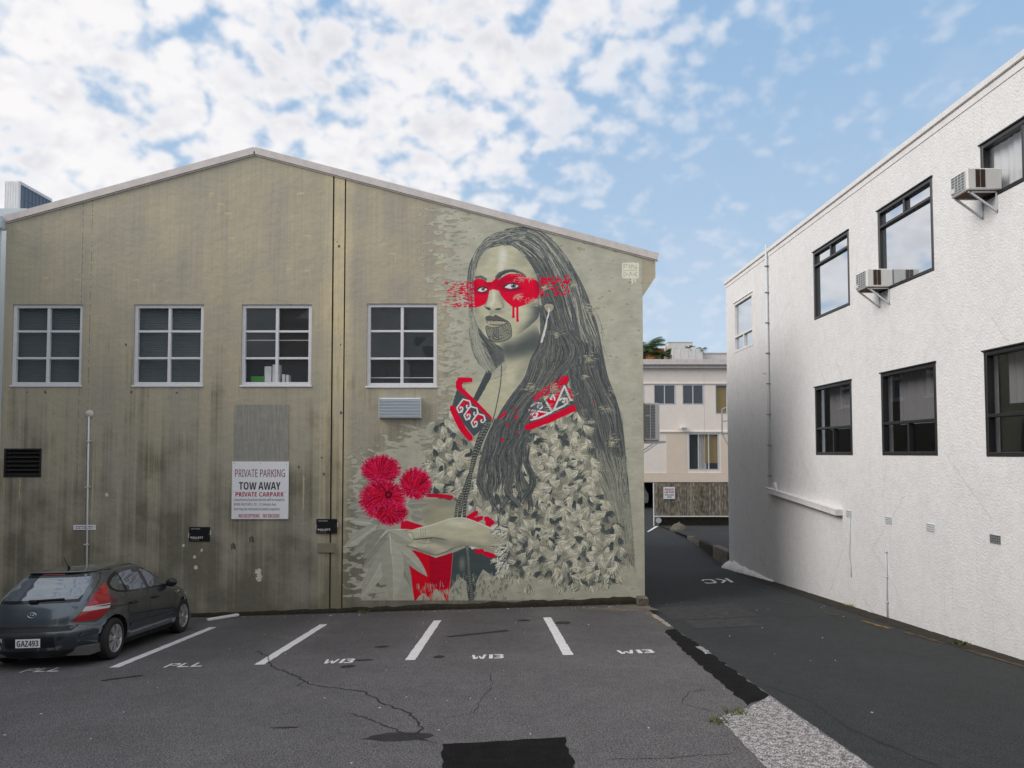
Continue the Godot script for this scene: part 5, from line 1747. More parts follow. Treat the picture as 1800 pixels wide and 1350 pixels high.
func build_car() -> void:
	var t := thing("grey_hatchback", "dark grey five door hatchback parked nose to the wall", "car", Vector3(-6.90, lot_y(-6.90, -13.855), -13.855))
	var zx := Vector3(0, 0.069, 1).normalized()
	var xx := Vector3(1, 0.03, 0)
	xx = (xx - zx * xx.dot(zx)).normalized()
	t.basis = Basis(xx, zx.cross(xx), zx)
	var paint := mat(lin(0.10, 0.125, 0.145), 0.27, 0.8, 0.5)
	paint.clearcoat_enabled = true; paint.clearcoat = 1.0; paint.clearcoat_roughness = 0.04
	var gl := mat(lin(0.22, 0.25, 0.28), 0.03, 0.75, 0.8)
	var trim := mat(lin(0.012, 0.012, 0.013), 0.55)
	var gloss := mat(lin(0.008, 0.008, 0.009), 0.12)
	var red := mat(lin(0.36, 0.008, 0.012), 0.12); red.clearcoat_enabled = true; red.clearcoat = 1.0; red.clearcoat_roughness = 0.03
	var clear := mat(lin(0.62, 0.60, 0.60), 0.15)
	var alloy := mat(lin(0.50, 0.51, 0.53), 0.32, 0.7)
	var tyre_m := mat(lin(0.018, 0.018, 0.018), 0.85)
	var chrome := mat(lin(0.7, 0.7, 0.72), 0.12, 0.95)
	# shell, with the wheel arches cut out
	var ys := []
	for i in 30: ys.append(lerpf(0.16, 0.96, i / 29.0))
	for i in range(1, 15): ys.append(lerpf(0.96, 1.3484, i / 14.0))
	for i in range(1, 13): ys.append(1.3484 + 0.0722 * sin(PI / 2 * i / 12.0))
	# angles evenly spread along the outline
	var ref := []
	var acc := [0.0]
	for i in 1441: ref.append(car_pt(0.7, TAU * i / 1440.0))
	for i in 1440: acc.append(acc[-1] + ref[i].distance_to(ref[i + 1]))
	var phs := []
	var N := 168
	var j0 := 0
	for k in N + 1:
		var want: float = acc[-1] * k / N
		while j0 < 1439 and acc[j0 + 1] < want: j0 += 1
		phs.append(TAU * (j0 + clampf((want - acc[j0]) / maxf(acc[j0 + 1] - acc[j0], 1e-6), 0, 1)) / 1440.0)
	var AR := 0.365
	var grid := []
	for y in ys:
		var row := []
		for ph in phs:
			var p := car_pt(y, ph)
			# crease of the shoulder and sill
			if absf(p.x) > 0.6 and absf(p.z) < 1.9:
				var sh := exp(-pow((p.y - 0.84) / 0.035, 2.0)) * 0.010 + exp(-pow((p.y - 0.36) / 0.05, 2.0)) * 0.008
				p.x += signf(p.x) * sh
			# flared arches, snapped to a circle
			for wz in [1.325, -1.325]:
				var d := Vector2(p.z - wz, p.y - 0.315)
				if absf(p.x) > 0.55 and d.length() < AR + 0.10:
					p.x += signf(p.x) * 0.018 * clampf(1.0 - (d.length() - AR) / 0.10, 0, 1)
				if absf(p.x) > 0.55 and d.length() < AR and d.length() > AR - 0.045:
					d = d.normalized() * AR
					p.z = wz + d.x; p.y = 0.315 + d.y
			row.append(p)
		grid.append(row)
	var body := B.new(true)
	var lips := B.new(true)
	for i in ys.size() - 1:
		for k in N:
			var q := [grid[i][k], grid[i][k + 1], grid[i + 1][k + 1], grid[i + 1][k]]
			var c: Vector3 = (q[0] + q[1] + q[2] + q[3]) * 0.25
			var hole := false
			for wz in [1.325, -1.325]:
				if absf(c.x) > 0.55 and Vector2(c.z - wz, c.y - 0.315).length() < AR - 0.004: hole = true
			if not hole: body.quad(q[0], q[1], q[2], q[3])
	for k in N: body.tri(Vector3(0, 1.4214, 0.45), grid[-1][k], grid[-1][k + 1])
	obj("body", body.done(), paint, t)
	# floor pan, sills and arch liners
	var pan := B.new()
	pan.box(Vector3(-0.78, 0.17, -1.9), Vector3(0.78, 0.30, 1.95))
	pan.box(Vector3(-0.62, 0.29, -1.8), Vector3(0.62, 0.72, 1.9))
	obj("underbody", pan.done(), M.black, t)
	for s in [-1.0, 1.0]:
		for wz in [1.325, -1.325]:
			var a := B.new(true)
			for k in 20:
				var a0 := -0.35 + (PI + 0.7) * k / 20.0; var a1 := -0.35 + (PI + 0.7) * (k + 1) / 20.0
				var p0 := Vector3(0, 0.315 + sin(a0) * AR, wz + cos(a0) * AR); var p1 := Vector3(0, 0.315 + sin(a1) * AR, wz + cos(a1) * AR)
				var xo0 := maxf(car_side(clampf(p0.y, 0.17, 1.0), p0.z), 0.5) + 0.012; var xo1 := maxf(car_side(clampf(p1.y, 0.17, 1.0), p1.z), 0.5) + 0.012
				var i0 := Vector3(s * 0.55, p0.y, p0.z); var i1 := Vector3(s * 0.55, p1.y, p1.z)
				p0.x = s * xo0; p1.x = s * xo1
				a.quad(p0, p1, i1, i0)
			obj("arch_liner", a.done(), trim, t)
	# glass, black surrounds and shut lines on both flanks
	for s in [-1.0, 1.0]:
		obj("window_surround", flank([[-0.98, 0.945, 0.96], [-0.72, 0.945, 1.0844], [-0.45, 0.95, 1.2032], [-0.2, 0.955, 1.2824], [0.15, 0.962, 1.3352], [0.6, 0.9718, 1.3396], [0.95, 0.9832, 1.3044], [1.15, 1.0096, 1.2428], [1.30, 1.0756, 1.146]], 0.004, s), gloss, t)
		obj("front_side_glass", flank([[-0.72, 0.965, 1.0492], [-0.45, 0.97, 1.168], [-0.2, 0.9744, 1.2472], [0.10, 0.9788, 1.2912]], 0.008, s), gl, t)
		obj("rear_side_glass", flank([[0.22, 0.9832, 1.3], [0.55, 0.9902, 1.3044], [0.86, 0.9982, 1.2736]], 0.008, s), gl, t)
		obj("quarter_glass", flank([[0.92, 1.0052, 1.2604], [1.10, 1.0228, 1.2164], [1.24, 1.0712, 1.1416]], 0.008, s), gl, t)
		for q in [[[0.155, 0.26, 0.955], [0.163, 0.26, 0.955]], [[-0.90, 0.3, 0.9], [-0.893, 0.3, 0.9]], [[0.93, 0.66, 0.9832], [0.938, 0.66, 0.9832]]]:
			obj("door_gap", flank(q, 0.003, s, 14), trim, t)
		obj("sill", flank([[-0.94, 0.165, 0.235], [0.94, 0.165, 0.235]], 0.012, s, 3), trim, t)
		obj("side_moulding", flank([[-0.86, 0.415, 0.465], [0.85, 0.43, 0.48]], 0.010, s, 4), paint, t)
		for z in [-0.02, 0.78]:
			var h := B.new()
			h.bevel_box(Vector3(-0.015, -0.016, -0.10), Vector3(0.025, 0.016, 0.10), 0.008)
			obj("door_handle", h.done(), trim, t, Vector3(s * (car_side(0.80, z) + 0.02), 0.80, z))
		var mi := B.new(true)
		for jj in 8:
			for ii in 14:
				var p := []
				for q in [[ii, jj], [ii + 1, jj], [ii + 1, jj + 1], [ii, jj + 1]]:
					var th: float = TAU * q[0] / 14.0; var la: float = -PI / 2 + PI * q[1] / 8.0
					p.append(Vector3(cos(th) * cos(la) * 0.105, sin(la) * 0.078, -sin(th) * cos(la) * 0.06))
				mi.quad(p[0], p[1], p[2], p[3])
		mi.bar(Vector3(0, -0.03, 0), Vector3(-s * 0.14, -0.06, 0.01), 0.05, 0.035)
		var mo := obj("wing_mirror", mi.done(), gloss, t, Vector3(s * 0.915, 0.99, -0.62))
		var mg := B.new()
		mg.disc(Vector3(0, 0, 0.0), Vector3(0.085, 0, 0), Vector3(0, 0.055, 0), 18)
		obj("mirror_glass", mg.done(), M.mirror_dim, mo)
		# tail lamp: red glass with a clear band
		obj("tail_lamp", corner([[0.655, 25, 49], [0.74, 29, 58], [0.8, 32, 61]], 0.010, s), red, t)
		obj("tail_lamp", corner([[0.8, 32, 61], [0.825, 33, 62], [0.865, 35, 63]], 0.010, s), clear, t)
		obj("tail_lamp", corner([[0.865, 35, 63], [0.95, 39, 64], [1.0404, 46, 63.5], [1.1108, 52, 62], [1.1636, 57, 60.5]], 0.010, s), red, t)
		obj("bumper_strip", corner([[0.45, 34, 66], [0.5, 36, 67]], 0.016, s), paint, t)
		obj("bumper_gap", corner([[0.445, 33, 67], [0.452, 33, 67]], 0.012, s), trim, t)
	# the tail
	obj("rear_window_surround", tail([[0.945, -0.67, 0.67], [1.014, -0.67, 0.67], [1.1284, -0.65, 0.65], [1.2428, -0.61, 0.61], [1.3264, -0.56, 0.56]], 0.004), gloss, t)
	obj("rear_window", tail([[0.9832, -0.56, 0.56], [1.0404, -0.59, 0.59], [1.1548, -0.57, 0.57], [1.2824, -0.52, 0.52]], 0.008), gl, t)
	obj("brake_lamp", tail([[1.3238, -0.17, 0.17], [1.3396, -0.17, 0.17]], 0.012, 6), red, t)
	var sp := B.new(true)
	var prev := []
	for i in 21:
		var x := lerpf(-0.57, 0.57, i / 20.0)
		var zz := car_rear(1.3484, x)
		var ring := [Vector3(x, 1.339606, zz - 0.20), Vector3(x, 1.3695, zz + 0.035), Vector3(x, 1.3528, zz + 0.045), Vector3(x, 1.3396, zz - 0.02)]
		if prev:
			for k in 3: sp.quad(prev[k + 1], ring[k + 1], ring[k], prev[k])
		prev = ring
	obj("roof_spoiler", sp.done(), paint, t)
	obj("hatch_gap", tail([[0.615, -0.60, 0.60], [0.622, -0.60, 0.60]], 0.003), trim, t)
	obj("bumper_recess", tail([[0.545, -0.56, 0.56], [0.612, -0.62, 0.62]], 0.004), trim, t)
	obj("plate_recess", tail([[0.315, -0.36, 0.36], [0.475, -0.36, 0.36]], 0.004, 6), trim, t)
	obj("rear_valance", tail([[0.165, -0.74, 0.74], [0.262, -0.76, 0.76]], 0.008), trim, t)
	for s in [-1.0, 1.0]:
		var f := B.new()
		var y0 := 0.33
		f.tri(Vector3(s * 0.40, 0.40, car_rear(0.4, 0.4) + 0.006), Vector3(s * 0.49, 0.46, car_rear(0.46, 0.49) + 0.006), Vector3(s * 0.40, 0.47, car_rear(0.47, 0.4) + 0.006))
		obj("reflector", f.done(), M.pale_steel if s < 0 else trim, t)
	var pl := B.new()
	pl.bevel_box(Vector3(-0.18, -0.0625, 0), Vector3(0.18, 0.0625, 0.008), 0.003)
	var po := obj("number_plate", pl.done(), M.sign_white, t, Vector3(0, 0.395, car_rear(0.395, 0.18) + 0.014))
	po.rotation.x = 0.05
	text(po, "GAZ493", M.black_print, Vector3(0, 0, 0.0085), Vector2(0.315, 0.085))
	# badge, maker's mark as a slanted letter in an oval, model letters, wiper, aerial
	var bz := car_rear(0.78, 0.0) + 0.012
	var bd := B.new(true)
	var ring_pts := []
	for k in 25: ring_pts.append(Vector3(cos(TAU * k / 24) * 0.062, sin(TAU * k / 24) * 0.036, 0))
	bd.tube(ring_pts, 0.0075, 6, false)
	bd.bar(Vector3(-0.032, -0.022, 0), Vector3(-0.014, 0.024, 0), 0.010, 0.008)
	bd.bar(Vector3(0.014, -0.024, 0), Vector3(0.032, 0.022, 0), 0.010, 0.008)
	bd.bar(Vector3(-0.02, -0.004, 0), Vector3(0.02, 0.004, 0), 0.008, 0.008)
	obj("badge", bd.done(), chrome, t, Vector3(0, 0.785, bz))
	text(t, "i30", chrome, Vector3(0.545, 0.875, car_rear(0.875, 0.545) + 0.006), Vector2(0.13, 0.042), Basis(Vector3.UP, 0.12))
	text(t, "CRDi", chrome, Vector3(0.42, 0.605, car_rear(0.605, 0.42) + 0.01), Vector2(0.10, 0.012))
	var wp := B.new()
	wp.bar(Vector3(-0.05, 0.985, car_rear(0.985, 0) + 0.03), Vector3(0.40, 1.0, car_rear(1.0, 0.4) + 0.03), 0.02, 0.02)
	wp.bevel_box(Vector3(-0.10, 0.955, car_rear(0.96, 0) + 0.005), Vector3(0.02, 1.0, car_rear(0.96, 0) + 0.045), 0.01)
	obj("wiper", wp.done(), trim, t)
	var an := B.new()
	an.tube([Vector3(0, 1.4012, 1.12), Vector3(0, 1.4276, 1.16)], 0.02, 8)
	an.tube([Vector3(0, 1.4232, 1.15), Vector3(0, 1.5772, 1.30)], 0.005, 6)
	obj("aerial", an.done(), trim, t)
	for s in [-1.0, 1.0]:
		var rg := B.new()
		for k in 14:
			var z0 := lerpf(0.1, 1.35, k / 14.0); var z1 := lerpf(0.1, 1.35, (k + 1) / 14.0)
			var find := func(z): 
				var yy := 1.4206
				while yy > 1.24 and car_side(yy, z) < 0.50: yy -= 0.004
				return yy + 0.002
			rg.bar(Vector3(s * 0.50, find.call(z0), z0), Vector3(s * 0.50, find.call(z1), z1), 0.012, 0.006)
		obj("roof_gutter", rg.done(), trim, t)
	# windscreen and headlamps, seen only from the side
	obj("windscreen", corner([[0.97, 150, 210], [1.0844, 148, 212], [1.19, 146, 214], [1.2956, 145, 215]], 0.006, 1.0, 20), gl, t)
	for s in [-1.0, 1.0]:
		obj("headlamp", corner([[0.6, 118, 142], [0.68, 116, 145], [0.735, 114, 140]], 0.008, s), clear, t)
		var rp := B.new()
		rp.bevel_box(Vector3(-0.006, -0.014, -0.028), Vector3(0.006, 0.014, 0.028), 0.004)
		obj("side_repeater", rp.done(), clear, t, Vector3(s * (car_side(0.80, -1.05) + 0.012), 0.80, -1.05))
	# wheels
	for s in [-1.0, 1.0]:
		for wz in [1.325, -1.325]:
			var ty := B.new(true)
			var ax := Basis(Vector3.BACK, -PI / 2 * s)
			ty.lathe([Vector2(0.19, -0.19), Vector2(0.27, -0.195), Vector2(0.302, -0.18), Vector2(0.313, -0.15), Vector2(0.313, -0.03), Vector2(0.302, -0.004), Vector2(0.265, 0.008), Vector2(0.212, 0.0), Vector2(0.205, -0.02)], 36, ax)
			var wo := obj("wheel", ty.done(), tyre_m, t, Vector3(s * 0.862, 0.313, wz))
			var rim := B.new(true)
			rim.lathe([Vector2(0.214, 0.004), Vector2(0.204, 0.006), Vector2(0.190, -0.012), Vector2(0.186, -0.055)], 36, ax)
			obj("rim", rim.done(), alloy, wo)
			rim = B.new(true)
			rim.lathe([Vector2(0.06, -0.01), Vector2(0.055, 0.004), Vector2(0.03, 0.010), Vector2(0.0, 0.011)], 20, ax)
			obj("hub_cap", rim.done(), alloy, wo)
			var back := B.new()
			back.lathe([Vector2(0.19, -0.06), Vector2(0.0, -0.058)], 24, ax)
			obj("brake_disc", back.done(), mat(lin(0.14, 0.135, 0.13), 0.5, 0.5), wo)
			for k in 7:
				var spk := B.new()
				var a := TAU * k / 7.0 + 0.2
				var ra := Vector3(0, sin(a), cos(a)); var ta := Vector3(0, cos(a), -sin(a)); var ox := Vector3(s, 0, 0)
				var p := [ra * 0.045 - ta * 0.020 + ox * 0.002, ra * 0.045 + ta * 0.020 + ox * 0.002, ra * 0.195 + ta * 0.058 - ox * 0.004, ra * 0.195 - ta * 0.058 - ox * 0.004]
				var u := -ox * 0.03
				spk.quad(p[0], p[3], p[2], p[1]); spk.quad(p[0] + u, p[1] + u, p[2] + u, p[3] + u)
				for e in 4: spk.quad(p[e], p[(e + 1) % 4], p[(e + 1) % 4] + u, p[e] + u)
				obj("spoke", spk.done(), alloy, wo)

# ------------------------------------------------------------------ the painted portrait
# the painting is laid out on its own sheet, 1733 x 2233 units, one unit about 4 mm; 0.6 texture pixels each
const MK := 0.6
var mi_im: Image
var mr := RandomNumberGenerator.new()

func mc(r: int, g: int, b: int) -> Color:
	# paint colours, from how they look in the shaded light to their own reflectance
	var c := Color8(r, g, b).srgb_to_linear() * 1.7
	return Color(minf(c.r, 0.84), minf(c.g, 0.84), minf(c.b, 0.84)).linear_to_srgb()

func blot(x: float, y: float, w: float, h: float, c: Color) -> void:
	mi_im.fill_rect(Rect2i(int(x * MK), int(y * MK), maxi(1, int(round(w * MK))), maxi(1, int(round(h * MK)))), c)

# solid outline, filled row by row
func fill_poly(pts: Array, c: Color, im: Image = null) -> void:
	var t: Image = im if im else mi_im
	var p := []
	var lo := 1e9; var hi := -1e9
	for q in pts:
		var v: Vector2 = (q if q is Vector2 else Vector2(q[0], q[1])) * MK
		p.append(v); lo = minf(lo, v.y); hi = maxf(hi, v.y)
	for y in range(maxi(0, int(lo)), mini(t.get_height() - 1, int(hi)) + 1):
		var xs := []
		var yy := y + 0.5
		for i in p.size():
			var a: Vector2 = p[i]; var b: Vector2 = p[(i + 1) % p.size()]
			if (a.y <= yy) != (b.y <= yy): xs.append(a.x + (yy - a.y) / (b.y - a.y) * (b.x - a.x))
		xs.sort()
		for i in range(0, xs.size() - 1, 2):
			var x0 := int(round(xs[i])); var x1 := int(round(xs[i + 1]))
			if x1 > x0: t.fill_rect(Rect2i(x0, y, x1 - x0, 1), c)

func smooth_pts(pts: Array, sub := 6, closed := false) -> Array:
	var out := []
	var n := pts.size()
	var v := []
	for q in pts: v.append(q if q is Vector2 else Vector2(q[0], q[1]))
	for i in (n if closed else n - 1):
		var a: Vector2 = v[(i - 1 + n) % n] if closed or i > 0 else v[0]
		var b: Vector2 = v[i]
		var c: Vector2 = v[(i + 1) % n]
		var d: Vector2 = v[(i + 2) % n] if closed or i + 2 < n else v[n - 1]
		for k in sub: out.append(b.cubic_interpolate(c, a, d, float(k) / sub))
	if not closed: out.append(v[n - 1])
	return out

# a brush stroke that swells and thins
func stroke(pts: Array, w0: float, w1: float, c: Color, taper := 0.5) -> void:
	var n := pts.size()
	for i in n - 1:
		var a: Vector2 = pts[i]; var b: Vector2 = pts[i + 1]
		var m := maxi(1, int(a.distance_to(b) * MK / 0.9))
		for k in m:
			var t: float = (i + float(k) / m) / (n - 1)
			var w: float = lerpf(w0, w1, t) * (1.0 - taper * pow(absf(t * 2.0 - 1.0), 3.0))
			var p := a.lerp(b, float(k) / m)
			blot(p.x - w * 0.5, p.y - w * 0.5, w, w, c)

func v2(pts: Array) -> Array:
	var o := []
	for q in pts: o.append(q if q is Vector2 else Vector2(q[0], q[1]))
	return o

# strands that run between two guide lines
func lock(left: Array, right: Array, n: int, cols: Array, wmin: float, wmax: float, base = null, stop := 1.0, jitter := 6.0) -> void:
	var l := smooth_pts(left, 5); var r := smooth_pts(right, 5)
	var m := 60
	var at := func(g: Array, t: float) -> Vector2:
		var f := clampf(t, 0, 1) * (g.size() - 1)
		var i := mini(int(f), g.size() - 2)
		return (g[i] as Vector2).lerp(g[i + 1], f - i)
	if base != null:
		var poly := []
		for i in m + 1:
			if float(i) / m <= stop: poly.append(at.call(l, float(i) / m))
		for i in range(m, -1, -1):
			if float(i) / m <= stop: poly.append(at.call(r, float(i) / m))
		fill_poly(poly, base)
	for k in int(n * 1.9):
		var s := mr.randf()
		var t0 := mr.randf() * 0.75 - 0.12
		var t1 := t0 + mr.randf_range(0.18, 0.6)
		var ds := mr.randf_range(-0.07, 0.07)
		var pts := []
		var ph := s * 7.0 + mr.randf() * 1.2
		var wave := mr.randf_range(0.015, 0.055)
		for i in 15:
			var t := clampf(lerpf(t0, t1, i / 14.0), 0, 1)
			var q: Vector2 = (at.call(l, t) as Vector2).lerp(at.call(r, t), clampf(s + ds * (i / 14.0) + wave * sin(t * 13.0 + ph), 0, 1))
			pts.append(q + Vector2(mr.randf_range(-1, 1), mr.randf_range(-1, 1)) * jitter * 0.12)
		var w := mr.randf_range(wmin, wmax) * 0.66
		stroke(pts, w * 0.7, w, cols[mr.randi() % cols.size()], 0.75)

# soft airbrushed tone inside an outline mask
func soft(cx: float, cy: float, rx: float, ry: float, c: Color, amount: float, mask: Image = null, turn := 0.0) -> void:
	var R := maxf(rx, ry)
	var w := mi_im.get_width(); var h := mi_im.get_height()
	var ca := cos(turn); var sa := sin(turn)
	for y in range(maxi(0, int((cy - R) * MK)), mini(h - 1, int((cy + R) * MK)) + 1):
		for x in range(maxi(0, int((cx - R) * MK)), mini(w - 1, int((cx + R) * MK)) + 1):
			if mask and mask.get_pixel(x, y).r < 0.5: continue
			var dx := x / MK - cx; var dy := y / MK - cy
			var u := (dx * ca + dy * sa) / rx; var v := (-dx * sa + dy * ca) / ry
			var d := u * u + v * v
			if d < 1.0:
				var k := (1.0 - d) * (1.0 - d) * amount
				var o := mi_im.get_pixel(x, y)
				mi_im.set_pixel(x, y, Color(lerpf(o.r, c.r, k), lerpf(o.g, c.g, k), lerpf(o.b, c.b, k), maxf(o.a, k)))

func mask_of(pts: Array) -> Image:
	var m := Image.create(mi_im.get_width(), mi_im.get_height(), false, Image.FORMAT_L8)
	fill_poly(pts, Color.WHITE, m)
	return m

# sub-frames in which parts of the figure were measured
func FA(p: Array) -> Array:
	var o := []
	for q in p: o.append(Vector2(620.6 + 0.5172 * q[0], 124.1 + 0.5172 * q[1]))
	return o
func KA(p: Array) -> Array:
	var o := []
	for q in p: o.append(Vector2(496.5 + 0.6551 * q[0], 868.8 + 0.6551 * q[1]))
	return o
func QA(p: Array) -> Array:
	var o := []
	for q in p: o.append(Vector2(62.1 + 0.6438 * q[0], 1334.3 + 0.6438 * q[1]))
	return o

func feather(p: Vector2, dir: float, ln: float, spread: float, cols: Array, n: int, w: float) -> void:
	# a tuft: strands leave one root, run side by side and splay at the tip
	var bend := mr.randf_range(-0.45, 0.45)
	var nr := Vector2(cos(dir + PI * 0.5), sin(dir + PI * 0.5))
	for k in n:
		var o := (k + 0.5) / n - 0.5
		var a := dir + spread * o + mr.randf_range(-0.04, 0.04)
		var l := ln * mr.randf_range(0.7, 1.05) * (1.0 - 1.1 * o * o)
		var pts := []
		for i in 7:
			var s := i / 6.0
			pts.append(p + nr * o * ln * 0.30 * sin(PI * 0.5 * minf(1.0, s * 1.8)) + Vector2(cos(a + bend * s), sin(a + bend * s)) * l * s + nr * o * s * s * ln * 0.10)
		stroke(pts, w * 1.2, w * 0.5, cols[mr.randi() % cols.size()], 0.2)

func leaf(a: Vector2, b: Vector2, w: float, light: Color, dark: Color, bend := 0.15) -> void:
	var d := b - a
	var nr := d.orthogonal().normalized()
	var mid := a.lerp(b, 0.5) + nr * d.length() * bend * 0.5
	var spine := []
	for i in 13:
		var t := i / 12.0
		spine.append(a.lerp(mid, t).lerp(mid.lerp(b, t), t))
	for side in [1.0, -1.0]:
		var poly := []
		for i in 13:
			poly.append(spine[i])
		for i in range(12, -1, -1):
			var t := i / 12.0
			var ww := w * pow(sin(PI * pow(t, 0.8)), 0.8)
			poly.append(spine[i] + nr * side * ww)
		fill_poly(poly, light if side > 0 else light.lerp(dark, 0.22))
		# side veins and the shaded rim
		for i in range(1, 11):
			var t := i / 12.0
			var ww := w * pow(sin(PI * pow(t + 0.08, 0.8)), 0.8)
			stroke([spine[i], spine[i + 1] + nr * side * ww * 0.85], 1.7, 1.7, light.lerp(dark, 0.14))
		var rim := []
		for i in 13: rim.append(spine[i] + nr * side * w * pow(sin(PI * pow(i / 12.0, 0.8)), 0.8))
		stroke(rim, 2.2, 2.2, light.lerp(dark, 0.6) if side < 0 else light.lerp(dark, 0.25))
	stroke(spine, 5.0, 2.0, light.lerp(Color.WHITE, 0.25))

func blossom(c: Vector2, rx: float, ry: float, n: int, heart: Vector2) -> void:
	fill_poly(smooth_pts(ellipse(c, rx * 0.80, ry * 0.80), 2, true), mc(168, 12, 44))
	for k in n:
		var a := mr.randf() * TAU
		var e := c + Vector2(cos(a) * rx, sin(a) * ry) * sqrt(mr.randf_range(0.12, 1.0))
		var s := heart + (e - heart) * mr.randf_range(0.25, 0.8)
		var col: Color = [mc(214, 16, 56), mc(196, 10, 40), mc(150, 4, 34), mc(226, 26, 80), mc(110, 2, 30)][mr.randi() % 5]
		stroke([s, s.lerp(e, 0.5), e], 3.0, 2.4, col, 0.2)
		if mr.randf() < 0.55: blot(e.x - 2.4, e.y - 2.4, 4.8, 4.8, mc(236, 62, 112) if mr.randf() < 0.6 else mc(206, 18, 66))

func ellipse(c: Vector2, rx: float, ry: float, n := 20) -> Array:
	var o := []
	for k in n: o.append(c + Vector2(cos(TAU * k / n) * rx, sin(TAU * k / n) * ry))
	return o

func spiral(c: Vector2, r: float, a0: float, turns: float, sgn: float, w: float, col: Color) -> void:
	var pts := []
	for i in 19:
		var t := i / 18.0
		var rr := r * (1.0 - 0.72 * t)
		var a := a0 + sgn * TAU * turns * t
		pts.append(c + Vector2(cos(a), sin(a)) * rr)
	stroke(pts, w, w, col, 0.0)

func rope(pts: Array, w: float) -> void:
	var s := smooth_pts(pts, 6)
	stroke(s, w, w, mc(60, 66, 66), 0.0)
	for i in s.size() - 1:
		var a: Vector2 = s[i]; var b: Vector2 = s[i + 1]
		var m := maxi(1, int(a.distance_to(b) / 9.0))
		var nr := (b - a).orthogonal().normalized()
		for k in m:
			var p := a.lerp(b, float(k) / m)
			stroke([p - nr * w * 0.40 + (b - a).normalized() * 3.0, p + nr * w * 0.40 - (b - a).normalized() * 3.0], 3.2, 3.2, mc(140, 140, 124), 0.3)

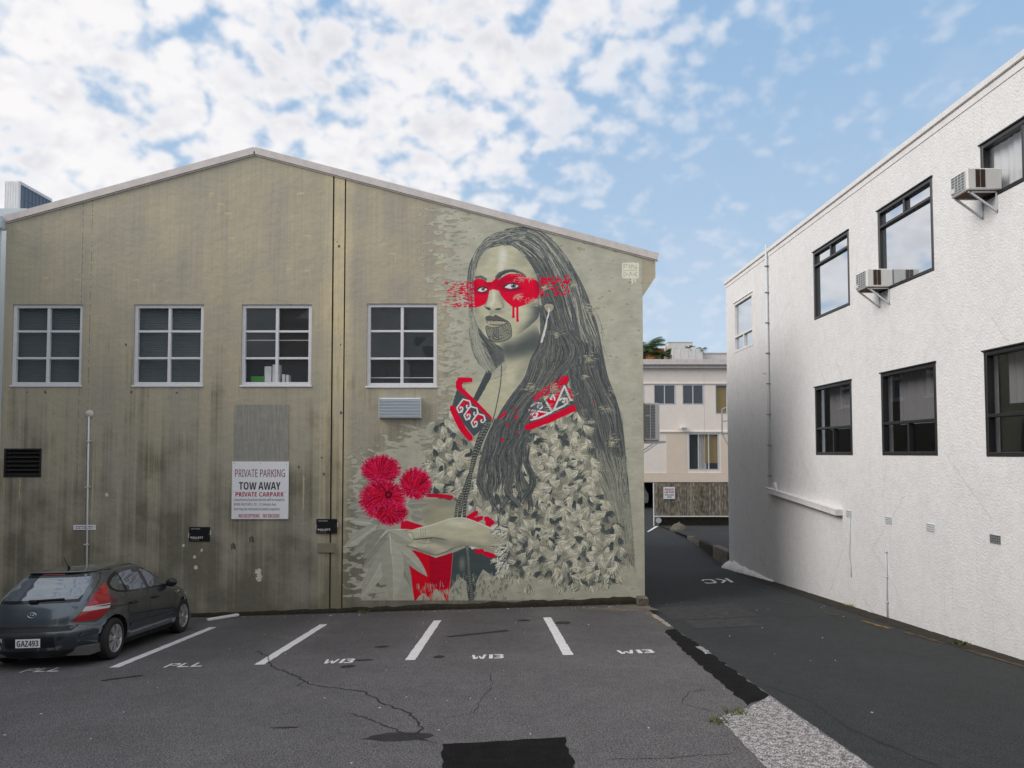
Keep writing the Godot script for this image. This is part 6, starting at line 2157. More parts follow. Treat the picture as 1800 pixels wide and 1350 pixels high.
func paint_mural() -> Image:
	mr.seed = 1234
	var W := 1040; var H := 1340
	mi_im = Image.create(W, H, false, Image.FORMAT_RGBA8)
	# ground coat: greyed green, rolled on in patches with ragged left edges
	var rag := noise_image(W / 5, H / 4, 301, 0.09, 4); rag.resize(W, H, Image.INTERPOLATE_CUBIC)
	var tone := noise_image(W, H, 302, 0.012, 5)
	var brush := noise_image(W / 9, H / 3, 303, 0.16, 3); brush.resize(W, H, Image.INTERPOLATE_CUBIC)
	var weave := noise_image(W, H, 304, 0.3, 2)
	var ra := rag.get_data(); var ta := tone.get_data(); var ba := brush.get_data(); var wa := weave.get_data()
	var px := PackedByteArray(); px.resize(W * H * 4)
	for y in H:
		var my := y / MK
		for x in W:
			var q := y * W + x
			var mx := x / MK
			var e := (ra[q] - 128) * 1.1
			var edge := 600.0 if my < 1150 else lerpf(600.0, 150.0, clampf((my - 1150) / 260.0, 0, 1))
			var inside := mx - edge + e * (1.3 if my < 900 else 1.0) + (ba[q] - 128) * 0.8
			var k := clampf(0.5 + inside / 170.0 + (ba[q] - 128) / 128.0 * 0.8 + (wa[q] - 128) / 128.0 * 0.35, 0, 1)
			k = 0.93 * smoothstep(0.25, 0.75, k)
			# old wall showing where the coat is thin
			var worn := (ba[q] - 128) / 128.0 + (ra[q] - 128) / 210.0
			if worn > 0.62: k *= 1.0 - clampf((worn - 0.62) * 2.5, 0, 0.6) * (0.8 if my < 1000 else 0.4)
			var t := (ta[q] - 128) / 128.0
			var w := (wa[q] - 128) / 128.0
			px[q * 4] = clampi(int(196 + 14 * t + 6 * w), 0, 255); px[q * 4 + 1] = clampi(int(195 + 13 * t + 6 * w), 0, 255); px[q * 4 + 2] = clampi(int(176 + 11 * t + 6 * w), 0, 255)
			px[q * 4 + 3] = int(clampf(k, 0, 1) * 255)
	mi_im = Image.create_from_data(W, H, false, Image.FORMAT_RGBA8, px)
	var skin := mc(163, 160, 137); var dark := mc(72, 78, 78); var mid := mc(118, 119, 108); var light := mc(178, 176, 156)
	var hair := [mc(62, 68, 70), mc(78, 83, 83), mc(52, 58, 61), mc(92, 95, 92), mc(86, 84, 82), mc(70, 75, 76), mc(112, 113, 104)]
	var hair_top := [mc(66, 73, 76), mc(84, 90, 90), mc(140, 139, 125), mc(108, 111, 104), mc(60, 67, 70), mc(74, 80, 82), mc(160, 158, 141)]
	# ---- back of the hair on the right, thinning to grey brushwork at the foot
	var outer := [[1290, 290], [1370, 430], [1425, 560], [1465, 690], [1490, 820], [1515, 950], [1560, 1070], [1595, 1210], [1615, 1400], [1635, 1600], [1650, 1780], [1665, 1990]]
	var inner := [[1180, 330], [1230, 480], [1280, 600], [1320, 720], [1330, 840], [1320, 950], [1320, 1060], [1345, 1180], [1400, 1330], [1455, 1480], [1520, 1640], [1590, 1900]]
	lock(inner, outer, 900, hair, 3.0, 6.5, mc(70, 76, 77), 0.66)
	lock([[1400, 1330], [1455, 1480], [1520, 1640], [1590, 1960]], [[1610, 1380], [1635, 1600], [1650, 1780], [1668, 2020]], 150, [mc(124, 124, 112), mc(138, 137, 122), mc(110, 112, 104)], 2.0, 4.0)
	# ---- neck and shoulder
	var neck := smooth_pts([[905, 760], [950, 850], [962, 905], [905, 955], [790, 985], [735, 1000], [770, 1060], [880, 1170], [930, 1140], [1010, 1010], [1100, 860], [1150, 760], [1100, 640], [960, 700]], 5, true)
	fill_poly(neck, skin)
	var nm := mask_of(neck)
	soft(1040, 790, 190, 90, dark, 0.95, nm, -0.35)
	soft(1120, 760, 110, 130, dark, 0.9, nm)
	soft(965, 800, 60, 60, dark, 0.7, nm)
	soft(1060, 910, 60, 150, mid, 0.55, nm, 0.5)
	soft(990, 950, 40, 60, light, 0.5, nm)
	stroke(smooth_pts([[960, 930], [900, 960], [820, 985]], 6), 3, 2, mid)
	stroke(smooth_pts([[870, 930], [830, 1010], [790, 1085]], 6), 30, 22, mc(62, 70, 72), 0.1)
	stroke(smooth_pts([[938, 890], [930, 1000], [905, 1130], [885, 1200]], 6), 6, 5, dark, 0.1)
	# ---- left fall of hair
	var lf := [[835, 222], [775, 300], [752, 400], [748, 510], [760, 610], [762, 710], [775, 800], [815, 880], [880, 935]]
	var lr := [[948, 232], [865, 246], [818, 310], [796, 420], [782, 520], [792, 640], [830, 720], [905, 770], [955, 860]]
	lock(lf, lr, 260, hair_top, 2.5, 5.0, mc(128, 129, 117), 0.55)
	lock([[792, 640], [820, 720], [860, 800], [905, 905]], [[830, 720], [880, 760], [940, 800], [955, 870]], 170, hair, 2.5, 5.0, mc(92, 96, 93), 0.95)
	lock([[752, 560], [765, 700], [790, 820], [850, 930]], [[800, 640], [820, 740], [850, 830], [910, 930]], 120, [mc(128, 130, 120), mc(108, 112, 106), mc(150, 149, 134)], 2.0, 4.0)
	# ---- crown
	var cl := [[950, 228], [1000, 232], [1060, 290], [1105, 350], [1130, 430], [1150, 520], [1165, 600], [1190, 690]]
	var cr := [[960, 138], [1080, 128], [1190, 175], [1290, 290], [1365, 430], [1415, 560], [1455, 690], [1480, 800]]
	lock(cl, cr, 620, hair_top, 3.0, 6.0, mc(82, 87, 86))
	lock([[1060, 290], [1110, 380], [1150, 520], [1190, 690]], [[1180, 300], [1240, 420], [1290, 560], [1340, 720]], 260, hair, 3.0, 6.0)
	lock([[955, 140], [890, 165], [835, 205], [790, 270], [768, 340]], [[960, 226], [905, 226], [862, 246], [825, 290], [805, 350]], 170, hair_top, 2.5, 5.0, mc(108, 111, 104))
	lock([[1080, 128], [1010, 132], [930, 150], [870, 180]], [[1060, 215], [1010, 210], [950, 222], [890, 232]], 130, hair_top, 2.5, 5.0, mc(96, 100, 97))
	# ---- face
	var face := smooth_pts(FA([[510, 222], [430, 265], [375, 360], [338, 470], [318, 570], [312, 700], [322, 850], [345, 970], [398, 1080], [455, 1175], [505, 1222], [565, 1236], [640, 1222], [740, 1182], [850, 1105], [945, 1025], [1000, 960], [1012, 850], [1008, 700], [992, 570], [955, 470], [900, 375], [830, 290], [760, 230], [690, 208], [600, 206]]), 4, true)
	fill_poly(face, skin)
	var fm := mask_of(face)
	var S := func(cx: float, cy: float, rx: float, ry: float, c: Color, k: float, turn := 0.0) -> void:
		soft(620.6 + 0.5172 * cx, 124.1 + 0.5172 * cy, rx * 0.5172, ry * 0.5172, c, k, fm, turn)
	S.call(1010, 900, 190, 420, dark, 0.95)
	S.call(930, 1080, 260, 130, dark, 0.85, -0.65)
	S.call(640, 1240, 230, 60, dark, 0.75, -0.2)
	S.call(1000, 560, 170, 230, mid, 0.8)
	S.call(860, 330, 150, 190, mid, 0.55, 0.9)
	S.call(335, 760, 70, 400, mid, 0.75)
	S.call(420, 330, 90, 200, mid, 0.35, 0.5)
	S.call(620, 310, 75, 150, mc(196, 194, 176), 0.9)
	S.call(600, 430, 60, 90, mc(192, 190, 172), 0.6)
	S.call(525, 740, 34, 120, mc(192, 189, 170), 0.85)
	S.call(500, 820, 50, 45, mc(196, 193, 174), 0.8)
	S.call(610, 760, 55, 140, mid, 0.65, -0.2)
	S.call(560, 905, 130, 40, mid, 0.7)
	S.call(500, 925, 30, 40, mid, 0.5)
	S.call(830, 900, 160, 150, mc(176, 173, 152), 0.6)
	S.call(400, 1010, 60, 120, mid, 0.45)
	# brows
	stroke(FA([[565, 548], [600, 508], [660, 478], [730, 468], [800, 490], [870, 530]]), 22, 8, mc(84, 88, 86), 0.1)
	stroke(FA([[575, 540], [640, 490], [720, 474], [790, 492]]), 12, 6, mc(62, 68, 68), 0.1)
	stroke(FA([[340, 545], [390, 536], [450, 565]]), 14, 12, mc(88, 92, 88), 0.1)
	# nose and mouth
	stroke(smooth_pts(FA([[478, 690], [465, 770], [440, 835], [436, 862], [470, 884]]), 5), 5, 4, mid)
	fill_poly(smooth_pts(FA([[440, 858], [468, 890], [500, 884], [478, 862]]), 4, true), mc(70, 72, 68))
	fill_poly(smooth_pts(FA([[540, 880], [575, 868], [612, 872], [590, 888], [556, 892]]), 4, true), mc(74, 76, 72))
	stroke(smooth_pts(FA([[612, 812], [632, 840], [618, 875]]), 5), 6, 5, mid)
	fill_poly(smooth_pts(FA([[438, 985], [450, 955], [500, 950], [520, 958], [545, 940], [600, 965], [690, 1015], [600, 1004], [520, 1000], [470, 1000]]), 4, true), mc(80, 82, 78))
	fill_poly(smooth_pts(FA([[445, 998], [520, 1004], [600, 1008], [684, 1018], [640, 1048], [560, 1062], [490, 1052], [455, 1030]]), 4, true), mc(112, 113, 102))
	for k in 12: stroke(FA([[470 + k * 16, 1012], [474 + k * 16, 1044]]), 3.5, 2.5, mc(180, 178, 158))
	stroke(FA([[448, 996], [520, 1001], [600, 1006], [686, 1016]]), 4, 3, mc(48, 50, 50))
	# curling lines on the chin
	var chin := smooth_pts(FA([[448, 1060], [520, 1078], [600, 1064], [688, 1026], [716, 1100], [712, 1175], [640, 1218], [560, 1232], [490, 1208], [458, 1140]]), 4, true)
	fill_poly(chin, mc(112, 114, 104))
	for q in [[560, 1150, 70, 0.3, 1.0], [490, 1180, 34, 2.0, -1.0], [640, 1075, 46, 5.0, 1.0], [680, 1140, 40, 3.6, 1.0], [480, 1090, 34, 1.0, -1.0], [600, 1190, 34, 0.0, -1.0]]:
		for g in 3:
			var cc: Vector2 = FA([[q[0], q[1]]])[0]
			spiral(cc, q[2] * 0.5172 * (1.0 - g * 0.22), q[3], 0.75, q[4], 3.2, mc(58, 62, 60) if g % 2 == 0 else mc(166, 163, 142))
	for x in [530, 552, 574]: stroke(FA([[x, 1072], [x + 4, 1150], [x, 1215]]), 4, 4, mc(58, 62, 60))
	stroke(chin + [chin[0]], 3.0, 3.0, mc(62, 66, 64), 0.0)
	# ---- red band
	var red := mc(212, 6, 44); var deep := mc(150, 8, 42)
	var patches := [
		smooth_pts(FA([[312, 590], [355, 556], [420, 566], [465, 600], [486, 640], [478, 700], [455, 790], [425, 832], [350, 858], [326, 836], [318, 700]]), 3, true),
		smooth_pts(FA([[462, 600], [505, 590], [540, 560], [562, 545], [585, 600], [592, 680], [520, 668], [478, 680]]), 3, true),
		smooth_pts(FA([[565, 600], [610, 545], [690, 504], [790, 504], [860, 530], [950, 556], [1000, 600], [1010, 680], [1000, 745], [950, 800], [870, 830], [810, 850], [745, 862], [695, 830], [640, 780], [590, 705]]), 3, true)]
	for p in patches: fill_poly(p, red)
	var rm := mask_of(patches[0]); fill_poly(patches[2], Color.WHITE, rm); fill_poly(patches[1], Color.WHITE, rm)
	var SR := func(cx: float, cy: float, rx: float, ry: float, c: Color, k: float) -> void:
		soft(620.6 + 0.5172 * cx, 124.1 + 0.5172 * cy, rx * 0.5172, ry * 0.5172, c, k, rm)
	SR.call(600, 600, 110, 110, deep, 0.9); SR.call(470, 600, 60, 70, deep, 0.9); SR.call(1000, 640, 60, 150, deep, 0.9); SR.call(330, 640, 40, 120, deep, 0.8); SR.call(720, 560, 160, 40, deep, 0.7)
	SR.call(720, 660, 150, 45, mc(70, 30, 40), 0.8); SR.call(410, 690, 90, 45, mc(70, 30, 40), 0.7)
	for q in [[724, 745, 970], [768, 790, 1010]]:
		var c0: Vector2 = FA([[q[0], 830]])[0]; var c1: Vector2 = FA([[q[1], q[2]]])[0]
		blot(c0.x, c0.y, c1.x - c0.x, c1.y - c0.y - 6, red); fill_poly(ellipse(Vector2((c0.x + c1.x) / 2, c1.y - 6), 7.5, 9), red)
	# eyes
	for q in [[405, 672, 56, 24, 416, 664, 22], [712, 636, 78, 27, 736, 632, 29]]:
		var c: Vector2 = FA([[q[0], q[1]]])[0]; var i: Vector2 = FA([[q[4], q[5]]])[0]
		var rx: float = q[2] * 0.5172; var ry: float = q[3] * 0.5172; var ir: float = q[6] * 0.5172
		fill_poly(smooth_pts([c + Vector2(-rx, ry * 0.4), c + Vector2(-rx * 0.4, -ry * 0.8), c + Vector2(rx * 0.35, -ry), c + Vector2(rx, -ry * 0.1), c + Vector2(rx * 0.4, ry * 0.8), c + Vector2(-rx * 0.4, ry)], 4, true), mc(206, 205, 196))
		fill_poly(ellipse(i, ir, ir), mc(110, 114, 112)); fill_poly(ellipse(i, ir * 0.5, ir * 0.5), mc(34, 36, 38)); blot(i.x - ir * 0.5, i.y - ir * 0.6, 5, 5, mc(235, 235, 230))
		stroke(smooth_pts([c + Vector2(-rx * 1.05, ry * 0.5), c + Vector2(-rx * 0.4, -ry * 0.9), c + Vector2(rx * 0.35, -ry * 1.1), c + Vector2(rx * 1.15, -ry * 0.2)], 4), 7, 6, mc(44, 44, 46), 0.3)
		stroke(smooth_pts([c + Vector2(-rx, ry * 0.5), c + Vector2(-rx * 0.3, ry * 1.1), c + Vector2(rx * 0.5, ry * 0.95), c + Vector2(rx * 1.1, 0)], 4), 4, 4, mc(92, 60, 66), 0.3)
	# flecks of the band to both sides
	for k in 210:
		var p: Vector2 = FA([[300 - pow(mr.randf(), 1.4) * 290, [610, 700, 760, 830, 660][mr.randi() % 5] + mr.randf_range(-26, 26)]])[0]
		blot(p.x, p.y, mr.randf_range(2, 22), mr.randf_range(2, 6), red if mr.randf() < 0.7 else deep)
	# ---- shadowed side hair by the cheek, ear and earring
	lock([[1140, 560], [1150, 660], [1140, 760], [1105, 860]], [[1215, 540], [1260, 660], [1290, 760], [1280, 860]], 260, hair, 3.0, 6.0, mc(64, 71, 72))
	fill_poly(smooth_pts(FA([[1060, 840], [1120, 822], [1160, 850], [1140, 900], [1090, 905]]), 4, true), mc(140, 138, 120))
	# ---- front hair over the shoulder
	var fl := [[1150, 700], [1130, 790], [1095, 860], [1060, 960], [985, 1060], [915, 1170], [870, 1300], [830, 1420], [790, 1520]]
	var fr := [[1330, 700], [1400, 800], [1380, 880], [1320, 950], [1260, 1040], [1190, 1120], [1120, 1230], [1080, 1400], [1070, 1520]]
	lock(fl, fr, 1050, hair, 3.0, 6.0, mc(62, 68, 70), 0.88)
	lock([[1330, 860], [1340, 960], [1400, 1080], [1440, 1200], [1470, 1350]], [[1470, 820], [1500, 950], [1560, 1080], [1595, 1220], [1612, 1400]], 300, hair, 3.0, 6.5, mc(76, 82, 81), 0.9)
	# ---- feather cloak
	var right_area := PackedVector2Array(smooth_pts([[1075, 1240], [1180, 1200], [1320, 1150], [1400, 1250], [1450, 1400], [1500, 1560], [1560, 1720], [1600, 1880], [1590, 2010], [1480, 2040], [1300, 2050], [1100, 2010], [940, 2010], [925, 1850], [960, 1760], [900, 1700], [1010, 1640], [1090, 1560], [1080, 1400]], 4, true))
	var left_area := PackedVector2Array(smooth_pts([[640, 1150], [700, 1240], [770, 1290], [790, 1330], [770, 1450], [735, 1560], [690, 1610], [580, 1600], [515, 1480], [520, 1400], [555, 1280], [600, 1200]], 4, true))
	var mid_area := PackedVector2Array(v2([[800, 1330], [1080, 1380], [1095, 1560], [1010, 1650], [900, 1700], [780, 1690], [745, 1600], [780, 1450]]))
	for area in [right_area, left_area, mid_area]:
		var lo: Vector2 = area[0]; var hi: Vector2 = area[0]
		for p in area: lo = lo.min(p); hi = hi.max(p)
		var big: bool = hi.x > 900
		var spots := []
		var y := lo.y
		while y < hi.y:
			var x := lo.x + mr.randf_range(0, 40)
			while x < hi.x:
				var p := Vector2(x + mr.randf_range(-16, 16), y + mr.randf_range(-14, 14))
				if Geometry2D.is_point_in_polygon(p, area): spots.append(p)
				x += 46.0
			y += 37.0
		for p in spots:
			feather(p + Vector2(mr.randf_range(-20, 20), -30), PI * 0.5 + mr.randf_range(-0.8, 0.8), 74, 0.9, [mc(116, 117, 104), mc(128, 127, 112), mc(104, 106, 98), mc(136, 134, 118)], 20, 4.0)
		for p in spots:
			if mr.randf() < 0.44: feather(p, PI * 0.5 + mr.randf_range(-1.0, 1.0), mr.randf_range(42, 66), 0.5, [mc(76, 82, 81), mc(88, 92, 89), mc(62, 69, 70)], 16, 4.2)
		for p in spots:
			var q: Vector2 = p + Vector2(mr.randf_range(-22, 22), -18)
			if mr.randf() < 0.78: feather(q, PI * 0.5 + (0.75 if mr.randf() < 0.5 else -0.75) + mr.randf_range(-0.45, 0.45), mr.randf_range(52, 80), mr.randf_range(0.4, 0.75), [mc(182, 179, 158), mc(164, 161, 141), mc(198, 195, 176), mc(148, 147, 130), mc(134, 133, 118)], 16, 3.0)
			if mr.randf() < 0.22: feather(q + Vector2(10, 20), PI * 0.5 + mr.randf_range(-1.3, 1.3), 52, 0.25, [mc(56, 63, 64), mc(70, 76, 76)], 9, 6.0)
	# ragged tail of the cloak
	for k in 70:
		var p := Vector2(mr.randf_range(930, 1590), mr.randf_range(1990, 2090))
		feather(p, PI * 0.5 + mr.randf_range(-0.5, 0.5), mr.randf_range(20, 50), 0.25, [mc(130, 130, 114), mc(178, 175, 154), mc(92, 96, 90)], 7, 4.0)
	# ---- hair ends lying over the cloak
	for q in [[[900, 1280], [880, 1450], [850, 1560], [900, 1690]], [[960, 1280], [930, 1430], [960, 1580], [905, 1690]], [[1020, 1280], [1000, 1440], [1060, 1560], [1075, 1680]], [[1070, 1260], [1050, 1400], [1090, 1520], [1030, 1640]], [[930, 1250], [990, 1420], [950, 1560], [1010, 1650]], [[860, 1330], [830, 1440], [800, 1520], [840, 1620]]]:
		var l := v2(q); var r := []
		for p in l: r.append(p + Vector2(38, 4))
		lock(l, r, 60, hair, 3.0, 6.0)
	lock([[900, 1180], [850, 1300], [815, 1420], [800, 1560]], [[1110, 1220], [1060, 1330], [1050, 1450], [1070, 1600]], 330, hair, 3.0, 6.0, mc(70, 77, 77), 0.55)
	# ---- collar of the cloak
	stroke(KA([[410, 152], [335, 152], [312, 190], [330, 240], [450, 350], [580, 478]]), 30, 24, red, 0.25)
	var white := mc(222, 218, 222)
	fill_poly(KA([[300, 228], [585, 482], [440, 622], [252, 388]]), mc(66, 74, 76))
	for k in 3:
		var o := Vector2(352, 312) + Vector2(60, 60) * k
		fill_poly(KA([[o.x, o.y + 10], [o.x - 46, o.y + 74], [o.x - 20, o.y + 92], [o.x + 6, o.y + 58]]), red)
		fill_poly(KA([[o.x + 4, o.y], [o.x + 52, o.y + 18], [o.x + 44, o.y + 46], [o.x + 14, o.y + 50]]), red if k != 1 else mc(66, 74, 76))
		stroke(KA([[o.x, o.y], [o.x + 54, o.y + 16], [o.x + 66, o.y + 56]]), 7, 7, white, 0.0)
		stroke(KA([[o.x, o.y], [o.x - 52, o.y + 74], [o.x - 34, o.y + 112], [o.x - 4, o.y + 104]]), 7, 7, white, 0.0)
		spiral(KA([[o.x + 40, o.y + 58]])[0], 15.0, -0.6, 0.8, 1.0, 7.0, white)
		spiral(KA([[o.x - 18, o.y + 78]])[0], 14.0, 1.6, 0.8, -1.0, 7.0, white)
	stroke(KA([[262, 385], [300, 470], [350, 560], [415, 640]]), 26, 26, red, 0.1)
	stroke(KA([[965, 305], [1205, 142]]), 32, 34, red, 0.0)
	fill_poly(KA([[932, 345], [1212, 188], [1300, 352], [895, 532]]), mc(66, 74, 76))
	fill_poly(KA([[1030, 322], [1062, 282], [1118, 268], [1190, 206], [1088, 408]]), red)
	fill_poly(KA([[912, 412], [1060, 424], [985, 468], [914, 482]]), red)
	fill_poly(KA([[1212, 205], [1262, 235], [1292, 320], [1250, 318]]), red)
	for q in [[[900, 402], [980, 412], [1075, 428], [1110, 400], [1196, 202], [1245, 318], [1292, 322]], [[1088, 408], [1034, 318], [1066, 280], [1110, 276]], [[1110, 404], [1190, 368], [1224, 340], [1214, 308], [1188, 304]], [[1075, 428], [985, 468], [914, 486]], [[922, 372], [960, 342], [1000, 346], [1012, 376]], [[914, 440], [950, 424], [975, 434]]]: stroke(KA(q), 8.5, 8.5, white, 0.0)
	for q in [[1092, 306, 0.5, -1.0], [1182, 326, 3.4, 1.0], [986, 372, 0.0, 1.0], [944, 442, 0.0, 1.0]]: spiral(KA([[q[0], q[1]]])[0], 16.0, q[2], 0.8, q[3], 8.0, white)
	stroke(KA([[888, 545], [1050, 490], [1290, 378]]), 28, 26, red, 0.0)
	for q in [[[655, 470], [715, 415]], [[780, 395], [800, 400]], [[800, 440], [790, 500]], [[670, 660], [690, 635]], [[795, 590], [805, 580]], [[722, 520], [728, 540]]]: stroke(KA(q), 12, 8, red)
	for k in 60:
		var p: Vector2 = KA([[mr.randf_range(1290, 1460), mr.randf_range(305, 350)]])[0]
		if mr.randf() < 0.25: blot(p.x, p.y, 4, 9, deep)
	# a few loose strands back over the collar
	lock([[1150, 900], [1090, 1010], [1000, 1130], [930, 1240]], [[1290, 930], [1220, 1050], [1120, 1150], [1060, 1290]], 34, hair, 2.5, 5.0)
	lock([[1290, 900], [1310, 1000], [1330, 1090], [1370, 1180]], [[1380, 880], [1410, 1000], [1440, 1120], [1470, 1260]], 120, hair, 2.5, 5.0)
	# ---- arms, dress, cords
	fill_poly(smooth_pts(QA([[640, 450], [760, 430], [900, 440], [985, 470], [975, 580], [900, 610], [830, 640], [720, 650], [690, 600], [680, 520]]), 3, true), mc(146, 143, 121))
	var am := mask_of(smooth_pts(QA([[640, 450], [760, 430], [900, 440], [985, 470], [975, 580], [900, 610], [830, 640], [720, 650], [690, 600], [680, 520]]), 3, true))
	soft(620, 1630, 130, 40, mid, 0.8, am); soft(530, 1690, 60, 60, mid, 0.5, am)
	stroke(QA([[735, 405], [830, 408], [935, 420]]), 20, 20, mc(178, 10, 42), 0.1)
	fill_poly(QA([[505, 618], [560, 615], [640, 640], [700, 660], [600, 690], [505, 690]]), mc(186, 10, 42))
	var dress := QA([[528, 868], [620, 862], [740, 900], [800, 925], [945, 880], [930, 1060], [905, 1290], [885, 1275], [860, 1215], [800, 1180], [775, 1215], [765, 1320], [745, 1318], [738, 1250], [700, 1215], [660, 1240], [622, 1295], [605, 1180], [590, 1050]])
	fill_poly(dress, mc(198, 8, 32))
	fill_poly(QA([[745, 905], [800, 925], [945, 880], [925, 1100], [880, 1190], [800, 1170], [760, 1230], [750, 1100]]), mc(162, 6, 36))
	for k in 46:
		var p: Vector2 = QA([[mr.randf_range(610, 900), mr.randf_range(1120, 1290)]])[0]
		for z in 5: stroke([p + Vector2(z * 3.0, mr.randf_range(-8, 8)), p + Vector2(z * 3.0 + mr.randf_range(-2, 2), mr.randf_range(10, 34))], 2.5, 1.5, mc(152, 150, 130) if mr.randf() < 0.75 else mc(170, 8, 34))
	var skirt := QA([[948, 882], [1060, 835], [1150, 850], [1330, 930], [1345, 1040], [1290, 1080], [1200, 1020], [1150, 1110], [1120, 1300], [1078, 1300], [1060, 1120], [1000, 1080], [960, 1130], [920, 1190]])
	fill_poly(skirt, mc(62, 71, 73))
	soft(720, 1960, 26, 60, mc(116, 120, 112), 0.8, mask_of(skirt))
	for k in 120:
		var p: Vector2 = QA([[mr.randf_range(930, 1400), mr.randf_range(1040, 1260)]])[0]
		for z in 4: stroke([p + Vector2(z * 3.0, mr.randf_range(-8, 8)), p + Vector2(z * 3.0 + mr.randf_range(-2, 2), mr.randf_range(8, 30))], 2.5, 1.5, [mc(70, 78, 78), mc(150, 148, 128), mc(118, 119, 106)][k % 3])
	for q in [[[1075, 600], [1150, 545]], [[1120, 620], [1190, 590]], [[1240, 640], [1320, 670]], [[1230, 600], [1290, 640]], [[1150, 875], [1200, 865]], [[1220, 890], [1330, 925]]]: stroke(QA(q), 24, 18, red, 0.1)
	for q in [[[1075, 480], [1115, 500], [1080, 540]], [[1000, 580], [1020, 560], [1022, 585]], [[1090, 826], [1155, 840], [1105, 856]]]: fill_poly(QA(q), mc(208, 210, 220))
	rope(KA([[575, 505], [520, 620], [465, 760], [430, 880], [390, 990], [350, 1110], [322, 1280]]), 17)
	rope(KA([[545, 510], [480, 650], [440, 800], [420, 900], [400, 1020], [372, 1150], [362, 1280]]), 17)
	rope(KA([[340, 1100], [305, 1190], [290, 1280]]), 14)
	rope(QA([[1068, 838], [1078, 940], [1085, 1060], [1100, 1180], [1108, 1290]]), 18)
	# forearm and hand
	var hand := smooth_pts(QA([[518, 738], [545, 715], [600, 690], [680, 668], [760, 650], [830, 632], [890, 605], [980, 588], [1060, 592], [1160, 628], [1260, 668], [1345, 712], [1350, 800], [1340, 905], [1240, 866], [1120, 832], [1030, 828], [950, 850], [880, 888], [810, 915], [730, 898], [640, 866], [590, 850], [560, 825], [600, 800], [620, 776], [560, 778], [525, 768]]), 4, true)
	fill_poly(hand, mc(168, 165, 142))
	var hm := mask_of(hand)
	soft(720, 1870, 150, 46, mid, 0.75, hm, 0.15); soft(840, 1880, 180, 40, mid, 0.6, hm, 0.2); soft(560, 1830, 120, 24, mid, 0.75, hm); soft(500, 1900, 110, 34, mid, 0.8, hm); soft(700, 1745, 170, 34, mc(190, 187, 166), 0.8, hm, 0.05); soft(480, 1782, 100, 26, mc(190, 187, 166), 0.6, hm)
	stroke(smooth_pts(QA([[612, 772], [700, 766], [790, 760], [905, 778]]), 5), 6, 3, mc(60, 62, 58))
	for q in [[[672, 688], [680, 750]], [[690, 684], [700, 752]], [[712, 690], [716, 742]], [[765, 770], [775, 800]]]: stroke(QA(q), 2.5, 2.0, mc(96, 96, 88))
	stroke(smooth_pts(QA([[740, 765], [725, 820], [670, 850], [610, 815]]), 5), 4, 4, mc(186, 184, 170))
	# knuckles, thumb and the finger edges
	stroke(smooth_pts(QA([[520, 742], [545, 726], [590, 716], [612, 738], [618, 770]]), 5), 4, 4, mc(120, 120, 108))
	stroke(smooth_pts(QA([[560, 826], [640, 852], [720, 878], [800, 902], [880, 878], [950, 846], [1030, 826]]), 6), 7, 6, mc(112, 112, 102), 0.2)
	stroke(smooth_pts(QA([[640, 682], [760, 654], [890, 610], [980, 592], [1060, 598], [1200, 650], [1330, 712]]), 6), 5, 5, mc(194, 191, 172), 0.2)
	stroke(smooth_pts(QA([[640, 796], [720, 806], [790, 800], [860, 806]]), 5), 4, 2, mc(128, 127, 114))
	stroke(smooth_pts(QA([[600, 836], [680, 846], [760, 838]]), 5), 4, 2, mc(128, 127, 114))
	soft(610, 1848, 60, 26, mid, 0.55, hm, 0.1); soft(900, 1830, 90, 60, mid, 0.35, hm); soft(430, 1806, 24, 16, mc(196, 193, 174), 0.8, hm)
	# cuff feathers over the wrist
	for k in 40:
		var p: Vector2 = QA([[mr.randf_range(1320, 1420), mr.randf_range(640, 1040)]])[0]
		feather(p, PI * 0.75 + mr.randf_range(-0.7, 0.7), mr.randf_range(34, 60), 0.3, [mc(190, 187, 166), mc(168, 166, 146), mc(66, 72, 72), mc(204, 201, 182)], 10, 5.0)
	# ---- leaves and blossoms
	var ll := mc(158, 157, 142); var ld := mc(92, 95, 92); var lm := mc(136, 136, 124)
	for q in [[[170, 470], [50, 512], 26, 1], [[190, 330], [95, 322], 14, 0], [[560, 480], [738, 470], 34, 1], [[600, 560], [690, 600], 40, 1], [[520, 200], [560, 145], 10, 1], [[230, 590], [118, 560], 26, 1], [[330, 660], [240, 640], 30, 1], [[260, 640], [68, 620], 26, 0], [[300, 655], [18, 836], 46, 0], [[330, 690], [72, 908], 34, 1], [[380, 690], [190, 930], 60, 1], [[400, 720], [240, 1045], 40, 1], [[405, 760], [178, 1018], 46, 1], [[420, 790], [158, 1262], 56, 0], [[415, 700], [600, 800], 44, 0], [[430, 780], [600, 1180], 34, 1], [[432, 800], [730, 1080], 44, 0], [[412, 760], [440, 1282], 78, 0]]:
		var a: Vector2 = QA([q[0]])[0]; var b: Vector2 = QA([q[1]])[0]
		leaf(a, b, q[2] * 0.78, ll if q[3] == 0 else lm, ld, 0.12 * (1 if q[2] > 30 else -1))
	for q in [[410, 690, 425, 900], [400, 690, 330, 760], [420, 690, 590, 690]]: stroke(QA([[q[0], q[1]], [q[2], q[3]]]), 5, 4, mc(184, 182, 168))
	blossom(QA([[338, 188]])[0], 112, 82, 900, QA([[320, 240]])[0])
	blossom(QA([[630, 305]])[0], 92, 90, 760, QA([[600, 370]])[0])
	blossom(QA([[350, 440]])[0], 134, 112, 1200, QA([[400, 400]])[0])
	blossom(QA([[420, 555]])[0], 100, 68, 620, QA([[395, 530]])[0])
	var hc: Vector2 = QA([[400, 398]])[0]
	fill_poly(ellipse(hc, 20, 20), mc(78, 2, 24)); fill_poly(ellipse(hc, 9, 9), mc(150, 10, 46))
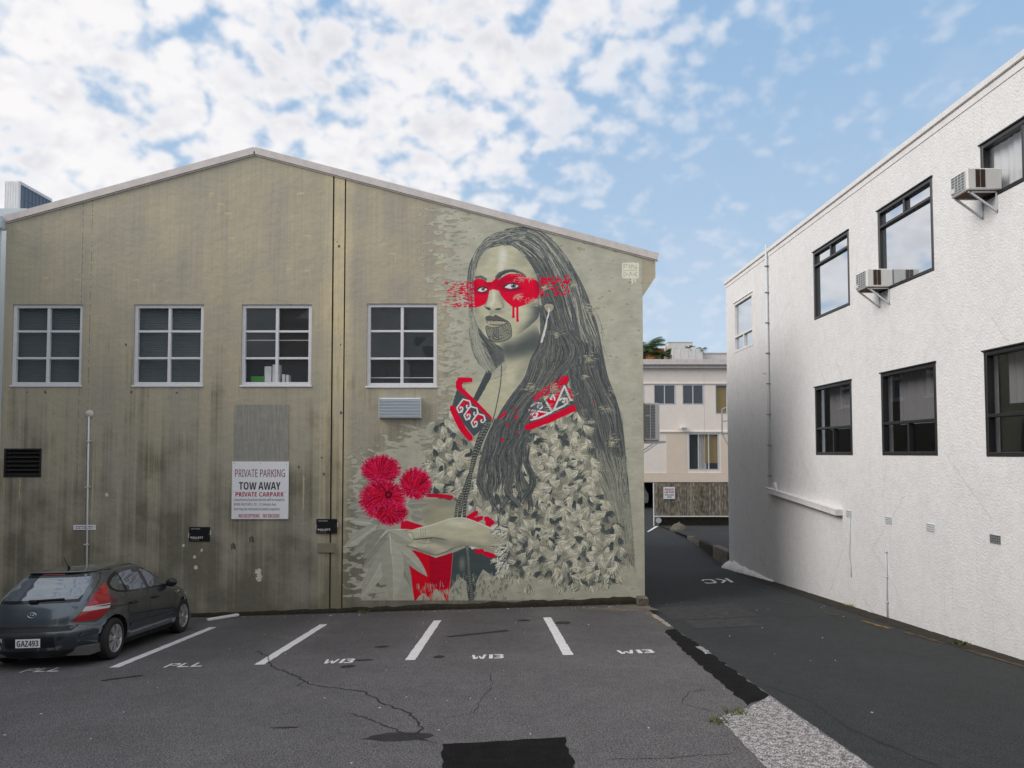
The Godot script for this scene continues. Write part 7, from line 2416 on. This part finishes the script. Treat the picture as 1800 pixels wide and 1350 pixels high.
	# ---- earring
	stroke(smooth_pts(FA([[1112, 870], [1108, 930], [1085, 1010]]), 5), 7, 6, mc(206, 206, 198))
	stroke(FA([[1088, 1010], [1070, 1100], [1030, 1235]]), 9, 12, mc(170, 172, 164), 0.3)
	stroke(FA([[1092, 1012], [1076, 1100], [1040, 1235]]), 3, 4, mc(222, 222, 214), 0.3)
	# stray hairs and red flecks at the right
	for q in [[[1340, 380], [1380, 470], [1375, 560]], [[1400, 540], [1455, 600], [1500, 730]], [[1420, 560], [1475, 650], [1490, 760]], [[1490, 780], [1520, 860]], [[1510, 1000], [1590, 1150], [1598, 1260]], [[1590, 1290], [1625, 1420]]]: stroke(smooth_pts(v2(q), 6), 2.4, 2.0, mc(74, 80, 80))
	for k in 120:
		var p: Vector2 = FA([[1020 + pow(mr.randf(), 1.3) * 310, 630 + mr.randf_range(-110, 90)]])[0]
		blot(p.x, p.y, mr.randf_range(3, 14), mr.randf_range(3, 16), red if mr.randf() < 0.75 else deep)
	# scuffs that let the ground coat through: dry brush patches of thin crossing lines
	for k in 34:
		var c := Vector2(mr.randf_range(1150, 1560), mr.randf_range(280, 1500))
		if k < 5: c = FA([[mr.randf_range(700, 980), mr.randf_range(740, 830)]])[0]
		elif k < 8: c = FA([[mr.randf_range(700, 960), mr.randf_range(520, 570)]])[0]
		elif k < 11: c = KA([[mr.randf_range(1000, 1280), mr.randf_range(170, 500)]])[0]
		elif k < 16: c = Vector2(mr.randf_range(950, 1300), mr.randf_range(1000, 1500))
		var col := mc(150, 148, 128) if mr.randf() < 0.75 else mc(168, 162, 134)
		var rr := mr.randf_range(16, 44)
		for q in int(rr * 1.1):
			var p := c + Vector2(mr.randfn(0, 0.5), mr.randfn(0, 0.35)) * rr
			if mr.randf() < 0.7: stroke([p, p + Vector2(mr.randf_range(6, 26), mr.randf_range(-2, 2))], 2.0, 2.0, col, 0.6)
			else: stroke([p, p + Vector2(mr.randf_range(-1, 1), mr.randf_range(5, 20))], 2.0, 2.0, col, 0.6)
	# signature stamp: a pale square with cut-out strokes and two drips
	var pale := mc(186, 184, 168)
	fill_poly(smooth_pts([[1594, 334], [1604, 323], [1676, 323], [1686, 334], [1686, 398], [1676, 409], [1604, 409], [1594, 398]], 2, true), pale)
	blot(1646, 405, 9, 34, pale); blot(1662, 405, 7, 26, pale)
	var cut := mc(150, 148, 128)
	for q in [[[1604, 358], [1604, 334], [1626, 334]], [[1604, 346], [1620, 346]], [[1636, 336], [1636, 358]], [[1648, 358], [1648, 336], [1672, 358], [1672, 336]], [[1602, 366], [1678, 366]], [[1604, 374], [1604, 400], [1624, 388], [1604, 374]], [[1632, 400], [1642, 374], [1652, 400]], [[1678, 376], [1660, 388], [1678, 400]]]: stroke(v2(q), 4, 4, cut, 0.0)
	# tone of the whole coat: fine brush grain
	var fin := mi_im.get_data()
	for q in W * H:
		var g := 1.0 + (wa[q] - 128) / 128.0 * 0.05 + (ba[q] - 128) / 128.0 * 0.04
		for ch in 3: fin[q * 4 + ch] = clampi(int(fin[q * 4 + ch] * g), 0, 255)
	return Image.create_from_data(W, H, false, Image.FORMAT_RGBA8, fin)

func build_mural(t: Node, off: Vector3) -> void:
	var im := paint_mural()
	var m := mat(Color.WHITE, 0.8, 0.0, 0.3)
	m.albedo_texture = tex(im)
	m.transparency = BaseMaterial3D.TRANSPARENCY_ALPHA
	# a coat of paint 3 mm proud of the wall, cut to the gable's outline
	var st := SurfaceTool.new()
	st.begin(Mesh.PRIMITIVE_TRIANGLES)
	st.set_smooth_group(-1)
	var uvof := func(x: float, y: float) -> Vector2:
		var k := (9.03 - y) / 9.04
		return Vector2((x - lerpf(-3.86, -3.777, k)) / (lerpf(3.208, 3.139, k) - lerpf(-3.86, -3.777, k)), k)
	var rows := 60
	for j in rows:
		var y0 := lerpf(0.30, 8.95, float(j) / rows); var y1 := lerpf(0.30, 8.95, float(j + 1) / rows)
		var edge := func(y: float) -> Array:
			var l := -3.50 if y < 4.22 else (-1.45 if y < 7.0 else -1.9)
			var r := 3.078
			# stay below the roof line
			if y > roof_y(r) - 0.12: r = lerpf(RIDGE.x, EAVE_R.x, (RIDGE.y - 0.12 - y) / (RIDGE.y - EAVE_R.y))
			return [l, maxf(r, l)]
		var lo: float = edge.call((y0 + y1) * 0.5)[0]
		var e0: float = edge.call(y0)[1]; var e1: float = edge.call(y1)[1]
		if e0 <= lo + 0.01: continue
		e1 = maxf(e1, lo)
		var p := [Vector3(lo, y0, 0.003), Vector3(e0, y0, 0.003), Vector3(e1, y1, 0.003), Vector3(lo, y1, 0.003)]
		for q in [0, 2, 1, 0, 3, 2]:
			st.set_uv(uvof.call(p[q].x, p[q].y))
			st.add_vertex(p[q] + off)
	st.generate_normals()
	tag(obj("mural", st.commit(), m, t), "painted portrait of a dark haired woman with a red eye band, feather cloak and red flowers")
